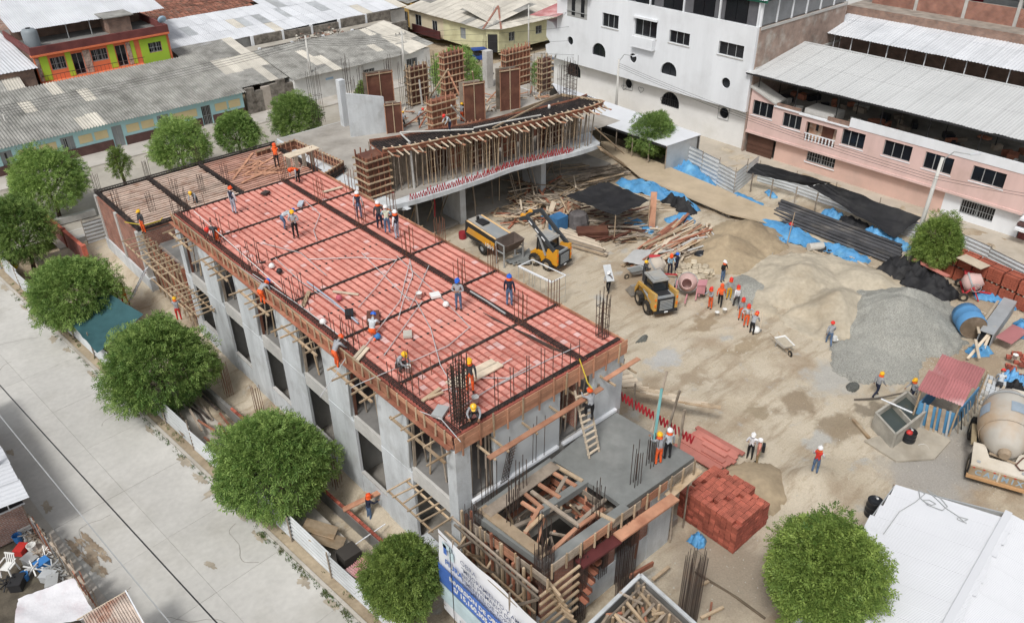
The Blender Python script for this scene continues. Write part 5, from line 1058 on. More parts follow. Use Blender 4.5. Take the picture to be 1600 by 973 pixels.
# ---- bottom-left corner: neighbours across the street
NL = thing('brick_house', 'small brick house with white sheet roof at the left edge of the street', 'house', (-2,41,0))
bx('wall', -8, .9, 36.2, 46, 0, 2.6, brickmat('brick_wall_pale', (.42,.24,.19), (.33,.2,.17), (.5,.46,.42)), NL)
corr_roof(NL, (1.2,34.9,3.0), (1.2,47,3.0), (-8,34.9,3.9), 8, 3, [metal_white], 5, .02)
bx('dark_gap', -8, .95, 36.1, 36.19, 1.9, 2.55, paint_black, NL)
for k in range(8): bar('rail_bar', (-4+k*.62,36.0,1.9), (-4+k*.62,36.0,2.6), .05, .05, white_paint, NL)
bar('handrail', (-6,36.0,2.0), (1.0,36.0,1.95), .06, .06, white_paint, NL)
YD = thing('yard_fence', 'ramshackle board fence round the junk yard in the bottom left corner', 'fence', (1,32,0))
for k in range(22):
    t = k/21; q = Vector((.85+.8*t,36.0-6.6*t,0)); bar('board', q, q+Vector((U(-.12,.12),U(-.1,.1),1.5+U(-.3,.5))), .26, .04, random.choice((wood_grey,wood_grey,metal_grey,wood_red)), YD, up=(1,0,0))
bar('rail', (.9,36,1.3), (1.6,29.4,1.3), .1, .06, wood_grey, YD)
struct(MB().box(-12,1.2,20,36.1,-.14,.02).build('yard_ground', mat('yard_soil', (.1,.085,.065), .95, .4, 3, (.16,.14,.1), .5)))
CH1 = thing('plastic_chair', 'white plastic armchair standing in the junk yard', 'chair', tuple(P(17,895,.4)), radians(-50), local=True)
MB().prism([(-.24,-.24,.44),(.24,-.24,.44),(.24,.24,.44),(-.24,.24,.44)], (0,0,.03)).build('seat', plastic_white, CH1)
for k in range(5): bar('back_slat', (-.2+k*.1,.24,.47), (-.2+k*.1,.36,.92), .05, .02, plastic_white, CH1)
bar('top_rail', (-.24,.36,.92), (.24,.36,.92), .05, .06, plastic_white, CH1)
for sx in (-1,1):
    for sy in (-1,1): bar('leg', (sx*.22,sy*.22,.45), (sx*.27,sy*.27,0), .05, .05, plastic_white, CH1)
    bar('armrest', (sx*.27,-.24,.66), (sx*.27,.3,.68), .06, .03, plastic_white, CH1); bar('arm_post', (sx*.27,-.24,.44), (sx*.27,-.24,.66), .05, .04, plastic_white, CH1)
def junk_mesh(kind, mt):
    mb = MB()
    if kind == 0: mb.box(-.3,.3,-.22,.22,0,.35).box(-.32,.32,-.24,.24,.35,.39)
    elif kind == 1: mb.lathe([(0,0),(.16,0),(.2,.36),(.21,.38),(.18,.38),(.16,.05),(0,.05)], 12)
    else:
        for k in range(7): a = k*.9; mb.bar((.4*cos(a),.4*sin(a),.05+.03*k), (-.35*cos(a+.5),-.4*sin(a+.5),.25+.05*k), .05, .04)
    return mb.mesh('junk', mt)
jk = [('junk_box','box',0,'cardboard or appliance box'),('junk_bucket','bucket',1,'bucket'),('scrap_bundle','scrap',2,'tangle of scrap sticks')]
cols = [('white',plastic_white),('blue',plastic_blue),('red',plastic_red),('dark',paint_black),('grey',steel_paint),('brown',wood_grey),('silver',metal_grey)]
sp = [(42,828,0),(60,843,2),(52,860,1),(35,862,0),(75,868,2),(68,885,0),(88,890,2),(40,905,1),(30,915,0),(78,905,0),(95,905,2),(58,892,2),(15,915,2),(85,915,0),(30,845,1),(66,870,2),(50,880,0),(45,840,2)]
for k, (px, py, kk) in enumerate(sp):
    cn, cm = cols[(k*3+kk) % 7]; q = P(px, py, .05); nm, ct, ki, ds = jk[kk]
    o = link(nm, junk_mesh(ki, cm)); o.location = q; o.rotation_euler = (0,0,k*1.3); o.scale = (U(.8,1.2),)*3
    tag(o, '%s %s in the bottom left junk yard, %s' % (cn, ds, ('by the brick wall','against board fence','near the white chair','in the middle','by the cloth awning','beside the red cloth')[k % 6]), ct, 'junk in the yard')
def cloth(name, corners, n, sag, mt, wr=.06, seed=0, kind=None):
    """sheet hung between four corners, sagging and creased; real thin cloth"""
    a, b, c, d = [Vector(q) for q in corners]; vs = []
    for j in range(n+1):
        for i in range(n+1):
            u, v = i/n, j/n; p = a.lerp(b,u).lerp(d.lerp(c,u),v); s = sag*16*u*(1-u)*v*(1-v)
            p.z -= s; p.z += wr*float(nz(u*9,v*9,1.3,seed))+.5*wr*float(nz(u*23,v*19,1.1,seed+3)); p.x += wr*.5*float(nz(u*14,v*14,1.,seed+1)); vs.append(p)
    mb = MB().add(vs, [(j*(n+1)+i, j*(n+1)+i+1, (j+1)*(n+1)+i+1, (j+1)*(n+1)+i) for j in range(n) for i in range(n)])
    return mb.build(name, mt, None, True)
cl_w = mat('cloth_white', (.66,.65,.67), .9, .1, 3, (.6,.52,.54), .3)
tag(cloth('cloth_awning', [P(28,935,2.5),P(115,902,2.5),P(150,962,2.5),P(20,990,2.5)], 16, .18, cl_w, .05, 3), 'sagging white cloth awning over the corner yard', 'awning')
RR = thing('rusty_roof', 'small rust streaked corrugated roof at the bottom edge of the street', 'roof', (1.9,26,0))
corr_roof(RR, P(128,962,2.7), P(196,924,2.7), P(170,1040,2.5), 3, 1, [mat('rusty_sheet', (.5,.42,.36), .7, .3, 4, (.3,.13,.08))], 6, .03)
for px, py in ((130,962),(196,924)): q = P(px,py,2.65); rod('post', (q.x,q.y,0), q, .07, wood_grey, RR)
bar('eave_pole', P(120,968,2.66), P(200,922,2.66), .05, .05, wood_pale, RR); bar('eave_pole', P(196,922,2.72), P(228,980,2.72), .05, .05, white_paint, RR)
# ================================================================ fences, poles, wires, banner
fence_m = mat('fence_sheet', (.60,.62,.63), .4, .12, 1.5, (.48,.5,.5), metal=.25, rnd=.1)
def rib_sheet(mt, ribs=6, amp=.025):
    k = ('rib', mt.name, ribs)
    if k not in _sheet:
        v = []; n = ribs*4
        for j in range(n+1):
            for i in range(5): v.append((i/4, 0, j/n)) if False else v.append((i/4, amp*(1 if (j//2) % 2 else -1), j/n))
        _sheet[k] = MB().add(v, [(j*5+i, j*5+i+1, (j+1)*5+i+1, (j+1)*5+i) for j in range(n) for i in range(4)]).mesh('fence_sheet', mt)
    return _sheet[k]
def fence(label, pts, h, parent_name='sheet_fence', step=3.2, lean=.12, mt=fence_m, hpost=.35):
    t = thing(parent_name, label, 'fence', tuple(Vector(pts[0])))
    for a, b in zip(pts[:-1], pts[1:]):
        a, b = Vector(a), Vector(b); n = max(1, round((b-a).length/step))
        for k in range(n):
            p, q = a.lerp(b, k/n), a.lerp(b, (k+1)/n); u = q-p; nr = Vector((-u.y,u.x,0)).normalized()
            hh = h*U(.9,1.06); up = Vector((0,0,hh))+nr*U(-lean,lean); p = p+nr*(.02*(k % 2))-u*.01; u = u*1.03
            M = Matrix.Identity(4)
            for r in range(3): M[r][0] = u[r]; M[r][1] = nr[r]; M[r][2] = up[r]; M[r][3] = p[r]
            link('fence_sheet', rib_sheet(mt), t, M)
            rod('post', p+nr*.06+Vector((0,0,-.2)), p+nr*.06+Vector((U(-.05,.05),U(-.05,.05),h+hpost+U(-.2,.2))), .08, wood_grey, t, 6)
    return t
fence('long ribbed grey sheet fence along the concrete street', [RD(-.62,-3.5), RD(-.62,43.5)], 1.55)
fence('white sheet fence panel beside the blue tarps at the far corner', [P(1070,262), P(1146,303)], 2.2, step=2.4)
fence('short grey sheet return between the white panel and black shade net', [P(1147,303), P(1181,275)], 2.1, step=3)
fence('sheet fence under the black net along the pink building', [P(1183,283), P(1300,322), P(1440,378)], 1.7, step=3.4)
fence('ribbed sheet fence behind the brick pallets at the right edge', [P(1480,392), P(1600,452), P(1680,490)], 1.7, step=3.4)
fence('silvery sheet fence at the back of plot behind the joist block', [(13,65.4,0),(30,65.4,0)], 1.8, step=3.4)
# low walls
rw = thing('brick_garden_wall', 'red brick boundary wall running back beside the joist block', 'wall', tuple(P(110,380)))
a, b = P(78,360), P(139,412); bar('wall', a+Vector((0,0,.7)), b+Vector((0,0,.7)), .2, 1.5, brickmat('brick_wall_maroon', (.3,.08,.07), (.24,.07,.06), (.3,.2,.18)), rw)
bar('coping', a+Vector((0,0,1.48)), b+Vector((0,0,1.48)), .26, .06, brick_red, rw)
for t in (0,.5,1): q = a.lerp(b,t); bx('pillar', q.x-.16, q.x+.16, q.y-.16, q.y+.16, 0, 1.6, brick_red, rw)
fw = thing('concrete_footing', 'pale concrete footing beams in the earth pit behind the joist block', 'footing', tuple(P(130,350)))
for (x0,y0),(x1,y1),h in (((85,352),(150,335),.5),((110,382),(160,365),.4)): bar('beam', P(x0,y0)+Vector((0,0,h/2)), P(x1,y1)+Vector((0,0,h/2)), .5, h, concrete_pale, fw)
# planter wall with one course of bricks, in the strip before the facade
PW = thing('planter_wall', 'low grey block wall topped by one course of red bricks along the facade', 'wall', tuple(P(500,760)))
a, b = P(300,590,.0), P(602,858,.0); d = (b-a).normalized(); L = (b-a).length
bar('base', a+Vector((0,0,-.05)), b+Vector((0,0,-.05)), .2, .8, concrete_dark, PW)
n = int(L/.27)
for k in range(n):
    if k/n < .25 or .5 < k/n < .62: continue
    q = a+d*(k+.5)*L/n+Vector((0,0,.41)); bar('brick', q-d*.125, q+d*.125, .14, .1, brick_red, PW)
a2, b2 = P(270,640,.0), P(560,905,.0)
struct(MB().prism([P(270,600,.06),P(430,735,.06),P(565,865,.06),P(530,900,.06),P(400,790,.06),P(240,635,.06)], (0,0,.05)).build('work_path', walk_mat))
# starter bars beside the facade
for k, (px, py) in enumerate(((358,615),(408,650),(528,760),(622,815),(340,590))):
    q = P(px, py, -.4); o = starter(None, q.x, q.y, -.3, 2.3, 4, 2, .4, .3, rebar_rust, .015, 0); tag(o, 'cluster of rusty starter bars standing by the facade, %s' % ('beside second ground opening','at third ground opening','at fourth ground opening by the plank','next to man in trench','nearest the far scaffold')[k], 'rebar', 'starter bars along the facade')
bd = thing('plank', 'long pinkish plank bridging the planter wall and the facade', 'plank', tuple(P(560,780,.6))); bar('board', P(536,796,.5), P(600,765,1.0), .3, .06, wood_pink, bd)
rod('pole', P(555,850,.3), P(602,818,.4), .06, white_paint, thing('pole', 'thin white pole lying across the planter wall', 'pole', tuple(P(580,835))))
# things lying behind the fence
t = thing('plywood_sheets', 'worn tan plywood sheets leaning behind the street fence', 'plywood', tuple(P(505,840)))
for k, (px, py, r) in enumerate(((500,825,.3),(512,842,.5))): q = P(px,py,.75+.04*k); bar('sheet', q+Vector((-.5,.55,.25)), q+Vector((.5,-.55,-.25)), 1.3, .03, wood_tan, t, up=(.3,.3,1))
t = thing('rusty_hut', 'tiny hut with faded red corrugated roof behind the street fence', 'hut', tuple(P(545,875)))
corr_roof(t, P(538,890,1.1), P(570,868,1.1), P(560,905,1.4), 2, 1, [metal_red], 5, .03); bx('box', *(lambda q: (q.x-.5,q.x+.4,q.y-.5,q.y+.3,0,1.0))(P(548,880)), dark_void, t)
bk = thing('scrap_timber', 'dark scrap planks dumped behind the fence between two trees', 'scrap timber', tuple(P(310,660)))
for k in range(16): q = P(U(285,345),U(640,690),.15+.03*k); bar('plank', q, q+Vector((U(-.3,.3),U(1,2.4)*random.choice((-1,1)),U(-.1,.1))), .12, .05, random.choice((wood_grey,wood_grey,black_steel,wood_red)), bk)
# green shade net
g = cloth('shade_net', [P(106,500,1.9), P(164,455,2.6), P(224,491,2.3), P(152,552,1.7)], 22, .35, tarp_green, .05, 5); tag(g, 'dark green shade net stretched above the fence between two trees', 'shade net')
# poles
pole_m = mat('pole_concrete', (.52,.51,.48), .85, .1, 2)
def pole(label, base, top, r=.13, lamp=None, arm=None, cross=False, box=False, cat='pole', name='street_pole'):
    t = thing(name, label, cat, tuple(base)); MB().tube(base, top, r*1.25, 10, r2=r*.75).build('shaft', pole_m, t, True)
    if lamp is not None: MB().path([top-Vector((0,0,.25)), top+(lamp-top)*.35+Vector((0,0,.35)), lamp], .04, 6).build('lamp_arm', steel_paint, t); d = (lamp-top).normalized(); bar('lamp_head', lamp-d*.1, lamp+d*.55, .22, .12, metal_white, t)
    if cross:
        for z in (.35,1.3): bar('cross_arm', top+Vector((-.9,.1,-z)), top+Vector((.6,-.1,-z)), .1, .1, pole_m, t)
        for k in (-.8,-.3,.5): rod('insulator', top+Vector((k,0,-.3)), top+Vector((k,0,-.1)), .08, paint_black, t)
    if box: bx('meter_box', base.x-.35, base.x-.1, base.y-.3, base.y+.15, 2.6, 3.8, metal_white, t)
    return t
def up(px, py, h): q = P(px, py); return q, q+Vector((0,0,h))
b1, t1 = up(27,428,8.2); p1 = pole('grey pole with white transformer box behind the left fence', b1, t1, .17, box=True); MB().tube(b1+Vector((0,0,.55)), b1+Vector((0,0,.9)), .235, 12).build('yellow_band', mat('band_yellow', (.6,.45,.03)), p1)
b2, t2 = up(491,155,7.2); pole('pale utility pole with cross arms before the white warehouse', b2, t2, .14, cross=True)
b3, t3 = up(634,134,6.4); pole('pale utility pole at the street corner behind the shutters', b3, t3, .14, cross=True)
b4, t4 = up(961,197,7.0); pole('white lamp post in front of the tall white building', b4, t4, .13, lamp=P(990,88,7.4)*1.0, cat='lamp post')
b5, t5 = up(1420,412,8.2); pole('leaning lamp post beside the small round tree and black net', b5, t5+Vector((.6,.0,0)), .15, lamp=t5+Vector((1.2,-1.6,.5)), cat='lamp post')
b6, t6 = up(28,245,4.6); pole('thin curved lamp pole before the sky blue house', b6, t6, .07, lamp=t6+Vector((-.6,-.9,.3)), cat='lamp post')
for px, py, h, lb in ((557,32,6,'thin pole before the bright blue front at the top edge'), (614,38,6.5,'thin pole by the ochre front'), (826,95,7,'thin pole by the yellow green corner house')): b_, t_ = up(px, py, h); pole(lb, b_, t_, .1)
b9, t9 = up(2,420,2.2); tag(MB().tube(b9, t9, .06, 8).build('stay_post', steel_paint), 'short grey stay post at the left edge of the fence', 'post')
bw = P(36,800,0); tag(MB().tube(bw, bw+Vector((-.35,.35,5.2)), .13, 8, r2=.09).build('wooden_pole', mat('old_pole', (.07,.055,.045), .9)), 'dark weathered wooden pole at the corner of the junk yard', 'pole')
ORD = ('topmost','second','third','lowest')
def wire(name, a, b, sag, mt, r=.02, label=None):
    a, b = Vector(a), Vector(b); n = 14; pts = [a.lerp(b, k/n)-Vector((0,0,sag*4*(k/n)*(1-k/n))) for k in range(n+1)]
    return tag(MB().path(pts, r, 4).build(name, mt), label, 'cable', 'overhead cables')
wire('cable', P(-60,535,6.5), P(420,1060,6.5), .15, paint_black, .03, 'black overhead cable crossing above the concrete street')
wire('cable', P(-60,575,6), P(330,1050,6), .15, steel_paint, .025, 'pale grey twin overhead cable above the street, nearer the junk yard')
for k in range(4): wire('cable', t6+Vector((-8,2,.2-.25*k)), t2+Vector((-.5+.3*k,0,-.3-.25*k)), .5, paint_black, .018, ORD[k]+' thin cable of the bundle before the sky blue house')
for k in range(4): wire('cable', t2+Vector((.4,0,-.3-.25*k)), t3+Vector((-.3,0,-.3-.2*k)), .35, paint_black, .016, ORD[k]+' thin cable of the bundle before the white warehouse')
for k in range(4): wire('cable', t3+Vector((.4,0,-.3-.2*k)), PX(885+4*k,20+22*k,XU), .35, paint_black, .016, ORD[k]+' thin cable of the bundle crossing to the tall white building')
for k in range(3): wire('cable', t4+Vector((0,0,-.4-.2*k)), t5+Vector((0,0,-1.2-.2*k)), .5, paint_black, .014, ORD[k]+' thin cable along the pink building between the lamp posts')
for k in range(2): wire('cable', t5+Vector((0,0,-1.2-.2*k)), (66,4,6.2-.2*k), .3, paint_black, .014, ORD[k]+' thin cable from the leaning lamp post to right edge')
# banner
BX = 12.4
BN = thing('project_banner', 'large white and blue project banner with black print on the street corner', 'banner', (BX,14,0))
tl, bl, tr = PX(690,833,BX), PX(686,940,BX), PX(860,972,BX); zt, zb = tl.z, bl.z; y0 = (tl.y+bl.y)/2; BL, BHt = 9.0, zt-zb
vs = []; nU, nV = 30, 10
for j in range(nV+1):
    for i in range(nU+1):
        u, v = i/nU, j/nV; vs.append((BX-.05*float(nz(u*10,v*6,1.2,3))+.02, y0-u*BL, zb+BHt*v-.12*(1-v)*(1-u)**2+(.0 if v < 1 else -.06*abs(sin(u*9)))))
MB().add(vs, [(j*(nU+1)+i, j*(nU+1)+i+1, (j+1)*(nU+1)+i+1, (j+1)*(nU+1)+i) for j in range(nV) for i in range(nU)]).build('canvas', mat('canvas_white', (.76,.77,.8), .6, .05, 1.5), BN, True)
def bstrip(name, u0, u1, v0, v1, mt, off=.1, sl=0):
    MB().prism([(BX-off,y0-u0,zb+v0*BHt),(BX-off,y0-u1,zb+v0*BHt+sl),(BX-off,y0-u1,zb+v1*BHt+sl),(BX-off,y0-u0,zb+v1*BHt)], (.004,0,0)).build(name, mt, BN)
bstrip('blue_band', .03, BL, .38, .62, mat('banner_blue', (.07,.16,.48), .6)); bstrip('pale_band', .03, BL, .16, .37, mat('banner_pale', (.5,.62,.66), .6))
def text(name, s, u, v, size, mt, bold=0, off=.115):
    cu = bpy.data.curves.new(name, 'FONT'); cu.body = s; cu.size = size; cu.offset = bold; cu.resolution_u = 2
    ob = bpy.data.objects.new(name, cu); me = bpy.data.meshes.new_from_object(ob); bpy.data.objects.remove(ob)
    me.transform(Matrix(((0,0,-1,BX-off),(-1,0,0,y0-u),(0,1,0,zb+v*BHt),(0,0,0,1)))); me.materials.clear(); me.materials.append(mt); return link(name, me, BN)
ink = mat('ink_dark', (.09,.11,.2), .6); inkb = mat('ink_blue', (.05,.13,.42), .6)
text('lettering', 'OBRA:', 1.55, .885, .36, ink)
for k, s in enumerate(('"MEJORAMIENTO Y AMPLIACION DEL', 'NIVEL PRIMARIO DE LA I.E. N. 14', 'PIMENTEL DE TORRES DISTRITO', 'DE MORROPON - DEPARTAMENTO')): text('lettering', s, 1.6, .81-.066*k, .32, ink, .002)
text('lettering', 'PIURA', .55, .7, .4, inkb, .014)
text('lettering', 'INVERSION DE OBRA', .75, .525, .34, plastic_white, .012); text('lettering', 'S/ 15,160,305.07', 1.0, .435, .38, plastic_white, .016)
text('lettering', 'MODALIDAD', 3.0, .25, .38, inkb, .012); text('lettering', 'CONTRATA', 5.0, .46, .36, plastic_white, .01); text('lettering', 'LUIS NEYRA', 1.25, .05, .36, ink, .006)
for u, v, w, h, mm in ((.45,.93,.55,.03,'banner_pale'),(.5,.88,.2,.06,'banner_blue'),(.85,.86,.28,.05,'banner_pale')): bstrip('emblem', u, u+w, v-h, v+h, MATS[mm], .115)
for u in (.95,4.2,7.4): rod('pole', (BX+.08,y0-u,-.2), (BX+.05,y0-u,zt+.1), .09, wood_grey, BN)
rod('rope', (BX-.13,y0-.92,zb-.2), (BX-.13,y0-.95,zt-.15), .03, paint_black, BN, 5)
for z in (zb+.15, zt-.25): bar('batten', (BX+.06,y0,z), (BX+.06,y0-BL,z), .06, .05, wood_grey, BN)
# ---------------- white sheet roof in the near right corner
WR = thing('site_shed', 'big white corrugated site shed roof in the bottom right corner', 'shed', tuple(P(1480,880)))
e0, e1, r0, r1 = P(1398,757,2.9), P(1300,1010,2.9), P(1575,801,3.6), P(1490,1010,3.6)
e0 = Vector((30.4,8.75,2.9)); e1 = Vector((19.5,2.0,2.9))
MBR = mat('metal_bright', (.635,.645,.67), .5, .03, 1.0, (.61,.62,.645), rnd=.01)
ra, rb = P(1398,756,3.0), P(1576,800,3.6)           # far eave corner and far ridge end
dirv = (P(1480,973,3.6)-P(1576,800,3.6)); 
corr_roof(WR, ra, ra+dirv*1.6, rb, 14, 1, [MBR], 12, .009, jit=.001); rc = rb+(rb-ra)*.9-Vector((0,0,1.2)); corr_roof(WR, rb, rb+dirv*1.6, rc, 14, 1, [MBR], 12, .009, jit=.001)
bar('ridge_cap', rb+Vector((0,0,.05)), rb+dirv*1.6+Vector((0,0,.05)), .28, .03, MBR, WR)
for a in (ra, ra+dirv*.5, ra+dirv, rc, rc+dirv*.6): rod('post', (a.x,a.y,0), (a.x,a.y,a.z), .12, wood_grey, WR)
MB().prism([Vector((ra.x,ra.y,0)), Vector((rb.x,rb.y,0)), rb-Vector((0,0,.06)), ra-Vector((0,0,.06))], (-.05,-.05,0)).build('gable_sheet', metal_grey, WR)
MB().prism([Vector((ra.x,ra.y,0)), ra+dirv*1.6-Vector((0,0,ra.z)), ra+dirv*1.6-Vector((0,0,.05)), ra-Vector((0,0,.05))], (.04,-.04,0)).build('side_sheet', metal_grey, WR)
def onroof(px, py): 
    nrm = (rb-ra).cross(dirv).normalized(); v = Vector(_ray(px,py)); c = Vector((0,0,CH)); t = (ra-c).dot(nrm)/v.dot(nrm); return c+v*t+Vector((0,0,.05))
tag(MB().path([onroof(x, y) for x, y in ((1380,835),(1405,800),(1430,785),(1445,772),(1435,766),(1437,778),(1443,784),(1455,790),(1462,788),(1452,782),(1442,782),(1450,790),(1472,798),(1480,792),(1470,780),(1455,770),(1448,766),(1478,795),(1495,806),(1505,815),(1512,812),(1498,808),(1495,812),(1510,818))], .018, 5).build('loose_cable', steel_paint), 'tangled thin cable lying on the white shed roof', 'cable')
# ================================================================ machines
glass_m = mat('cab_glass', (.03,.035,.04), .15, .1, 1, spec=.5); grey_paint = mat('paint_grey', (.3,.32,.33), .5, .15, 2, (.38,.36,.32)); dust_yellow = mat('paint_ochre_dusty', (.55,.32,.07), .6, .15, 2, (.5,.36,.16)); rim_m = mat('rim_dusty', (.4,.33,.24), .7, .2, 3)
lamp_or = mat('lamp_orange', (.8,.2,.02), .4); dusty = mat('dust_white', (.6,.55,.47), .8, .12, 1.5, (.5,.44,.35)); drum_m = mat('drum_grey', (.47,.44,.39), .6, .12, 1.2, (.45,.33,.22))
def wheel(parent, x, y, z, r, w, rim=rim_m):
    M = Matrix.Translation((x,y,z)) @ Matrix.Rotation(pi/2,4,'X')
    t = MB().lathe([(r*.55,-w/2),(r*.9,-w/2),(r,-w*.35),(r,w*.35),(r*.9,w/2),(r*.55,w/2),(r*.55,-w/2)], 18, M=M)
    for k in range(14): a = 2*pi*k/14; t.bar(M @ Vector((r*cos(a),r*sin(a),-w*.45)), M @ Vector((r*cos(a+.12),r*sin(a+.12),w*.45)), r*.13, r*.08)
    wh = t.build('wheel', rubber, parent, False)
    MB().lathe([(0,-w*.3),(r*.3,-w*.34),(r*.56,-w*.42),(r*.56,w*.42),(r*.3,w*.34),(0,w*.3)], 14, M=M).build('rim', rim, wh); return wh
def side_prism(pts, y0, y1, name, mt, parent): return MB().prism([(x,y0,z) for x, z in pts], (0,y1-y0,0)).build(name, mt, parent)
def skid_steer(label, loc, rot, raised, body_m, arm_m, sc=1.0):
    t = thing('skid_steer_loader', label, 'loader', loc, rot, 'loaders', local=True); t.scale = (sc,)*3
    for x in (-.55,.6):
        for y in (-.78,.78): wheel(t, x, y, .42, .42, .32)
    side_prism([(-1.25,.35),(1.0,.35),(1.15,.75),(.8,1.05),(-.35,1.1),(-.6,1.25),(-1.3,1.2)], -.58, .58, 'body', body_m, t)
    for s in (-1,1): side_prism([(-1.32,.55),(-.35,.55),(-.5,1.55),(-1.32,1.7)], s*.6, s*.78, 'side_frame', body_m, t)
    side_prism([(-1.25,1.2),(-.45,1.2),(-.5,1.35),(-1.2,1.42)], -.55, .55, 'engine_cover', grey_paint, t)
    MB().box(-1.1,-.6,-.4,.4,1.4,1.44).build('vent_grille', paint_black, t)
    door = MB().box(-1.36,-1.3,-.56,.56,.5,1.35).build('rear_door', paint_black, t)
    for k in range(7): bx('grille_bar', -1.39, -1.362, -.42, .42, .58+k*.1, .63+k*.1, grey_paint, door)
    for s in (-1,1): bx('tail_lamp', -1.36, -1.325, s*.7-.05, s*.7+.05, .8, 1.0, lamp_or, t); bx('tail_lamp', -1.36, -1.325, s*.7-.05, s*.7+.05, 1.25, 1.4, lamp_or, t)
    bx('bumper', -1.42, -1.3, -.75, .75, .38, .52, paint_black, t); bx('number_plate', -1.43, -1.421, -.12, .12, .4, .5, white_paint, t)
    cab = MB()
    for x, y in ((-.42,-.5),(-.42,.5),(.62,-.5),(.62,.5)): cab.bar((x,y,1.05), (x*.92,y*.92,2.02), .09, .09)
    cab.build('cab_frame', paint_black, t)
    for s in (-1,1): side_prism([(-.36,1.1),(.55,1.1),(.5,1.95),(-.33,1.95)], s*.46, s*.44, 'side_window', glass_m, t)
    MB().box(-.4,-.37,-.42,.42,1.1,1.95).build('rear_window', glass_m, t)
    r = MB().prism([(-.52,-.54,2.02),(.72,-.54,2.02),(.72,.54,2.02),(-.52,.54,2.02)], (0,0,.09)); r.prism([(-.42,-.42,2.11),(.6,-.42,2.11),(.6,.42,2.11),(-.42,.42,2.11)], (0,0,.05)); r.build('roof', grey_paint, t)
    bx('seat', -.2, .3, -.25, .25, 1.0, 1.25, paint_black, t); bx('seat_back', -.28, -.18, -.25, .25, 1.2, 1.7, paint_black, t)
    if raised:
        for s in (-1,1):
            bar('lift_arm', (-1.05,s*.72,1.55), (1.35,s*.72,3.35), .16, .26, arm_m, t); bar('lift_arm', (1.3,s*.72,3.35), (2.0,s*.66,2.95), .15, .22, arm_m, t); bar('cylinder', (-.3,s*.72,1.0), (.4,s*.72,2.55), .1, .1, steel_paint, t)
            for k in range(3): bar('stripe', (-.3+k*.55,s*.81,2.12+k*.41), (.0+k*.55,s*.81,2.34+k*.41), .02, .09, white_paint, t)
        bar('cross_tube', (1.9,-.66,2.95), (1.9,.66,2.95), .18, .18, arm_m, t)
        side_prism([(1.95,2.75),(2.25,2.95),(2.2,3.15),(1.9,3.05)], -.7, -.45, 'coupler', yellow_paint, t); side_prism([(1.95,2.75),(2.25,2.95),(2.2,3.15),(1.9,3.05)], .1, .35, 'coupler', yellow_paint, t); bar('coupler', (2.1,-.7,3.0), (2.1,.4,3.0), .1, .1, yellow_paint, t)
    else:
        for s in (-1,1): bar('lift_arm', (-1.1,s*.7,1.55), (.9,s*.72,1.3), .14, .2, arm_m, t); bar('lift_arm', (.85,s*.72,1.35), (1.45,s*.68,.4), .14, .2, arm_m, t); bar('cylinder', (-.9,s*.74,.9), (.2,s*.74,1.25), .09, .09, steel_paint, t)
        bk = MB(); bk.prism([(1.4,-.95,.1),(2.25,-.95,.08),(2.2,-.95,.14),(1.6,-.95,.75),(1.4,-.95,.78)], (0,.04,0)); bk.prism([(1.4,.91,.1),(2.25,.91,.08),(2.2,.91,.14),(1.6,.91,.75),(1.4,.91,.78)], (0,.04,0))
        bk.prism([(1.4,-.95,.08),(2.3,-.95,.05),(2.3,.95,.05),(1.4,.95,.08)], (0,0,.04)); bk.prism([(1.4,-.95,.1),(1.4,.95,.1),(1.42,.95,.78),(1.42,-.95,.78)], (-.05,0,0)); bk.prism([(1.42,-.95,.76),(1.42,.95,.76),(1.62,.95,.74),(1.62,-.95,.74)], (0,0,.04))
        bk.build('bucket', mat('bucket_steel', (.3,.28,.25), .7, .2, 3), t)
        MB().prism([(1.45,-.9,.12),(2.0,-.9,.12),(1.55,-.9,.5)], (0,1.8,0)).build('bucket_load', gravel_dark, t)
    return t
skid_steer('yellow loader with grey cab, bucket lowered, beside the concrete mixers', tuple(P(1023,478)), radians(66), False, dust_yellow, dust_yellow, 1.12)
skid_steer('yellow and grey loader with black lift arms raised, below the timber heaps', (37.5,38.3,.05), radians(97), True, yellow_paint, mat('arm_black', (.05,.055,.06), .5), 1.1)
# ---------------- towable concrete pump, number 1004
CP = thing('concrete_pump', 'orange and black towable concrete pump with white number on its side', 'pump', (35.6,42.9,.25), 0, local=True)
side = [(-1.95,.75),(-1.85,1.9),(1.75,1.55),(1.75,.7),(1.0,.55),(-1.4,.55)]      # (along -y, z)
def cpp(pts, x0, x1, name, mt): return MB().prism([(x0,-u,z) for u, z in pts], (x1-x0,0,0)).build(name, mt, CP)
cpp(side, -.8, .8, 'housing', paint_black)
cpp([(-1.75,1.0),(-1.5,1.5),(1.6,1.25),(1.6,.75),(.4,.72),(.1,.85),(-1.3,.95)], -.84, -.81, 'side_panel', yellow_paint); cpp([(-1.75,1.0),(-1.5,1.5),(1.6,1.25),(1.6,.75),(.4,.72),(-1.3,.95)], .81, .84, 'side_panel', yellow_paint)
for s in (-1,1): bar('trim', (s*.72,1.75,1.93), (s*.72,-1.75,1.6), .14, .04, mat('trim_orange', (.75,.5,.25)), CP)
cpp([(-1.8,1.9),(1.7,1.56),(1.7,1.62),(-1.8,1.97)], -.6, .6, 'top_cover', grey_paint)
bx('vent', -.35, .35, .3, 1.2, 1.86, 1.98, paint_black, CP); MB().tube((0,1.3,1.9), (0,1.3,2.2), .12, 10).build('exhaust', paint_black, CP)
for s in (-.95,.95): wheel(CP, 0, 0, 0, .1, .1) if False else None
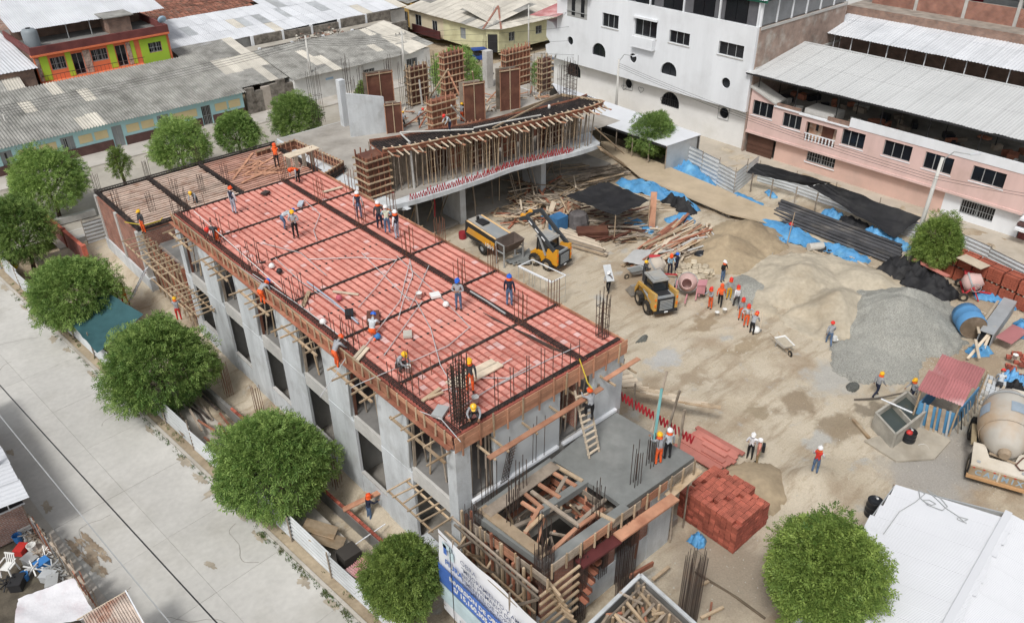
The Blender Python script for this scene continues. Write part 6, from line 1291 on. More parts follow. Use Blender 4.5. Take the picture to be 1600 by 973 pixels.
for s in (-.98,.72):
    M = Matrix.Translation((s+.13,-.25,.35)) @ Matrix.Rotation(pi/2,4,'Y'); w_ = MB().lathe([(.22,-.14),(.4,-.14),(.46,-.09),(.46,.09),(.4,.14),(.22,.14)], 20, M=M).build('wheel', rubber, CP); MB().lathe([(0,-.1),(.12,-.12),(.23,-.1),(.23,.1),(0,.1)], 14, M=M).build('rim', grey_paint, w_)
cu = bpy.data.curves.new('n', 'FONT'); cu.body = '1004'; cu.size = .52; cu.offset = .01; ob = bpy.data.objects.new('n', cu); me = bpy.data.meshes.new_from_object(ob); bpy.data.objects.remove(ob)
me.transform(Matrix(((0,0,-1,-.856),(-1,0,0,-.45),(0,1,0,.62),(0,0,0,1)))); me.materials.clear(); me.materials.append(plastic_white); link('number', me, CP)
hp = MB(); hp.prism([(-.75,-2.0,.9),(.75,-2.0,.9),(.9,-1.8,1.75),(-.9,-1.8,1.75)], (0,-.05,0)); hp.prism([(-.9,-3.0,1.6),(.9,-3.0,1.6),(.6,-2.6,.8),(-.6,-2.6,.8)], (0,-.05,0))
for s in (-1,1): hp.prism([(s*.9,-1.85,1.75),(s*.9,-3.0,1.6),(s*.6,-2.6,.8),(s*.7,-2.0,.9)], (.04*s,0,0))
hp.build('hopper', mat('hopper_dark', (.13,.1,.085), .8, .3, 3), CP)
for x, y in ((-.95,-1.9),(-.95,-2.8),(.95,-1.9),(.95,-2.8)): bar('leg', (x,y,-.25), (x,y,1.6), .09, .09, steel_paint, CP)
for x in (-.95,.95): bar('leg_rail', (x,-1.9,.9), (x,-2.8,.9), .07, .07, steel_paint, CP); bar('leg_rail', (x,-1.9,1.6), (x,-2.8,1.55), .07, .07, steel_paint, CP)
bar('tow_bar', (0,1.9,.6), (0,2.9,.45), .16, .14, paint_black, CP)
o = MB().lathe([(0,0),(.3,0),(.32,.4),(.3,.55),(0,.55)], 14).build('red_drum', mat('drum_red', (.3,.03,.04), .6), None); o.location = tuple(P(723,372)); tag(o, 'small dark red drum in front of the concrete pump', 'drum')
o = stain_obj('slurry', 36.6, 40.2, 1.2, .8, .3, .18, concrete_wet, 'grey wet concrete slurry beneath the concrete pump hopper', seed=9, blobs=4)
# ---------------- self-loading mixer truck at the right edge
MT = thing('mixer_truck', 'dusty concrete mixer truck with beige drum at the right edge', 'mixer truck', (37.7,6.25,0), radians(21), local=True)
for x in (.75,3.9):
    for y in (-1.12,1.12): wheel(MT, x, y, .62, .62, .45)
bx('chassis', .1, 5.4, -.75, .75, .7, 1.05, dusty, MT)
# rear body with sloping deck: x grows towards the front
MB().prism([(0,-1.3,.55),(0,1.3,.55),(0,1.3,1.15),(0,-1.3,1.15)], (.08,0,0)).build('rear_panel', mat('panel_brown', (.33,.24,.15), .8, .2, 2, (.42,.34,.24)), MT)
dk = MB(); dk.prism([(.02,-1.32,1.15),(1.5,-1.32,1.45),(1.5,-.78,1.45),(.75,-.55,1.3),(.75,.55,1.3),(1.5,.78,1.45),(1.5,1.32,1.45),(.02,1.32,1.15)], (0,0,.1)); dk.build('rear_deck', dusty, MT)
for s in (-1,1): MB().prism([(.1,s*1.3,.6),(1.5,s*1.3,.6),(1.5,s*1.3,1.44),(.1,s*1.3,1.16)], (0,-.06*s,0)).build('side_panel', dusty, MT); bx('fender', 1.55, 3.2, s*1.3-.12, s*1.3+.12, 1.3, 1.45, mat('fender_ochre', (.3,.24,.15), .8), MT)
MB().prism([(-.06,-1.36,.42),(-.06,1.36,.42),(-.06,1.36,.6),(-.06,-1.36,.6)], (.16,0,0)).build('bumper', mat('bumper_rust', (.5,.3,.15), .7, .2, 3), MT)
bx('panel_divider', -.03, -.002, -.04, .04, .62, 1.13, dusty, MT)
for k in range(6): bx('reflector', -.03, -.001, -1.2+k*.46, -1.1+k*.46, 1.1, 1.14, plastic_red, MT)
cu = bpy.data.curves.new('n', 'FONT'); cu.body = 'C A R M I X'; cu.size = .42; cu.offset = .012; ob = bpy.data.objects.new('n', cu); me = bpy.data.meshes.new_from_object(ob); bpy.data.objects.remove(ob)
me.transform(Matrix(((0,0,-1,-.006),(-1,0,0,1.05),(0,1,0,.72),(0,0,0,1)))); me.materials.clear(); me.materials.append(mat('letter_bluegrey', (.3,.4,.48), .7)); link('lettering', me, MT)
for s in (-1,1): MB().lathe([(0,0),(.1,0),(.1,.03),(0,.03)], 12, M=Matrix.Translation((.3,s*1.0,1.3))).build('deck_cap', steel_paint, MT)
DM = Matrix.Translation((2.9,0,2.15)) @ Matrix.Rotation(radians(82),4,'Y')
MB().lathe([(0,-2.05),(.45,-2.05),(.62,-1.95),(1.1,-1.2),(1.3,-.55),(1.33,.1),(1.22,.9),(.98,1.5),(.72,1.95),(.66,2.05),(.58,2.05),(.55,1.6),(0,1.5)], 32, M=DM).build('drum', drum_m, MT, True)
MB().lathe([(1.12,1.2),(1.17,1.2),(1.17,1.3),(1.08,1.32)], 32, M=DM).build('drum_ring', steel_paint, MT)
MB().lathe([(1.2,-.98),(1.235,-.98),(1.235,-.94),(1.21,-.94)], 32, M=DM).build('drum_seam', drum_m, MT)
for a in (-.15,1.1,-1.4):                           # faded blue patches on the drum
    pts = []; mb = MB()
    for j, zz in enumerate((-.35,.4)):
        for i in range(5): aa = a+i*.13-.26; r = 1.345 if j == 0 else 1.32; pts.append(DM @ Vector((-r*cos(aa), r*sin(aa), zz)))
    mb.add(pts, [(i,i+1,6+i,5+i) for i in range(4)]).build('drum_decal', mat('decal_blue', (.3,.36,.42), .7, .15, 3), MT)
MB().lathe([(0,-2.35),(.22,-2.35),(.3,-2.2),(.3,-2.0)], 14, M=DM).build('drum_gearbox', mat('gearbox', (.36,.28,.2), .8, .2), MT)
bar('pipe', (.7,-.6,1.5), (.9,.6,1.55), .08, .08, mat('gearbox', (.36,.28,.2)), MT); MB().path([(.5,-1.1,1.4),(.35,-.8,1.45),(.6,-.6,1.5),(1.2,-.9,1.6),(1.3,-1.2,1.6),(.9,-1.25,1.5)], .035, 5).build('hose', ply_brown, MT)
bx('cab', 3.9, 5.5, -1.2, -.1, 1.1, 2.7, dusty, MT); bx('cab_window', 4.0, 5.51, -1.21, -1.19, 1.8, 2.5, glass_m, MT)
# ---------------- drum mixers
def drum_mixer(label, loc, rot, drum_mt, body_mt, tilt=38):
    t = thing('concrete_mixer', label, 'concrete mixer', loc, rot, 'concrete mixers', local=True)
    M = Matrix.Translation((0,0,1.1)) @ Matrix.Rotation(radians(tilt),4,'Y')
    d = MB().lathe([(0,-.62),(.38,-.6),(.62,-.3),(.66,0),(.62,.15),(.4,.62),(.36,.66),(.33,.64),(.55,.15),(.5,-.3),(0,-.5)], 22, M=M).build('drum', drum_mt, t, True)
    MB().lathe([(.68,-.08),(.72,-.08),(.72,.02),(.68,.02)], 22, M=M).build('gear_ring', steel_paint, d)
    hb = MB(); hb.box(-.35,.35,.75,1.25,.55,1.15); hb.prism([(-.4,.7,1.15),(.4,.7,1.15),(.4,1.3,1.25),(-.4,1.3,1.25)], (0,0,.06)); hb.build('engine_box', body_mt, t)
    for s in (-1,1): bar('frame_leg', (-.45,s*.72,.45), (0,s*.72,1.1), .09, .09, body_mt, t); bar('frame_leg', (.55,s*.72,.1), (0,s*.72,1.1), .09, .09, body_mt, t)
    bar('axle_beam', (-.45,-.8,.42), (-.45,1.3,.42), .1, .1, body_mt, t); bar('side_beam', (-.45,.9,.45), (.55,.9,.45), .09, .09, body_mt, t); bar('tow_bar', (.5,.1,.4), (1.6,.1,.35), .09, .09, body_mt, t)
    wheel(t, -.45, -.85, .3, .3, .16); wheel(t, -.45, 1.2, .3, .3, .16)
    MB().path([(.15+.3*cos(a),-.8,1.1+.3*sin(a)) for a in np.linspace(0,6.28,14)], .025, 5).build('hand_wheel', steel_paint, t); return t
drum_mixer('concrete mixer with pale drum mouth facing the camera, red engine box', tuple(P(1023,436)), radians(-45), mat('mixer_beige', (.5,.44,.37), .7, .15, 3), mat('mixer_red', (.5,.05,.06), .6, .15, 3), 50)
drum_mixer('pinkish concrete mixer lying low with a side wheel, nearest the orange crew', tuple(P(1072,462)), radians(-150), mat('mixer_pink', (.56,.38,.35), .7, .15, 3), mat('mixer_pink2', (.52,.24,.26), .7, .15, 3), 70)
drum_mixer('faded pink concrete mixer beside the brick pallets on the right', tuple(P(1512,462)), radians(-60), MATS['mixer_pink'], MATS['mixer_red'], 60)
# ---------------- wheelbarrows
def barrow(label, loc, rot, mt, fill=None):
    t = thing('wheelbarrow', label, 'wheelbarrow', loc, rot, 'wheelbarrows', local=True)
    mb = MB(); A = [(-.3,-.3),(.45,-.22),(.45,.22),(-.3,.3)]; B = [(-.48,-.4),(.72,-.36),(.72,.36),(-.48,.4)]
    v = [(x,y,.35) for x, y in A]+[(x,y,.68) for x, y in B]+[(x*.95,y*.93,.66) for x, y in B]+[(x*.95,y*.93,.38) for x, y in A]
    mb.add(v, [(3,2,1,0)]+[(i,(i+1)%4,4+(i+1)%4,4+i) for i in range(4)]+[(4+i,4+(i+1)%4,8+(i+1)%4,8+i) for i in range(4)]+[(8+i,8+(i+1)%4,12+(i+1)%4,12+i) for i in range(4)]+[(12,13,14,15)]); mb.build('tray', mt, t)
    if fill: MB().prism([(-.4,-.33,.55),(.6,-.3,.55),(.6,.3,.55),(-.4,.33,.55)], (0,0,.06)).build('load', fill, t)
    for s in (-1,1): bar('handle', (-1.1,s*.3,.55), (.7,s*.1,.28), .04, .04, wood_tan, t); bar('leg', (-.3,s*.25,.4), (-.35,s*.28,0), .04, .04, steel_paint, t)
    wheel(t, .85, 0, .2, .2, .09); return t
barrow('pale wheelbarrow with sand standing alone by the scooped sand heap', tuple(P(1222,545)), radians(-115), plastic_white, sand_m)
barrow('wheelbarrow loaded with grey mix left of the mixers', tuple(P(995,432)), radians(160), steel_paint, concrete_wet)
# ---------------- three-wheeled taxi and motorbikes in the far street
def tricycle(label, loc, rot, mt):
    t = thing('motor_taxi', label, 'motor taxi', loc, rot, None, local=True)
    for x, y in ((-.7,-.55),(-.7,.55),(1.2,0)): wheel(t, x, y, .28, .28, .12)
    side_prism([(-1.2,.35),(.5,.35),(.6,.8),(-.1,.85),(-1.2,.9)], -.6, .6, 'body', mt, t); side_prism([(-1.25,1.62),(.75,1.55),(.7,1.66),(-1.2,1.75)], -.65, .65, 'canopy', mt, t)
    for x in (-1.15,.6):
        for s in (-1,1): bar('canopy_post', (x,s*.58,.8), (x,s*.6,1.65), .05, .05, paint_black, t)
    side_prism([(.6,.5),(1.0,.5),(1.1,.95),(.5,.9)], -.16, .16, 'fuel_tank', paint_black, t); bar('fork', (1.2,0,.28), (.95,0,1.1), .07, .07, steel_paint, t); bar('handlebar', (.95,-.35,1.1), (.95,.35,1.1), .04, .04, paint_black, t); bx('seat', -.9, -.4, -.5, .5, .9, 1.3, paint_black, t)
tricycle('blue motor taxi parked at the corner of the yellow green house', tuple(P(752,96)), radians(-20), mat('taxi_blue', (.03,.08,.3), .5))
tricycle('dark motor taxi with silver top parked beside the tall white building', tuple(P(865,112)), radians(-40), mat('taxi_dark', (.12,.13,.16), .5))
# ================================================================ materials lying about the yard
def heapz(x, y): return float(site_z(np.array([x]), np.array([y]))[0])
def GP(px, py): p = P(px, py); return Vector((p.x, p.y, heapz(p.x, p.y)))
def lump(name, label, cat, pts, w, h, mt, seed=1, n=26, m=10, flat=False, z0=0.02):
    """crumpled tarpaulin lying along a line of points"""
    path = [Vector(p) for p in pts]; vs = []
    P2 = [(p.x, p.y) for p in path]
    for i in range(n+1):
        x, y, nx, ny = along(P2, min(.999, i/n)); e = sin(pi*min(1,max(0,i/n)))**.35
        for j in range(m+1):
            s = 2*j/m-1; ww = w*(.55+.45*e)*(1+.25*float(nz(i*.47,0,1,seed)))
            zz = h*(1-abs(s)**1.7)*e*(.75+.35*float(nz(i*.43,j*.9,1.1,seed+2)))+.24*h*float(nz(i*.83+j*.6,j*1.7-i*.4,1,seed+5))*e
            q = Vector((x+nx*s*ww*.5+.06*float(nz(i*2.,j*2.,1,seed+7)), y+ny*s*ww*.5+.06*float(nz(j*2.,i*2.,1,seed+8)), 0)); q.z = heapz(q.x,q.y)+z0+max(0,zz); vs.append(q)
    o = MB().add(vs, [(i*(m+1)+j, i*(m+1)+j+1, (i+1)*(m+1)+j+1, (i+1)*(m+1)+j) for i in range(n) for j in range(m)]).build(name, mt, None, True)
    return tag(o, label, cat)
# ---- path and stone retaining edge at the back of the yard
struct(MB().prism([P(932,222,.45),P(950,222,.45),P(1190,322,.45),P(1250,340,.2),P(1200,350,.2),P(1135,335,.45),P(1000,278,.45)], (0,0,.08)).build('raised_path', mat('path_earth', (.46,.37,.26), .95, .12, 1.5, (.4,.32,.22), .2)))
rs = thing('retaining_wall', 'low dry stone edge of the raised path at the back of yard', 'wall', tuple(P(1070,315)))
a, b = P(945,240), P(1140,342)
for k in range(64):
    t = (k+.5)/64
    for z in (.12,.34): q = a.lerp(b,t)+Vector((U(-.06,.06),U(-.06,.06),z)); d = (b-a).normalized()*U(.11,.17); bar('stone', q-d, q+d, .24, .2, stone, rs)
# ---- block stack in the foreground
BS = thing('brick_stack', 'tall stack of red hollow bricks with a blue plastic bundle before it', 'brick stack', (26,14.2,0))
hollow = MB().box(-.138,.138,-.138,.138,-.091,.091)
for k in (-1,0,1):
    for s in (-1,1): hollow.box(k*.09-.03, k*.09+.03, s*.14-.004, s*.14+.004, -.06, .06, 1)
hb = hollow.mesh('brick', [brick_red, clay_joist])
htop = MB().box(-.138,.138,-.138,.138,-.091,.09)
for k in range(4): htop.box(-.138,.138,-.138+k*.0888,-.128+k*.0888,.09,.1,1); htop.box(-.138+k*.0888,-.128+k*.0888,-.128,.138,.09,.099,1)
ht = htop.mesh('brick', [brick_red, mat('brick_edge', (.5,.17,.12), .85)])
o0 = P(1145,865); ux = Vector((1,0,0)); nx_, ny_, nz_ = 9, 11, 9
for i in range(nx_):
    for j in range(ny_):
        top = nz_-(1 if (i*7+j*3) % 11 == 0 else 0)-(2 if i > 6 and j < 3 else 0)-(1 if j > 8 else 0)
        for k in range(top):
            vis = i == 0 or j == 0 or k >= top-1 or (i > 5 and j < 4 and k > 5)
            if not vis: continue
            q = Vector((o0.x+.15+i*.3, o0.y+.15+j*.3, .1+k*.2))
            link('brick', ht if k == top-1 else hb, BS, Matrix.Translation(q+Vector((U(-.015,.015),U(-.015,.015),0))) @ Matrix.Rotation(U(-.03,.03),4,'Z'))
bx('core', o0.x+.3, o0.x+nx_*.3-.05, o0.y+.3, o0.y+ny_*.3-.05, 0, .2*5, brick_red, BS)
for k in range(5): link('brick', hb, BS, Matrix.Translation((o0.x+2.9+U(0,.3),o0.y+.3+k*.33,.12)) @ Matrix.Rotation(U(0,3),4,'Z'))
lump('blue_bundle', 'crumpled blue plastic bundle leaning at the red brick stack', 'tarpaulin', [P(1082,838), P(1090,846), P(1102,850)], .75, .6, tarp_blue, 3, 16, 10)
# ---- red shutter boards on the ground
RB = thing('board_pile', 'flat pile of salmon painted boards beside the wet slab', 'board pile', tuple(P(1115,705)))
a, b, c = P(1068,676,.3), P(1090,668,.3), P(1160,708,.3); dv = c-b; sv = (P(1125,738,.3)-P(1160,708,.3))/7
for k in range(8):
    p = b+sv*k+Vector((0,0,.02*k % .06)); bar('board', p+dv*U(-.04,.06), p+dv*(1+U(-.05,.05)), sv.length*.95, .08, mat('board_salmon', (.52,.2,.16), .8, .15, 3, (.42,.15,.12), rnd=.15), RB)
for k in range(3): p = b+sv*(1.5+1.6*k)+Vector((0,0,.14)); bar('board', p+dv*(.25+.1*k), p+dv*(.8+.06*k), .3, .08, MATS['board_salmon'], RB)
# ---- drums, buckets
def drum(label, loc, r, h, mt, name='barrel', cat='barrel', rim=True):
    t = thing(name, label, cat, loc, local=True); MB().lathe([(0,0),(r,0),(r*1.02,.05),(r,.1),(r,h*.33),(r*1.04,h*.35),(r,h*.37),(r,h*.66),(r*1.04,h*.68),(r,h*.7),(r,h-.05),(r*1.03,h-.02),(r*1.0,h),(r*.93,h),(r*.93,h-.03),(0,h-.03)], 20).build('shell', mt, t, True)
    MB().lathe([(0,h-.02),(.06,h-.02),(.06,h),(0,h)], 8, M=Matrix.Translation((r*.5,0,0))).build('bung', plastic_white, t)
    for k in (.33,.66): MB().lathe([(r,h*k-.02),(r*1.05,h*k),(r,h*k+.02)], 20).build('hoop', mt, t)
drum('glossy black barrel standing beside the white shed roof', tuple(GP(1362,802)), .36, .95, plastic_black)
drum('blue drum lying open beside the timber roof net', tuple(GP(873,352)), .3, .8, plastic_blue)
def bucket(label, loc, mt, r=.15, h=.3):
    t = thing('bucket', label, 'bucket', loc, 0, 'buckets', local=True); MB().lathe([(0,0),(r*.8,0),(r,h),(r*1.06,h),(r*1.06,h-.03),(r*.95,h-.02),(r*.76,.03),(0,.03)], 14).build('pail', mt, t, True)
    MB().path([(r*cos(a),0.02,h+.6*r*sin(a)) for a in np.linspace(0,pi,8)], .008, 4).build('handle', steel_paint, t)
ZK = ZD+.02
for px, py, z, lb in ((638,580,ZK,'white bucket beside the crouching worker in yellow helmet on deck'), (743,628,ZK,'white bucket near the rebar cage at the deck corner'), (1132,487,0,'pale bucket at the feet of the man in white shirt'), (1120,492,0,'greenish bucket behind the orange shirted worker'), (1305,535,0,'white pail beside the worker at the scooped sand'), (1585,560,.6,'white pail on the flat brick pile at right edge'), (655,465,ZK,'white bucket on the deck near the loose clay block')):
    q = P(px,py,z) if z else GP(px,py); bucket(lb, tuple(q), plastic_white)
# ---- water tank, shed and things round it
WT = thing('water_trough', 'two chamber concrete water trough with a pole across it', 'trough', tuple(P(1400,670)))
q = [P(1362,668), P(1392,702), P(1440,664), P(1411,634)]; mb = MB(); H_ = 1.05; TRM = mat('trough_dirty', (.38,.36,.315), .95, .3, 3, (.27,.245,.2), .2)
for a, b in zip(q, q[1:]+q[:1]): bar('wall', a+Vector((0,0,H_/2)), b+Vector((0,0,H_/2)), .11, H_, TRM, WT)
m0, m1 = q[0].lerp(q[3],.52), q[1].lerp(q[2],.52); bar('divider', m0+Vector((0,0,H_/2-.01)), m1+Vector((0,0,H_/2-.01)), .09, H_, TRM, WT)
MB().prism([p+Vector((0,0,.7)) for p in q], (0,0,.02)).build('water', mat('tank_water', (.06,.075,.07), .12, .1, 1, spec=.5), WT)
for a, b in zip(q, q[1:]+q[:1]): bar('rim', a+Vector((0,0,H_+.02)), b+Vector((0,0,H_+.02)), .13, .04, TRM, WT)
rod('pole', m0+Vector((-.4,.5,H_+.12)), m1+Vector((.6,.3,H_+.12)), .09, white_paint, WT)
SH = thing('mixing_shed', 'small shed with faded red corrugated roof and blue panels', 'shed', tuple(P(1490,640)))
c0, c1, c2, c3 = P(1433,609,2.5), P(1503,633,2.4), P(1552,574,2.6), P(1478,556,2.8)
corr_roof(SH, c0, c1, c3, 2, 2, [metal_red], 8, .03); base = [Vector((c.x,c.y,0)) for c in (c0,c1,c2,c3)]; ctr = sum(base, Vector())/4
for c in base: r = c.lerp(ctr,.12); rod('post', r, r+Vector((0,0,2.45)), .1, wood_tan, SH)
bb = [b.lerp(ctr,.2) for b in base]
for a, b in ((bb[0],bb[1]),(bb[0],bb[3])): bar('panel', a+Vector((0,0,.75)), b+Vector((0,0,.75)), .06, 1.5, mat('panel_blue', (.09,.27,.48), .6, .15, 2, (.13,.33,.53)), SH)
bar('panel', bb[1]+Vector((0,0,.7)), bb[2]+Vector((0,0,.7)), .05, 1.4, MATS['panel_blue'], SH)
for k in range(5): a = bb[0].lerp(bb[1], .15+.18*k)+Vector((-.25,-.25,.0)); bar('leaning_board', a, a+Vector((.2,.25,1.6)), .22 if k % 2 else .1, .04, random.choice((wood_grey,wood_tan,metal_grey)), SH)
for k in range(7): a = bb[1].lerp(bb[2], .1+.14*k)+Vector((.15,-.35,0)); bar('leaning_bar', a, a+Vector((U(-.2,.1),.3,1.1)), .05, .05, random.choice((paint_black,steel_paint,wood_grey)), SH)
drum('dark barrel with pale lid and a red helmet on it, beside the shed', tuple(GP(1418,690)), .34, .75, plastic_black)
o = MB().lathe([(.17,0),(.16,.08),(.1,.14),(0,.16)], 12).build('helmet', plastic_red); o.location = P(1421,676,.75); tag(o, 'red helmet lying on the dark barrel near the shed', 'helmet')
q = GP(1440,705); tag(MB().path([q+Vector((.45*cos(a)*(1+.25*sin(a*1.7)),.35*sin(a),.05+.02*a/6)) for a in np.linspace(0,20,60)], .03, 5).build('hose', plastic_white), 'coiled white hose on the ground below the shed', 'hose')
tag(bar('timber_post', P(1333,655,.1), P(1358,684,.1), .16, .12, wood_tan), 'single short timber post lying left of the water trough', 'timber')
tag(MB().path([P(1335,624,.12), P(1370,622,.2), P(1400,616,.5), P(1432,610,.9)], .05, 6).build('suction_hose', mat('hose_dark', (.1,.085,.07), .8)), 'dark hose carried by two labourers towards the shed', 'hose')
# concrete floor ledge under the shed
struct(MB().prism([P(1350,690,.02),P(1400,722,.02),P(1460,718,.02),P(1485,690,.02),P(1440,660,.02)], (0,0,.1)).build('shed_slab', mat('pad_dirty', (.40,.36,.295), .95, .25, 1.5, (.3,.26,.2), .2)))
# ---- right edge clutter
def cyl_tank(label, a, b, r, mt, endm):
    t = thing('water_tank', label, 'tank', tuple((a+b)/2)); d = (b-a).normalized(); M = Matrix.Translation(a) @ d.to_track_quat('Z','Y').to_matrix().to_4x4(); L = (b-a).length
    MB().lathe([(r*.9,0),(r,.08),(r,L*.3),(r*1.03,L*.33),(r,L*.36),(r,L*.7),(r*1.03,L*.73),(r,L*.76),(r*.95,L),(0,L)], 24, M=M).build('shell', mt, t, True); MB().lathe([(0,.02),(r*.6,.03),(r*.88,0),(r*.95,-.03)], 24, M=M).build('end_cap', endm, t)
q = GP(1512,520); cyl_tank('big blue plastic tank lying on its side with muddy end', q+Vector((-.55,-.35,.85)), q+Vector((.75,.75,.85)), .85, mat('tank_blue', (.1,.27,.5), .5, .15, 1.5, (.2,.34,.5)), mud)
gb = thing('steel_hopper', 'long grey steel channel box at the right edge', 'box', tuple(P(1555,500))); a, b = P(1538,530,.5), P(1575,478,.5); dgb = (b-a).normalized(); sgb = Vector((-dgb.y,dgb.x,0))*.38
for s in (-1,1): bar('side', a+sgb*s, b+sgb*s, .05, 1.0, steel_paint, gb)
bar('top', a+Vector((0,0,.51)), b+Vector((0,0,.51)), .82, .05, metal_grey, gb); bar('end', b-sgb, b+sgb, .05, 1.0, steel_paint, gb); bar('mouth', a+dgb*.3-sgb, a+dgb*.3+sgb, .05, .9, paint_black, gb)
for k, (p0, p1) in enumerate((((1512,560),(1555,510)),((1537,545),(1552,510)),((1520,480),(1530,520)),((1530,560),(1524,530)),((1560,470),(1535,505)),((1500,475),(1540,490)))): tag(bar('plank', P(*p0,.3+.05*k), P(*p1,1.0), .16, .08, wood_pale), 'pale plank leaning among the tanks at the right edge, %s' % ('longest, over the blue tarp','against the grey channel box','upright behind the blue tank','short upright by the shed roof','on top of the channel box','flat behind the tank')[k], 'plank')
lump('blue_tarp', 'crumpled blue tarpaulin in front of the brick pallets', 'tarpaulin', [P(1522,462), P(1560,466), P(1590,485)], 1.5, .5, tarp_blue, 11)
lump('blue_tarp', 'frayed blue tarpaulin strips between the shed and the blue tank', 'tarpaulin', [P(1512,545), P(1530,555), P(1535,540)], 1.2, .5, tarp_blue, 12)
lump('blue_tarp', 'bright blue tarpaulin on the bricks at the right edge', 'tarpaulin', [P(1585,525), P(1620,505)], 1.6, .9, tarp_blue, 13)
lump('blue_tarp', 'pale blue tarpaulin draped over blocks beside the mixer truck', 'tarpaulin', [P(1560,590), P(1600,605)], 1.6, .9, mat('tarp_pale', (.14,.36,.62), .5, .1, 2), 14)
lump('black_sheet', 'black plastic sheet hanging over the grey blocks above mixer truck', 'tarpaulin', [P(1578,600), P(1592,635)], 1.2, .9, tarp_black, 15)
def pallet(name, label, loc, rot, nx, ny, nz, sx, sy, sz, mt, group, mt2=None):
    t = thing(name, label, 'brick pallet', loc, rot, group, local=True); mb = MB(); holes = MB()
    for i in range(nx):
        for j in range(ny):
            for k in range(nz):
                if 0 < i < nx-1 and 0 < j < ny-1 and k < nz-1: continue
                x, y, z = (i-nx/2+.5)*sx+U(-.008,.008), (j-ny/2+.5)*sy+U(-.008,.008), .12+(k+.5)*sz; mb.box(x-sx*.47, x+sx*.47, y-sy*.47, y+sy*.47, z-sz*.46, z+sz*.46)
    o = mb.build('bricks', mt, t); o['kind'] = 'stuff'
    for k in (-.35,0,.35): bx('pallet_bearer', -nx*sx*.5, nx*sx*.5, k*ny*sy-.05, k*ny*sy+.05, 0, .12, wood_grey, t)
    for k in (-.25,.25): x = k*nx*sx; h = .13+nz*sz; y = ny*sy*.5+.01; MB().path([(x,-y,.1),(x,-y,h),(x,y,h),(x,y,.1)], .012, 4).build('strap', paint_black, t)
pal = mat('brick_pallet_red', (.36,.1,.06), .85, .2, 4, (.3,.08,.05), rnd=.12)
names = ('first, behind the round tree','second, partly behind the round tree','third, right of the round tree','fourth, under the pale board','fifth, by the pink mixer','sixth, behind the blue tarpaulin','seventh, near the right edge','eighth, at the right edge','ninth, cut by the right edge')
for k in range(9):
    q = P(1437,412).lerp(P(1600,487), k/7.2); r = radians(-9)+U(-.04,.04)
    pallet('brick_pallet', 'lower pallet of red bricks, %s' % names[k], (q.x+.3,q.y,0), r, 4, 6, 5, .28, .165, .18, pal, 'brick pallets along the fence')
    pallet('brick_pallet', 'upper pallet of red bricks, %s' % names[k], (q.x+.35,q.y+U(-.05,.05),1.06), r, 4, 6, 5, .28, .165, .18, pal, 'brick pallets along the fence')
tag(bar('board', P(1502,400,2.2), P(1540,418,2.2), 1.0, .05, wood_pale), 'pale plywood board lying on the brick pallets', 'board')
tag(bar('red_sheets', P(1548,408,2.05)+Vector((1.5,0,-1)), P(1610,440,2.05)+Vector((1.5,0,-1)), .5, .1, mat('sheet_maroon', (.17,.05,.06), .6)), 'stack of maroon sheets behind the pallets at right edge', 'sheets')
FB = thing('brick_pile', 'flat pile of red bricks at the right edge under a pink sheet', 'brick pile', tuple(P(1590,580)))
for k in range(40): q = P(1572+U(0,45),552+U(0,38),.12+.24*(k % 2)); link('brick', hb, FB, Matrix.Translation(q) @ Matrix.Rotation(.5+U(-.05,.05),4,'Z'))
bar('sheet', P(1568,532,.75), P(1595,512,.75), 1.0, .04, metal_red, FB)
BL2 = thing('block_pile', 'stacked grey concrete blocks beside the mixer truck drum', 'block pile', tuple(P(1560,610)))
for i in range(5):
    for j in range(5):
        for k in range(3):
            q = P(1540,632)+Vector((i*.42+.1*k,j*.24-.5+.1*i,.12+k*.21)); link('block', cube(random.choice((concrete_pale,wood_pale,concrete,concrete_pale))), BL2, Matrix.Translation(q) @ Matrix.Rotation(.35+U(-.05,.05),4,'Z') @ Matrix.Diagonal((.39,.2,.19,1)))
# black plastic covered heap
lump('covered_heap', 'long heap covered with black plastic in front of brick pallets', 'covered heap', [P(1376,416), P(1425,436), P(1488,470)], 2.8, 1.5, tarp_black, 21, 34, 16)
tag(bar('red_board', P(1428,405,1.35), P(1482,432,1.3), .4, .06, mat('board_salmon', (.52,.2,.16))), 'faded red board lying on the black covered heap', 'board')
lump('black_sheet', 'dark plastic sheet along the edge of the gravel heap', 'tarpaulin', [P(1370,425), P(1430,470), P(1482,500)], .7, .12, tarp_black, 22)
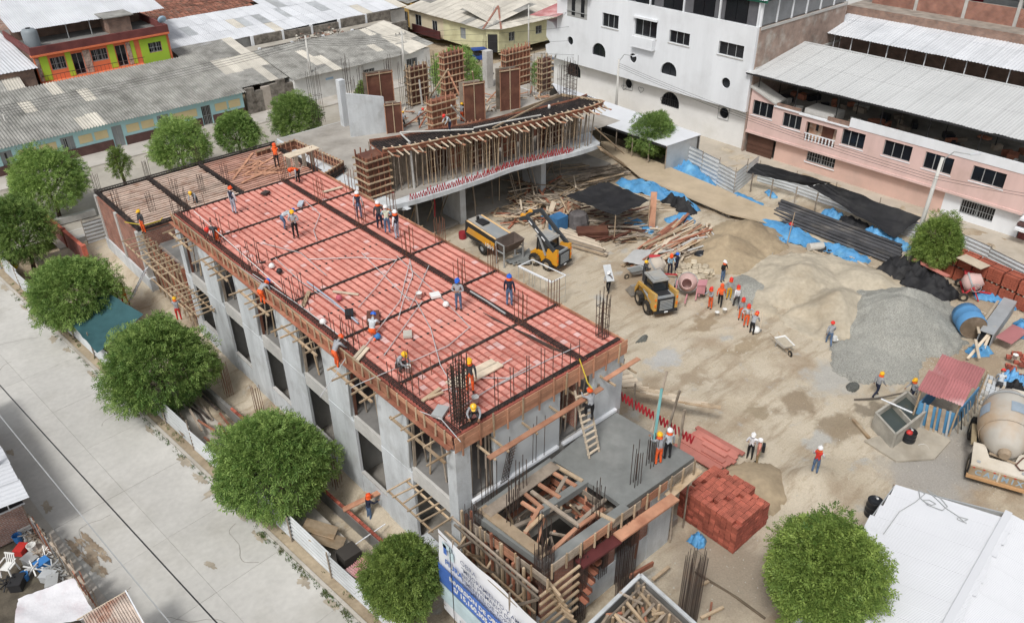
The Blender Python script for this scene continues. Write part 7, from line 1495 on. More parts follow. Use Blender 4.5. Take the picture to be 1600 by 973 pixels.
# ---- rebar bundles and pipes along the pink building
RS = thing('rebar_bundles', 'long dark bundles of steel bars lying on timber along the fence', 'rebar bundles', tuple(P(1310,365)))
for k in range(13):
    t = k/12; a, b = P(1222,318).lerp(P(1196,338), t), P(1420,392).lerp(P(1395,416), t); da = (b-a); o1, o2 = U(-.02,.06), U(.92,1.02)
    rod('bundle', a+da*o1+Vector((0,0,.22+.12*(k % 2))), a+da*o2+Vector((0,0,.22+.12*(k % 2))), U(.2,.32), mat('bundle_dark', (.075,.075,.08), .8, .3, 3, (.13,.12,.11), rnd=.3), RS)
for t in (.1,.35,.6,.85): bar('bearer', P(1218,322).lerp(P(1418,392),t)+Vector((.4,0,.06)), P(1172,350).lerp(P(1385,425),t)+Vector((-.4,0,.06)), .12, .1, wood_tan, RS)
for k, (pts, w, h, lb) in enumerate((
    ([P(1186,345),P(1230,366),P(1275,384)], 2.2, .7, 'long blue tarpaulin over bars by the brown sand heap'),
    ([P(1277,384),P(1312,394),P(1356,412)], 1.7, .6, 'blue tarpaulin strip right of the overturned bucket'),
    ([P(1316,405),P(1342,416)], 1.2, .4, 'small crumpled blue tarpaulin on the sand'),
    ([P(1212,372),P(1226,382)], .7, .5, 'blue rag hanging by the red topped stake'),
    ([P(1350,362),P(1385,376)], 1.5, .8, 'blue tarpaulin under the right end of black net'),
    ([P(1378,372),P(1422,392)], 1.4, .7, 'torn blue tarpaulin by the foot of the leaning lamp post'),
    ([P(1285,332),P(1315,342)], 1.4, .6, 'blue scrap of tarpaulin below the middle of the black net'),
    ([P(1108,303),P(1150,312),P(1190,323)], 1.6, .6, 'ragged blue tarpaulin along the raised path by white panel'),
    ([P(1050,272),P(1062,262),P(1085,275),P(1112,292)], 1.6, 1.0, 'blue tarpaulin draped on a frame at the white fence panel'),
    ([P(1008,258),P(1020,262)], .9, .5, 'small blue tarpaulin under the tree by the canopy shed'),
    ([P(1198,300),P(1212,310)], .7, .3, 'small blue bundle under the left end of black net'),
    ([P(965,284),P(1010,300),P(1060,318),P(1088,335)], 1.5, 1.1, 'long blue tarpaulin ridge behind the black net roof'),
    ([P(975,345),P(1000,352),P(1022,365)], 1.2, .5, 'crumpled blue tarpaulin under the black net roof'),
    ([P(1040,345),P(1068,340),P(1082,352)], 1.0, .4, 'blue tarpaulin right of the tall leaning board'),
    ([P(845,338),P(860,342)], .6, .3, 'blue scrap on top of the timber heap behind the loader'))):
    lump('blue_tarp', lb, 'tarpaulin', pts, w, h, tarp_blue, 30+k*3, 22, 9)
lump('black_sheet', 'black plastic over bars below the black net', 'tarpaulin', [P(1310,340),P(1365,362)], 1.0, .5, tarp_black, 91)
lump('black_mesh', 'black mesh heap right of the tall leaning board', 'tarpaulin', [P(1038,312),P(1062,322),P(1080,340)], 1.5, 1.0, tarp_black, 92)
lump('black_sheet', 'black sheet lying in front of overturned bucket', 'tarpaulin', [P(1262,385),P(1300,395)], .9, .4, tarp_black, 93)
o = MB().tube(GP(1262,393)+Vector((0,0,.3)), GP(1284,390)+Vector((0,0,.3)), .3, 16).build('overturned_bucket', mat('bucket_pale', (.5,.48,.44), .7, .15)); tag(o, 'pale overturned bucket lying at the edge of the sand', 'bucket')
tag(bar('plank', GP(1270,395)+Vector((0,0,.1)), GP(1305,408)+Vector((0,0,.1)), .14, .06, wood_pale), 'pale plank lying beside the overturned bucket', 'plank')
tag(bar('plank', GP(1320,400)+Vector((0,0,.2)), GP(1388,440)+Vector((0,0,.15)), .16, .06, wood_pale), 'long pale plank lying at the edge of the gravel heap', 'plank')
stk = thing('stake', 'tilted stake with a red top beside the blue tarpaulin', 'stake', tuple(GP(1228,388))); rod('pole', GP(1228,388), P(1242,332,1.9), .07, wood_tan, stk); MB().lathe([(0,0),(.16,.02),(.18,.12),(.1,.24),(0,.26)], 10, M=Matrix.Translation(P(1236,352,1.1))).build('red_marker', plastic_red, stk)
q = GP(1195,395); tag(MB().path([q+Vector((1.1*cos(a)*(1+.3*sin(a*1.3)),.7*sin(a*1.1),.1+.05*sin(3*a))) for a in np.linspace(0,26,90)], .03, 4).build('wire_tangle', steel_paint), 'tangle of grey wire and hose on the brown sand heap', 'wire')
# ---- shade nets
cl = cloth('shade_net', [P(884,306,2.2), P(947,283,2.6), P(1018,313,2.5), P(962,337,2.3)], 26, .3, tarp_black, .1, 7); tag(cl, 'square black shade net roof over the carpenters yard', 'shade net')
npo = thing('net_posts', 'four timber posts carrying the square black shade net', 'posts', tuple(P(960,380)))
for px, py, z in ((886,306,2.2),(947,284,2.6),(1016,313,2.5),(962,336,2.3)): q = P(px,py,z); rod('post', (q.x,q.y,0), q, .09, wood_tan, npo)
cl = cloth('shade_net', [P(1166,270,1.6), P(1183,254,2.6), P(1300,286,2.6), P(1262,290,1.7)], 20, .25, tarp_black, .06, 8); tag(cl, 'black shade net along the fence, left of the gathered middle', 'shade net')
cl = cloth('shade_net', [P(1262,290,1.7), P(1295,286,2.5), P(1440,340,1.9), P(1398,372,.7)], 26, .4, tarp_black, .08, 9); tag(cl, 'wide sagging black shade net in front of the pink building', 'shade net')
for k, px in enumerate((1172,1203,1240,1272)): q = P(px,300+(px-1170)*.32); tag(MB().tube(q, q+Vector((0,0,1.8)), .06, 6).build('net_post', wood_grey), 'thin dark post carrying the black net, %s of four' % ('first','second','third','last')[k], 'post')
# ---- timber yard
def planks(label, n, gen, mats, name='timber_pile'):
    pts = [gen(k) for k in range(n)]; t = thing(name, label, 'timber pile', tuple(pts[0][0]))
    for p, q, w, h in pts: bar('plank', p, q, w, h, random.choice(mats), t)
    return t
mix = (wood_tan,wood_grey,wood_pale,wood_tan,wood_red,wood_grey)
def scat(x0, x1, y0, y1, zmax, lmin, lmax, ang=None, spread=3.14):
    def g(k):
        q = P(U(x0,x1), U(y0,y1)); q.z = .08+zmax*(k/90 % 1)*U(.5,1); a = (ang if ang is not None else 0)+U(-spread,spread); L = U(lmin,lmax); d = Vector((cos(a),sin(a),U(-.08,.08)))*L/2; return q-d, q+d, U(.09,.2), U(.04,.08)
    return g
planks('wide jumbled heap of old planks between the curved block and black net', 170, scat(800,900,290,350,1.0,1,3.2), mix)
planks('weathered long planks stacked below the curved slab', 45, scat(875,950,264,292,1.2,2.5,5,radians(-18),.25), (wood_grey,wood_tan,wood_grey))
planks('loose boards round the concrete pump and loader', 36, scat(770,850,300,350,.3,1,2.5), mix)
def neat(k):
    i, j = k % 9, k//9; a = P(872,362).lerp(P(888,385), i/8)+Vector((0,0,.1+j*.09)); b = P(935,385).lerp(P(948,402), i/8)+Vector((0,0,.1+j*.09)); return a+(b-a)*U(-.08,.05), b+(b-a)*U(-.1,.08), .16, .08
planks('neat stack of pale long planks beside the raised arm loader', 36, neat, (wood_pale,wood_tan,wood_pale,wood_grey))
def longp(k):
    a = P(962,416).lerp(P(1012,432), U(0,1)); b = P(1070,340).lerp(P(1125,372), U(0,1)); d = b-a; s = U(0,.5); e = s+U(.35,.6); z = .1+.5*(k/40 % 1); return a+d*s+Vector((0,0,z)), a+d*min(e,1.1)+Vector((U(-.3,.3),U(-.3,.3),z+U(-.05,.1))), U(.12,.25), .07
planks('long reddish and tan beams laid from the mixers towards the raised path', 95, longp, (wood_pink,wood_tan,wood_red,wood_pale,wood_tan))
planks('grey splintered boards heaped behind the concrete mixers', 150, scat(1020,1130,362,405,.7,.6,2.2,radians(10),1.0), (wood_grey,wood_grey,wood_pale,concrete_pale))
planks('timber offcuts under the black shade net', 90, scat(900,1015,328,380,.6,1,2.6,radians(-30),.5), (wood_grey,wood_tan,ply_brown))
planks('boards lying along the foot of the raised path', 16, scat(1010,1110,300,335,.4,1.2,3,radians(-60),.4), (wood_pale,wood_tan))
tag(bar('tall_board', GP(1018,362), P(1022,300,2.6), .5, .12, wood_pink), 'tall reddish board standing upright beside the black net', 'board')
PS = thing('plywood_stack', 'stack of dark brown plywood sheets at the black shade net', 'plywood stack', tuple(P(920,372)))
q = GP(925,370)
for k in range(14): link('sheet', cube(ply_brown), PS, Matrix.Translation(q+Vector((U(-.04,.04),U(-.04,.04),.06+k*.05))) @ Matrix.Rotation(radians(-40)+U(-.03,.03),4,'Z') @ Matrix.Diagonal((2.4,1.2,.045,1)))
RP = thing('plank_stack', 'stack of red boards behind the plywood stack', 'plank stack', tuple(P(885,330)))
q = GP(885,335)
for k in range(24): link('board', cube(wood_pink), RP, Matrix.Translation(q+Vector((0,-.6+.25*(k % 6),.06+.12*(k//6)))) @ Matrix.Rotation(radians(15)+U(-.02,.02),4,'Z') @ Matrix.Diagonal((2.6,.22,.1,1)))
o = bx('blue_cabinet', *(lambda q: (q.x-.6,q.x+.6,q.y-.5,q.y+.5,0,1.2))(P(872,358)), mat('cabinet_blue', (.05,.16,.33), .6, .15)); tag(o, 'blue metal cabinet between plank stacks behind the loader', 'cabinet')
tag(bar('board', GP(855,345), P(866,315,1.4), .5, .05, wood_pale), 'clean yellow plywood board leaning on the timber heap', 'board')
q = GP(903,352); tag(MB().lathe([(0,0),(.95,0),(.9,.5),(.7,1.1),(.5,1.2),(0,1.2)], 9, M=Matrix.Translation(q)).build('sack_bundle', mat('bundle_grey', (.12,.11,.11), .9, .4, 5)), 'dark bundle of upright sticks tied together by the plywood stack', 'bundle')
# ---- cement bags
bagm = MB()
for i in range(8):
    a0, a1 = 2*pi*i/8, 2*pi*(i+1)/8
vb = []
for zz, s in ((-.07,.8),(-.03,1),(.03,1),(.07,.8)): vb += [(x*s*.32*(1-.05*abs(y)),y*s*.2,zz) for x, y in ((-1,-1),(0,-1.08),(1,-1),(1.03,0),(1,1),(0,1.08),(-1,1),(-1.03,0))]
bag = MB().add(vb, [tuple(range(7,-1,-1)), tuple(range(24,32))]+[(k*8+i,k*8+(i+1)%8,(k+1)*8+(i+1)%8,(k+1)*8+i) for k in range(3) for i in range(8)]).mesh('bag', mat('paper_bag', (.5,.43,.32), .9, .2, 4, (.42,.35,.26), rnd=.15))
CB = thing('cement_bags', 'stack of beige cement bags between the two mixers and brown sand heap', 'cement bags', tuple(P(1092,430)))
for i in range(4):
    for j in range(4):
        for k in range(4-(i+j) % 2):
            q = GP(1078,437)+Vector((i*.55-.1,j*.5-.6,.08+k*.15)); link('bag', bag, CB, Matrix.Translation(q+Vector((U(-.08,.08),U(-.08,.08),0))) @ Matrix.Rotation(.6+U(-.3,.3),4,'Z'))
q = GP(1095,405); tag(MB().lathe([(0,0),(.45,.05),(.55,.35),(.4,.6),(.15,.68),(0,.68)], 12, M=Matrix.Translation(q)).build('black_bag', plastic_black, None, True), 'shiny black plastic bag on the brown sand heap', 'bag')
cl = cloth('grey_sheet', [GP(972,418)+Vector((0,0,.5)), GP(990,402)+Vector((0,0,.7)), GP(1018,402)+Vector((0,0,.7)), GP(1005,424)+Vector((0,0,.45))], 12, -.05, mat('grey_plastic', (.45,.45,.44), .6, .1, 2), .05, 13); tag(cl, 'grey plastic sheet spread over sacks left of the mixers', 'sheet')
for px, py, c, lb in ((1018,412,'dark green','dark green tub behind the pale drum mixer'), (1034,408,'dark','second dark tub behind the pale drum mixer')): q = GP(px,py); o = MB().lathe([(0,0),(.3,0),(.36,.6),(.33,.6),(.28,.05),(0,.05)], 14, M=Matrix.Translation(q)).build('tub', mat('tub_green', (.07,.1,.06), .8)); tag(o, lb, 'tub')
# ---- white tube scaffold table beside the deck
TB = thing('white_scaffold', 'white tube scaffold frame standing beside the salmon deck', 'scaffold', tuple(P(850,470)))
za = 2.2; a, b = P(810,416,za), P(862,441,za); d = P(884,430,za)-b
for p, q in ((a,b),(b,b+d),(a,a+d),(a+d,b+d)): bar('rail', p, q, .14 if p is a and q is b else .06, .1 if q is b else .06, white_paint, TB)
for t in np.linspace(0,1,7): p = a.lerp(b,t); rod('upright', (p.x,p.y,0), p, .06, mat('tube_pale', (.5,.47,.4)), TB)
for p in (a+d, b+d): rod('upright', (p.x,p.y,0), p, .06, MATS['tube_pale'], TB)
for z in (.6,1.3): bar('rail', (b.x,b.y,z), (b.x+d.x,b.y+d.y,z), .05, .05, MATS['tube_pale'], TB)
# ---- clutter on the deck
def deckplank(label, a, b, w, mt, z=ZK+.04): tag(bar('plank', P(*a,z), P(*b,z), w, .06, mt), label, 'plank')
deckplank('pale plank pair on deck behind the man crouching at edge, upper', (553,560), (570,540), .16, wood_pale); deckplank('pale plank pair on deck behind the man crouching at edge, lower', (558,563), (575,543), .18, wood_pale)
deckplank('wide pale planks beside the tall rebar cage, left', (700,600), (772,564), .4, wood_pale); deckplank('wide pale planks beside the tall rebar cage, right', (715,604), (782,568), .4, wood_pale)
deckplank('short tan boards crossed on deck below the white bucket, first', (660,626), (688,606), .16, wood_tan); deckplank('short tan boards crossed on deck below the white bucket, second', (668,622), (692,612), .12, wood_tan, ZK+.1)
deckplank('tan offcut near the middle of the deck', (520,455), (560,460), .12, wood_pale); deckplank('tan offcut near the left rebars', (473,478), (483,455), .2, wood_tan); deckplank('long thin board near the far end of the deck', (505,300), (535,292), .2, wood_pale)
for px, py, sx, sy, mt, lb, ct, nm in ((583,498,1.1,.6,ply_brown,'dark brown plywood piece on the deck beside kneeling man','board','plywood'), (546,492,.6,.4,plastic_black,'black tool case open on the deck','case','tool_case'), (637,524,.5,.4,fibre_pale,'pale square sheet on the deck centre','sheet','paper_sheet'), (680,463,.45,.5,plastic_white,'white plastic scrap on deck left of the blue helmet man','plastic','plastic_scrap'), (658,460,.3,.3,clay_red,'single loose clay block stood on the deck','brick','loose_block'), (420,412,.3,.25,clay_red,'loose clay block by the left edge bars','brick','loose_block'), (403,420,.5,.4,clay_red,'pair of loose clay blocks at deck edge','brick','loose_block'), (470,320,.7,.3,mat('sheet_bluegrey', (.45,.5,.56)),'pale blue plastic scrap on the far deck','plastic','plastic_scrap'), (415,303,.5,.4,black_steel,'dark coil of tie wire on far deck','coil','wire_coil'), (688,645,.7,.5,steel_paint,'grey metal plate on deck near the corner cage','plate','metal_plate')):
    q = P(px,py,ZK); o = link(nm, cube(mt), None, Matrix.Translation(q+Vector((0,0,.08))) @ Matrix.Rotation(U(0,1.5),4,'Z') @ Matrix.Diagonal((sx,sy,.12 if 'block' not in nm and 'case' not in nm else .22,1))); tag(o, lb, ct)
for px, py, mt, lb in ((530,468,mat('cloth_pink', (.5,.12,.16)),'pink cloth bundle on the deck'), (505,505,plastic_white,'white plastic bag at the deck edge'), (425,418,plastic_white,'white plastic bag near the left edge bars'), (437,426,paint_black,'dark cable bundle near the left edge bars'), (697,478,plastic_white,'small white bag on deck below the blue helmet man'), (590,528,plastic_blue,'blue water bottle pack on deck')):
    q = P(px,py,ZK); mb = MB().lathe([(0,0),(.15,.02),(.18,.1),(.12,.22),(.04,.27),(0,.27)], 9, M=Matrix.Translation(q)); o = mb.build('bag', mt, None, True); tag(o, lb, 'bag')
MB_ = thing('mesh_panel', 'grey wire mesh panel lying on the deck centre', 'mesh', tuple(P(450,345,ZK))); 
for k in range(8): rod('wire', P(438+k*2.4,350-k*.6,ZK+.05), P(446+k*2.4,356-k*.6,ZK+.05), .015, steel_paint, MB_, 4)
# yellow safety rope on the deck edge and rope lines
for pts, mt, lb in (([(905,560),(912,580),(918,598),(925,607)], mat('rope_yellow', (.6,.45,.05)), 'yellow rope hanging from the deck edge by the ladder man'), ([(195,347),(225,352),(250,345),(254,340)], mat('rope_yellow', (.6,.45,.05)), 'yellow rope lying on the bare joists')): tag(MB().path([P(a,b,8.9 if a > 500 else 5.1) for a, b in pts], .03, 4).build('rope', mt), lb, 'rope')
tag(MB().path([P(303,330,9.6), P(360,380,9.6), P(440,452,9.4)], .02, 4).build('guide_string', plastic_white), 'white guide string along the left edge of deck', 'string')
o = MB().lathe([(0,0),(.11,0),(.11,.28),(.04,.34),(0,.34)], 10, M=Matrix.Translation(P(858,170,7.95))).build('jug', plastic_white, None, True); tag(o, 'white jug standing on the dark steel of the curved beam', 'jug')
ppipe = thing('pump_pipe', 'grey concrete delivery pipe lying along the curved beam', 'pipe', tuple(P(680,210,8.1)))
for a, b in (((625,207),(740,202)),((740,200),(790,190)),((790,190),(845,180)),((625,208),(640,222))): rod('pipe', P(*a,8.15), P(*b,8.15), .14, concrete_pale, ppipe)
MB().tube(P(640,222,8.1), Vector((P(640,222,8.1).x,P(640,222,8.1).y-.3,.1)), .09, 8).build('riser', concrete_pale, ppipe)
# ---- loose stones over the yard, and grass tufts at the kerb
mb = MB()
for k in range(700):
    px, py = (U(1000,1560), U(480,960)); q = P(px,py)
    if q.x < 24.5 and q.y > 14.5: continue
    if 42 < q.x < 57 and 15 < q.y < 30: continue
    s = U(.02,.07); z = heapz(q.x,q.y); mb.add([(q.x-s,q.y,z-.02),(q.x,q.y-s*.8,z-.02),(q.x+s,q.y+s*.2,z-.02),(q.x+s*.2,q.y+s,z-.02),(q.x+s*.1,q.y,z+s*.8)], [(0,1,4),(1,2,4),(2,3,4),(3,0,4)])
gx, gy = G(1400,520)
for k in range(900):
    a = U(0,6.28); d = U(3.0,6.2); x, y = gx+d*cos(a)*.95, gy+d*sin(a)*.8; s = U(.02,.055); z = heapz(x,y)+.02; mb.add([(x-s,y,z),(x,y-s,z),(x+s,y,z),(x,y+s,z),(x,y,z+s)], [(0,1,4),(1,2,4),(2,3,4),(3,0,4)])
o = mb.build('pebbles', fibre_pale); tag(o, 'small loose stones strewn over the sandy yard', None, kind='stuff')
mb = MB(); r = random.Random(4)
def tuft(q, n, h, sp):
    for _ in range(n):
        a = r.uniform(0,6.28); d = Vector((cos(a),sin(a),0)); b = q+Vector((r.uniform(-sp,sp),r.uniform(-sp,sp),0)); w = Vector((-d.y,d.x,0))*.018; hh = h*r.uniform(.5,1.1); mb.add([b-w, b+w, b+d*hh*.45+Vector((0,0,hh))], [(0,1,2)])
for t0, t1, n, w in ((-1,7.5,70,.16),(8,40,90,.1)):
    for k in range(n): tuft(RD(.1+r.uniform(-w,w), r.uniform(t0,t1), -.05 if True else 0), 16, .16 if t0 < 0 else .12, .12)
for k in range(60): tuft(RD(-.45+r.uniform(-.15,.1), r.uniform(-2,42), .0), 12, .2, .12)
o = mb.build('kerb_grass', mat('grass', (.07,.12,.03), .8, .3, 5, (.13,.13,.05))); tag(o, 'thin grass and weeds growing along the street kerb', None, kind='stuff')
# ---- hairline cracks in the street slabs
mb = MB()
for a0, t0, n, ang in ((1.2,6,16,.4),(4.6,14,20,1.1),(2.0,21,14,-.5),(5.4,29,16,.2),(1.0,33,12,.9),(3.9,3,18,-.3),(5.9,9,12,1.3)):
    p = RD(a0,t0,-.037); d = KT*cos(ang)+KN*sin(ang)
    for k in range(n):
        d = (d+Vector((U(-.5,.5),U(-.5,.5),0))).normalized(); q = p+d*U(.12,.3); s_ = Vector((-d.y,d.x,0))*U(.006,.013); mb.add([p-s_, p+s_, q+s_, q-s_], [(0,1,2,3)]); p = q+Vector((0,0,.00004))
o = mb.build('street_cracks', mat('crack_dirt', (.2,.18,.155), .95)); tag(o, 'fine dirty cracks running over the street slabs', None, kind='stuff')
# ================================================================ people
skin_m = mat('skin', (.28,.15,.09), .6, .08, 4)
J = {}
def pose(**k):
    """joint positions in metres, facing +x; returns dict"""
    hip = Vector(k.get('hip', (0,0,.93))); lean = k.get('lean', 0); turn = k.get('twist', 0)
    tors = Vector((sin(lean),0,cos(lean))); fw = Vector((cos(lean),0,-sin(lean)))
    chest = hip+tors*.36; neck = hip+tors*.53; hl = k.get('nod', lean*.6); hv = Vector((sin(hl),0,cos(hl))); head = neck+hv*.17+Vector((.02,0,0))
    d = dict(hip=hip, belly=hip+tors*.17, chest=chest, neck=neck, neck2=neck+hv*.07, head=head, crown=head+hv*.09, face=head+Vector((cos(hl),0,-sin(hl)))*.055-hv*.03, hv=hv)
    for s, n in ((1,'l'),(-1,'r')):
        sh = neck+Vector((0,.19*s,0))-tors*.05; d['sh'+n] = sh
        a = k.get('arm'+n, ((.02,.06,-.28),(.06,.08,-.54))); d['el'+n] = sh+Vector((a[0][0],a[0][1]*s,a[0][2])); d['wr'+n] = sh+Vector((a[1][0],a[1][1]*s,a[1][2]))
        l = k.get('leg'+n, ((.02,.11,.49),(-.02,.12,.08))); d['hp'+n] = hip+Vector((0,.1*s,-.06)); d['kn'+n] = Vector((l[0][0],l[0][1]*s,l[0][2])); d['an'+n] = Vector((l[1][0],l[1][1]*s,l[1][2]))
    return d
POSES = {
 'stand': pose(), 'akimbo': pose(arml=((-.05,.2,-.2),(.08,.06,-.36)), armr=((-.05,.2,-.2),(.08,.06,-.36))),
 'folded': pose(arml=((.05,.1,-.26),(.24,-.08,-.22)), armr=((.05,.1,-.26),(.24,-.08,-.24))),
 'walk': pose(lean=.08, legl=((.2,.1,.5),(.22,.1,.08)), legr=((-.02,.1,.48),(-.32,.1,.14)), arml=((-.1,.06,-.26),(-.08,.07,-.52)), armr=((.1,.06,-.26),(.26,.06,-.44))),
 'reach': pose(lean=.12, arml=((.2,.06,-.18),(.44,.02,-.12)), armr=((.18,.06,-.2),(.42,.02,-.2))),
 'up': pose(lean=.05, arml=((.14,.1,.14),(.26,.08,.38)), armr=((.16,.08,-.1),(.36,.04,.08))),
 'bend': pose(hip=(-.14,0,.86), lean=1.25, nod=1.3, legl=((.06,.13,.46),(-.02,.14,.08)), legr=((.0,.13,.46),(-.06,.14,.08)), arml=((.06,.06,-.26),(.1,.02,-.5)), armr=((.04,.06,-.26),(.12,.02,-.48))),
 'stoop': pose(hip=(-.08,0,.9), lean=.7, nod=.9, legl=((.06,.12,.47),(.02,.13,.08)), legr=((0,.12,.47),(-.08,.13,.08)), arml=((.12,.05,-.24),(.26,.02,-.44)), armr=((.14,.05,-.24),(.3,.0,-.42))),
 'crouch': pose(hip=(-.12,0,.34), lean=.55, nod=.7, legl=((.3,.16,.46),(.1,.16,.08)), legr=((.3,.14,.42),(.05,.14,.08)), arml=((.16,.08,-.2),(.36,.02,-.3)), armr=((.16,.08,-.2),(.38,.0,-.26))),
 'kneel': pose(hip=(-.05,0,.5), lean=.6, nod=.8, legl=((.28,.14,.5),(.26,.14,.08)), legr=((.14,.13,.08),(-.28,.13,.08)), arml=((.16,.05,-.22),(.34,.02,-.36)), armr=((.16,.05,-.22),(.36,0,-.34))),
 'phone': pose(arml=((.08,.1,-.25),(.26,.0,-.08)), armr=((.08,.1,-.25),(.26,.0,-.1))),
 'carry': pose(lean=.05, legl=((.12,.1,.5),(.14,.1,.08)), legr=((0,.1,.48),(-.16,.1,.1)), arml=((.04,.14,-.2),(.16,.06,.04)), armr=((.04,.1,-.26),(.18,.02,-.42))),
 'climb': pose(lean=.2, legl=((.26,.13,.62),(.16,.13,.36)), legr=((.08,.12,.47),(.02,.12,.08)), arml=((.2,.06,-.12),(.4,.02,.0)), armr=((.2,.06,-.16),(.4,.02,-.1))),
}
SLOT = dict(skin=0, sleeve=1, trouser=2, boot=3, hood=4, torso=5)
def body_mesh(d):
    bm = bmesh.new(); lay = bm.verts.layers.skin.verify(); V = {}; segs = []
    def v(n, p, r, root=False):
        q = bm.verts.new(p); q[lay].radius = r if isinstance(r, tuple) else (r, r); q[lay].use_root = root; V[n] = q; return q
    def e(a, b, slot): bm.edges.new((V[a], V[b])); segs.append((V[a].co.copy(), V[b].co.copy(), SLOT[slot]))
    v('hip', d['hip'], (.135,.115), True); v('belly', d['belly'], (.14,.11)); v('chest', d['chest'], (.165,.12)); v('neck', d['neck'], (.075,.075)); v('neck2', d['neck2'], .062); v('head', d['head'], (.09,.1)); v('crown', d['crown'], .075)
    e('hip','belly','trouser'); segs[-1] = (d['hip'], d['hip'].lerp(d['belly'],.4), 2); segs.append((d['hip'].lerp(d['belly'],.45), d['belly'], 5)); bm.edges.new((V['belly'],V['chest'])); segs.append((d['belly'],d['chest'],5)); e('chest','neck','torso'); e('neck','neck2','hood'); e('neck2','head','skin'); e('head','crown','skin')
    for n in 'lr':
        v('sh'+n, d['sh'+n], .072); v('el'+n, d['el'+n], .05); v('wr'+n, d['wr'+n], .036); f = (d['wr'+n]-d['el'+n]).normalized(); pa = d['wr'+n]+f*.07; v('pa'+n, pa, (.042,.026))
        e('neck','sh'+n,'torso') if False else e('chest','sh'+n,'torso'); e('sh'+n,'el'+n,'sleeve'); e('el'+n,'wr'+n,'sleeve'); e('wr'+n,'pa'+n,'skin')
        v('hp'+n, d['hp'+n], .1); v('kn'+n, d['kn'+n], .068); v('an'+n, d['an'+n], .05); toe = d['an'+n]+Vector((.16,0,-.045)); v('to'+n, toe, (.045,.034))
        e('hip','hp'+n,'trouser'); e('hp'+n,'kn'+n,'trouser'); e('kn'+n,'an'+n,'trouser'); e('an'+n,'to'+n,'boot')
        # five fingers, each a short chain rooted in the palm
        s = 1 if n == 'l' else -1; side = f.cross(Vector((0,0,1))); side = side.normalized() if side.length > .2 else Vector((0,s,0)); pn = side.cross(f)
        for k, (o, L) in enumerate(((-.03,.07),(-.01,.08),(.012,.075),(.032,.058))):
            a = pa+side*o-f*.01; b = pa+side*o*1.15+f*L*.55; c = b+(f*.6-pn*.8)*L*.5
            for i, (q, r_) in enumerate(((a,.012),(b,.010),(c,.008))): v('f%s%d%d' % (n,k,i), q, r_, i == 0)
            e('f%s%d0' % (n,k), 'f%s%d1' % (n,k), 'skin'); e('f%s%d1' % (n,k), 'f%s%d2' % (n,k), 'skin')
        a = pa-f*.04-side*.025*s; b = a-side*.04+f*.03; c = b+f*.03-pn*.01
        for i, (q, r_) in enumerate(((a,.013),(b,.011),(c,.009))): v('t%s%d' % (n,i), q, r_, i == 0)
        e('t%s0' % n,'t%s1' % n,'skin'); e('t%s1' % n,'t%s2' % n,'skin')
    # nose and ears
    hf = (d['face']-d['head']); v('n0', d['head']+hf*.9, .02, True); v('n1', d['head']+hf*1.75-d['hv']*.01, .013); e('n0','n1','skin')
    for s in (-1,1): v('e%d0' % s, d['head']+Vector((0,.075*s,0)), .016, True); v('e%d1' % s, d['head']+Vector((-.012,.105*s,.02)), .014); e('e%d0' % s,'e%d1' % s,'skin')
    me = bpy.data.meshes.new('sk'); bm.to_mesh(me); bm.free(); ob = bpy.data.objects.new('sk', me); COL.objects.link(ob)
    mo = ob.modifiers.new('s','SKIN'); mo.use_smooth_shade = True; mo.branch_smoothing = .3; ob.modifiers.new('u','SUBSURF').levels = 1
    dg = bpy.context.evaluated_depsgraph_get(); out = bpy.data.meshes.new_from_object(ob.evaluated_get(dg)); bpy.data.objects.remove(ob)
    A = np.array([s[0] for s in segs]); B = np.array([s[1] for s in segs]); SL = np.array([s[2] for s in segs]); D = B-A; LL = (D*D).sum(1)+1e-9
    cs = np.array([p.center for p in out.polygons]); t = np.clip((((cs[:,None]-A[None])*D[None]).sum(-1))/LL, 0, 1); dist = np.linalg.norm(cs[:,None]-(A[None]+t[...,None]*D[None]), axis=-1)
    # limb thickness evens out the choice between neighbours
    out.materials.clear()
    for _ in range(6): out.materials.append(skin_m)
    out.polygons.foreach_set('material_index', SL[dist.argmin(1)].astype(np.int32)); out.update()
    # eyes and mouth as small dark inset pieces of the same mesh
    bm = bmesh.new(); bm.from_mesh(out); hvv = d['hv']; c0 = d['head']+hf*1.55
    for off in (Vector((0,.032,0))+hvv*.02, Vector((0,-.032,0))+hvv*.02, -hvv*.055):
        w = .012 if off.y else .022; vs = [bm.verts.new(c0+off+Vector((.006,sy*w,0))+hvv*sz*.006) for sy, sz in ((-1,-1),(1,-1),(1,1),(-1,1))]; f_ = bm.faces.new(vs); f_.material_index = 3
    bm.to_mesh(out); bm.free(); out.update(); return out
BM = {}
def colm(name, c): return mat('cloth_'+name, c, .9, .3, 16, tuple(.65*v+.03 for v in c))
CL = dict(grey=colm('grey',(.33,.34,.36)), white=colm('whiteshirt',(.68,.68,.7)), navy=colm('navy',(.02,.025,.05)), black=colm('black',(.016,.016,.018)), orange=colm('orange',(.85,.13,.03)), red=colm('red',(.55,.04,.03)), jeans=colm('jeans',(.1,.16,.27)), pale=colm('palejeans',(.38,.42,.5)), khaki=colm('khaki',(.3,.22,.12)),
          pink=colm('pinkshirt',(.6,.26,.2)), lblue=colm('lightblue',(.3,.45,.55)), yellow=colm('yellow',(.75,.42,.02)), lgrey=colm('lightgrey',(.5,.53,.56)), hiv=colm('hivis',(.6,.63,.5)), boot=colm('boot',(.03,.025,.02)), dark=colm('darkgrey',(.06,.06,.065)), blue=colm('blueshirt',(.04,.07,.16)))
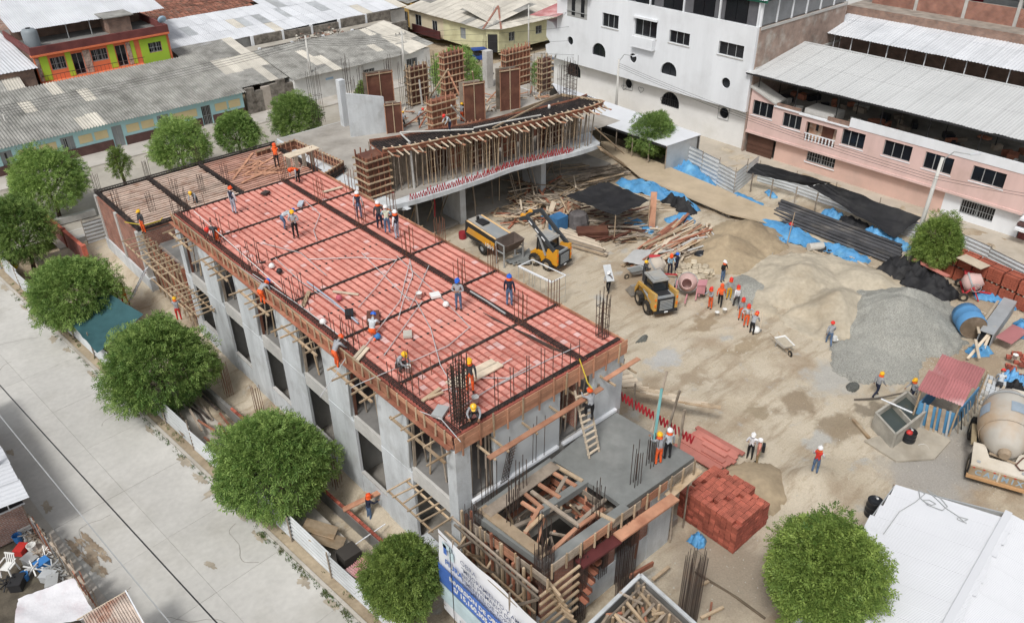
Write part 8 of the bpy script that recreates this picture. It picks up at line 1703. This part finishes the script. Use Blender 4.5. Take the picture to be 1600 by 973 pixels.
HM = {n: mat('helmet_'+n, c, .35, .05, 2, spec=.5) for n, c in dict(white=(.82,.82,.82), yellow=(.85,.48,.02), orange=(.85,.1,.02), red=(.72,.04,.03), blue=(.02,.13,.6)).items()}
hm = MB(); hm.lathe([(.135,-.03),(.137,0),(.13,.05),(.105,.095),(.06,.122),(0,.13)], 16); hm.prism([(.11,-.09,-.02),(.19,-.06,-.035),(.2,0,-.038),(.19,.06,-.035),(.11,.09,-.02)], (0,0,.012)); hm.box(-.11,.11,-.012,.012,.1,.138)
HELM = hm.mesh('helmet', HM['white'], False)
vm_ = MB()
def person(px, py, z, face, p, shirt, trousers, helmet, label, vest=None, hood='orange', h=1.7, at=None):
    if p not in BM: BM[p] = body_mesh(POSES[p])
    loc = Vector(at) if at else (GP(px, py) if z == 0 else P(px, py, z)); o = link('person', BM[p]); o.location = loc+Vector((0,0,-.02)); o.rotation_euler = (0,0,radians(face)); o.scale = (h/1.72,)*3
    ms = (skin_m, CL[shirt], CL[trousers], CL['boot'], CL[hood], CL[vest or shirt])
    for i, mm in enumerate(ms): o.material_slots[i].link = 'OBJECT'; o.material_slots[i].material = mm
    tag(o, label, 'person', 'people on the site'); d = POSES[p]
    he = link('helmet', HELM, o); q = d['hv'].to_track_quat('Z','Y'); hd = d['head']+d['hv']*.03
    hx = Vector((1,0,0)); zx = d['hv']; yx = Vector((0,1,0)); xx = yx.cross(zx)
    he.matrix_basis = Matrix(((xx.x,yx.x,zx.x,hd.x),(xx.y,yx.y,zx.y,hd.y),(xx.z,yx.z,zx.z,hd.z),(0,0,0,1))); he.material_slots[0].link = 'OBJECT'; he.material_slots[0].material = HM[helmet]
    if hood == 'orange' or hood == 'red':
        nk = MB().lathe([(.115,.02),(.12,-.05),(.135,-.13),(.15,-.17)], 12, M=he.matrix_basis); nk = nk.build('neck_cloth', CL['orange'], o)
    return o
AW = 48; CAMF = 228        # facing away from / towards the camera, in world degrees
people = [
 (367,333,ZK,20,'stand','white','pale','orange','person in white shirt, navy vest and orange helmet on far deck','navy','white'),
 (341,378,ZK,200,'bend','dark','orange','red','person in orange trousers bending over the left deck edge',None,'dark'),
 (446,357,ZK,-20,'bend','lgrey','jeans','blue','person in blue helmet bending double beside yellow helmet worker',None,'lgrey'),
 (463,371,ZK,230,'folded','grey','black','yellow','person in yellow helmet, grey shirt and black trousers on deck',None,'grey'),
 (466,284,ZK,200,'bend','grey','black','orange','person in orange vest bending at the far end of deck','orange','orange'),
 (434,262,ZK-.4,60,'reach','grey','black','orange','person in orange vest working at the pale scaffold board','orange','orange'),
 (562,341,ZK,48,'stand','white','jeans','white','person in white helmet, navy vest and jeans standing alone by the props','navy','orange'),
 (594,357,ZK,60,'stand','dark','navy','white','person in dark jacket and white helmet, leftmost of the three together','dark','orange'),
 (606,364,ZK,50,'folded','lblue','jeans','white','person in pale reflective vest and jeans, middle of the three together','hiv','white'),
 (621,372,ZK,110,'stand','white','pale','white','person in navy vest and pale trousers, rightmost of the three together','navy','orange'),
 (717,483,ZK,215,'folded','grey','jeans','blue','person in blue helmet and grey shirt on the middle of deck',None,'grey'),
 (796,477,ZK,30,'stand','navy','jeans','blue','person in blue helmet and dark shirt on the right side of deck',None,'orange'),
 (412,474,7.95,20,'bend','grey','orange','blue','person in blue helmet and orange trousers bending outside the left edge',None,'orange'),
 (527,572,7.95,10,'stoop','grey','orange','orange','person in orange trousers leaning over edge planks above the openings',None,'grey'),
 (624,578,ZK,-60,'crouch','grey','dark','yellow','person in yellow helmet crouching at the deck edge by white bucket',None,'grey'),
 (583,528,ZK,40,'kneel','lgrey','orange','blue','person kneeling in orange trousers beside the brown plywood on deck',None,'lgrey'),
 (735,612,ZK,230,'stand','dark','orange','yellow','person standing behind the tall corner rebar cage, orange trousers',None,'orange'),
 (741,655,ZK,230,'crouch','grey','dark','yellow','person in yellow helmet crouching at foot of the corner rebar cage',None,'grey'),
 (226,364,5.0,200,'stand','dark','orange','yellow','person in orange trousers standing at the near corner of bare joists',None,'dark'),
 (308,325,4.4,220,'stoop','grey','dark','yellow','person in yellow helmet half hidden among the bare joists',None,'grey'),
 (198,476,-.3,100,'walk','grey','orange','yellow','person in orange trousers on the ground beside the striped ladder','orange','orange'),
 (281,500,1.0,60,'reach','grey','red','yellow','person in red trousers standing on the stick platform below openings',None,'orange'),
 (911,612,6.2,75,'climb','grey','black','orange','person in black trousers climbing the timber ladder',None,'grey',1.7,l0.lerp(l1,.56)+Vector((.28,-.28,0))),
 (1028,724,ZS,70,'reach','grey','orange','yellow','person in orange trousers on the wet slab holding the green pipe',None,'orange'),
 (1042,716,ZS,60,'stand','grey','black','white','person in white helmet standing on wet slab beside the green pipe','lgrey','orange'),
 (1171,714,0,200,'phone','white','black','white','person in white shirt and helmet taking a picture in the yard',None,'white'),
 (1182,723,0,120,'stand','pink','khaki','white','person in pink shirt with black backpack in the yard',None,'pink'),
 (1268,754,0,10,'folded','white','jeans','white','person in red vest and jeans standing alone in the yard','red','orange'),
 (1367,618,0,-20,'walk','grey','navy','yellow','person in grey shirt with yellow helmet, left of the two with the hose',None,'orange'),
 (1421,628,0,150,'walk','grey','navy','yellow','person in grey shirt with yellow helmet, right of the two by the shed',None,'orange'),
 (1294,538,0,40,'walk','grey','jeans','red','person in red helmet walking with a pail at the sand hollow',None,'grey'),
 (950,457,0,200,'carry','grey','black','white','person carrying a grey board on the shoulder across the yard','dark','dark'),
 (1005,440,0,-30,'reach','dark','dark','yellow','person in dark clothes and yellow helmet at the pale drum mixer',None,'dark'),
 (1046,428,0,230,'reach','lblue','navy','orange','person in light blue shirt behind the red engine box',None,'orange'),
 (1056,427,0,100,'stand','navy','navy','blue','person in navy clothes behind the light blue shirted mixer hand',None,'navy'),
 (1128,440,0,-100,'folded','black','jeans','white','person in black jacket and white helmet at the gravel',None,'orange'),
 (1109,482,0,170,'reach','grey','orange','red','person in grey shirt and orange trousers at the pink mixer',None,'orange'),
 (1124,478,0,30,'walk','orange','black','orange','person in full orange shirt and hood with black trousers',None,'orange'),
 (1138,468,0,220,'stand','grey','yellow','red','person in grey shirt and yellow trousers near the buckets',None,'orange'),
 (1150,480,0,60,'walk','white','dark','red','person in white shirt and dark trousers beside the low gravel heap',None,'red'),
 (1157,498,0,215,'stand','grey','orange','red','person in grey shirt and orange trousers, first of three in line',None,'orange'),
 (1165,509,0,225,'akimbo','lgrey','orange','red','person in pale shirt and orange trousers, second of three in line',None,'orange'),
 (1174,521,0,10,'stoop','grey','black','red','person in black trousers with a shovel, last of three in line',None,'orange'),
 (578,812,-.45,0,'reach','navy','jeans','orange','person in navy shirt working in the trench by the planter wall',None,'orange'),
 (652,822,-.4,150,'up','blue','jeans','orange','person in blue shirt raising arms under the stick platform',None,'orange'),
 (588,182,4.45,40,'stoop','orange','dark','orange','person in orange beside the grey concrete wall of the curved block',None,'orange'),
 (613,166,4.45,60,'reach','grey','orange','orange','person in grey shirt reaching to the tall ply shutter',None,'grey'),
 (703,207,7.93,170,'stoop','lgrey','navy','red','person in red helmet stooping on the dark curved beam',None,'lgrey'),
 (722,190,4.45,20,'reach','grey','orange','yellow','person in yellow helmet and orange trousers among the shutters',None,'grey'),
 (655,196,4.45,-10,'stoop','grey','dark','red','person in red helmet stooping between raking props',None,'grey'),
 (630,196,4.45,48,'kneel','grey','dark','yellow','person in yellow helmet kneeling behind the small ply shutter',None,'grey'),
 (768,135,4.45,48,'reach','grey','grey','orange','person in orange neck cloth beside the pale concrete column',None,'orange'),
 (857,222,4.45,100,'stand','blue','navy','orange','person in dark blue under the props at right end of curved slab',None,'blue'),
 (1556,615,.1,20,'stoop','lgrey','dark','red','person in red helmet stooping behind the mixer truck drum',None,'lgrey'),
 (706,706,4.95,100,'stand','lgrey','dark','yellow','person half seen inside the nearest upper opening',None,'lgrey'),
 (580,20,0,240,'stand','navy','navy','white','person sitting far away before the bright blue front',None,'navy'),
]
PO = [person(*a) for a in people]
# what they hold or carry
def hold(name, M_, mt, label, cat): pass
q = PO[31]; tag(bar('grey_board', q.location+Vector((-.2,-.35,1.15)), q.location+Vector((.25,.5,1.95)), .55, .04, concrete), 'grey board carried on the shoulder of a labourer', 'board')
q = PO[26]; r = MB().box(-.28,-.12,-.16,.16,1.0,1.42).build('backpack', plastic_black, q)
q = PO[30]; o = MB().lathe([(0,0),(.13,0),(.16,.28),(.14,.28),(.11,.03),(0,.03)], 12).build('pail', plastic_white); o.location = q.location+Vector((.25,-.2,.35)); tag(o, 'pale pail carried by the worker at the sand hollow', 'pail')
q = PO[42]; sv_ = thing('shovel', 'long handled shovel beside the last worker in line', 'shovel', tuple(q.location+Vector((.6,-.2,0)))); a = q.location+Vector((.55,-.25,.05)); rod('handle', a, a+Vector((.15,.1,1.5)), .04, wood_pale, sv_); bar('blade', a+Vector((0,0,.02)), a+Vector((-.12,-.08,.3)), .24, .02, steel_paint, sv_)
o = MB().lathe([(0,0),(.22,.03),(.3,.22),(.2,.42),(0,.46)], 10).build('white_sack', plastic_white, None, True); o.location = GP(1180,519); tag(o, 'white sack on the ground beside the shovelling worker', 'sack')
q = PO[23]
# ================================================================ trees
def leafmat(name, c1, c2):
    mt = bpy.data.materials.new(name); mt.use_nodes = True; nt = mt.node_tree; n = nt.nodes; L = nt.links; b = n['Principled BSDF']; b.inputs['Roughness'].default_value = .55; b.inputs['Specular IOR Level'].default_value = .25
    at = n.new('ShaderNodeAttribute'); at.attribute_name = 'tone'; oi = n.new('ShaderNodeObjectInfo')
    mx = n.new('ShaderNodeMix'); mx.data_type = 'RGBA'; L.new(at.outputs['Fac'], mx.inputs[0]); mx.inputs[6].default_value = (*c1,1); mx.inputs[7].default_value = (*c2,1)
    mr = n.new('ShaderNodeMapRange'); mr.inputs[3].default_value = .85; mr.inputs[4].default_value = 1.15; L.new(oi.outputs['Random'], mr.inputs[0]); vm = n.new('ShaderNodeVectorMath'); vm.operation = 'SCALE'; L.new(mx.outputs[2], vm.inputs[0]); L.new(mr.outputs[0], vm.inputs[3])
    L.new(vm.outputs[0], b.inputs['Base Color']); tr = n.new('ShaderNodeBsdfTranslucent'); L.new(vm.outputs[0], tr.inputs[0]); ms = n.new('ShaderNodeMixShader'); ms.inputs[0].default_value = .3; L.new(b.outputs[0], ms.inputs[1]); L.new(tr.outputs[0], ms.inputs[2]); L.new(ms.outputs[0], n['Material Output'].inputs[0]); return mt
leaf_a = leafmat('leaf_green', (.085,.175,.04), (.41,.55,.16)); leaf_b = leafmat('leaf_olive', (.065,.13,.027), (.34,.44,.11)); bark = mat('bark', (.12,.09,.065), .95, .3, 5, (.07,.055,.04), .6)
def crown_mesh(seed, R, H, n, leaf, mt, lobes=34, open_=0.):
    """leaf sprays over a lumpy crown: each spray is a drooping twig with narrow leaves, unit metres"""
    g = np.random.default_rng(seed); c = g.normal(size=(lobes,3)); c /= np.linalg.norm(c,axis=1)[:,None]; c[:,2] = np.abs(c[:,2])*1.4-.5; rad = g.uniform(.2,.44,lobes); c *= (g.uniform(.55,.86,lobes))[:,None]; c[0] = (0,0,-.05); rad[0] = .86
    k = g.integers(0,lobes,n); k[:n*2//5] = 0; d = g.normal(size=(n,3)); d /= np.linalg.norm(d,axis=1)[:,None]; d[:,2] = np.where(d[:,2] < -.85, -d[:,2], d[:,2]); rr = rad[k]*np.clip(1-np.abs(g.normal(0,.16,n)),.25,1.08)
    p = c[k]+d*rr[:,None]; p *= np.array([R,R,H*.5]); 
    out = p/np.array([R,R,H*.5]); out = out/np.maximum(np.linalg.norm(out,axis=1)[:,None],.01); out = out*.45+d*.55
    ax = out+g.normal(0,.35,(n,3))+np.array([0,0,.15]); ax /= np.linalg.norm(ax,axis=1)[:,None]
    per = 7; V = np.zeros((n,per,4,3)); ref = g.normal(size=(n,3)); sd = np.cross(ax,ref); sd /= np.linalg.norm(sd,axis=1)[:,None]; up = np.cross(sd,ax)
    sz = leaf*g.uniform(.7,1.35,n)
    for j in range(per):
        t = j/(per-1); base = p+ax*(sz*(t-.35)*1.6)[:,None]-np.array([0,0,1.])*(sz*.35*t*t)[:,None]; s = (-1)**j; ld = ax*.55+sd*s*.8*(1-.45*t)+up*g.uniform(-.35,.35,(n,1)); ld /= np.linalg.norm(ld,axis=1)[:,None]; ln = sz*g.uniform(.7,1.05,n); w = np.cross(ld,up+g.normal(0,.3,(n,3))); w /= np.maximum(np.linalg.norm(w,axis=1)[:,None],.05); w *= (sz*.15)[:,None]
        V[:,j,0] = base; V[:,j,1] = base+ld*(ln*.5)[:,None]+w; V[:,j,2] = base+ld*ln[:,None]-np.array([0,0,1.])*(ln*.2)[:,None]; V[:,j,3] = base+ld*(ln*.5)[:,None]-w
    nv = n*per*4; me = bpy.data.meshes.new('crown'); me.vertices.add(nv); me.vertices.foreach_set('co', V.reshape(-1).astype(np.float32)); nf = n*per
    me.loops.add(nf*4); me.loops.foreach_set('vertex_index', np.arange(nf*4,dtype=np.int32)); me.polygons.add(nf); me.polygons.foreach_set('loop_start', np.arange(0,nf*4,4,dtype=np.int32)); me.polygons.foreach_set('loop_total', np.full(nf,4,dtype=np.int32))
    tn = np.clip(g.beta(2,2.6,n)*.8+.35*g.random(lobes)[k]-.1,0,1); at = me.attributes.new('tone','FLOAT','FACE'); at.data.foreach_set('value', np.repeat(tn,per).astype(np.float32))
    me.materials.append(mt); me.update(); me.validate(); return me
def trunk_mesh(seed, H, R, hc):
    r = random.Random(seed); mb = MB(); top = Vector((r.uniform(-.2,.2),r.uniform(-.2,.2),hc-H*.22)); mid = Vector((r.uniform(-.12,.12),r.uniform(-.12,.12),top.z*.5)); mb.tube((0,0,-.2), mid, .17, 9, r2=.14); mb.tube(mid, top, .14, 9, r2=.11)
    for k in range(9):
        a = 2*pi*k/9+r.uniform(-.3,.3); e = Vector((cos(a)*R*r.uniform(.4,.72),sin(a)*R*r.uniform(.4,.72),hc+H*r.uniform(-.1,.3))); m_ = top.lerp(e,.5)+Vector((0,0,-.1*H*r.random())); mb.tube(top, m_, .08, 6, r2=.055); mb.tube(m_, e, .055, 6, r2=.02)
        for _ in range(2): f = m_.lerp(e,r.uniform(.2,.7)); mb.tube(f, f+Vector((r.uniform(-.6,.6),r.uniform(-.6,.6),r.uniform(.1,.7))), .03, 5, r2=.012)
    return mb.mesh('trunk', bark, True)
CRN = {}
def tree(label, base, R, H, zc, seed, mt=leaf_a, n=2600, leaf=.2, kind=0, group='round street trees', name='street_tree'):
    t = thing(name, label, 'tree', tuple(base), U(0,6.28), group, local=True)
    link('trunk', trunk_mesh(seed, H, R, zc), t)
    key = (seed % 5, mt.name, kind, n)
    me = crown_mesh(seed, R, H, int(n*2.3), leaf*(.46+.14*R), mt); o = link('crown', me, t, Matrix.Translation((0,0,zc))); return t
def fit(px, py, base_px, base_py):
    b = P(base_px, base_py); return b
# (label, crown centre px, crown half width px, crown half height px, base height guess)
def tree_at(label, cx, cy, hw, hh, zc, seed, mt=leaf_a, n=2600, leaf=.2, **k):
    c = P(cx, cy, zc); dist = (c-Vector((0,0,CH))).length; R = hw*dist/FPX*.86; H = 2*hh*dist/FPX*1.02; b = Vector((c.x, c.y, 0)); return tree(label, b, R, H, zc, seed, mt, n, leaf, **k)
tree_at('broad round tree at the far end of the street fence, beside the brick wall', 73, 280, 60, 45, 3.3, 1, n=3000)
tree_at('dark round tree at the left edge behind the grey pole', 30, 358, 50, 54, 3.2, 2, n=2800)
tree_at('round tree behind the street fence left of the green net', 112, 455, 72, 55, 2.9, 3, n=3400)
tree_at('round tree overhanging the street fence right of the green net', 246, 568, 88, 76, 2.9, 4, n=4200)
tree_at('large round tree at the middle of the street fence by the facade', 428, 725, 104, 90, 2.9, 5, n=4800)
tree_at('round tree at the left of the project banner', 628, 900, 66, 82, 3.0, 6, leaf_b, n=4200)
tree_at('huge olive green tree at the bottom beside the white shed roof', 1288, 890, 100, 92, 4.0, 7, leaf_b, n=5600)
tree_at('round street tree before the sky blue house, leftmost of three', 280, 226, 50, 40, 3.0, 8, n=2600)
tree_at('round street tree before the sky blue house, middle of three', 370, 207, 40, 33, 3.0, 9, n=2400)
tree_at('round street tree before the rubble wall, rightmost of three', 463, 183, 47, 37, 3.0, 10, n=2600)
tree_at('round tree before the tall white building and canopy shed', 1021, 209, 44, 38, 2.6, 11, n=2400)
tree_at('small round tree by the leaning lamp post and brick pallets', 1465, 378, 39, 42, 2.6, 12, leaf_b, n=2600)
tree_at('round tree in the far street behind the shutters', 714, 116, 50, 44, 3.0, 13, n=2000)
tree_at('bushy small tree at the left end of the curved block', 575, 145, 24, 20, 3.0, 14, leaf_b, n=1100)
tree_at('slim sapling on the pavement before the sky blue house', 187, 255, 17, 26, 2.6, 15, leaf_b, n=420, leaf=.26)
tree_at('narrow tree behind the right shutters near the white building', 842, 115, 16, 24, 3.0, 16, n=700)
tree_at('dark tree top at the top left corner', 10, 8, 30, 14, 6.0, 17, n=900)
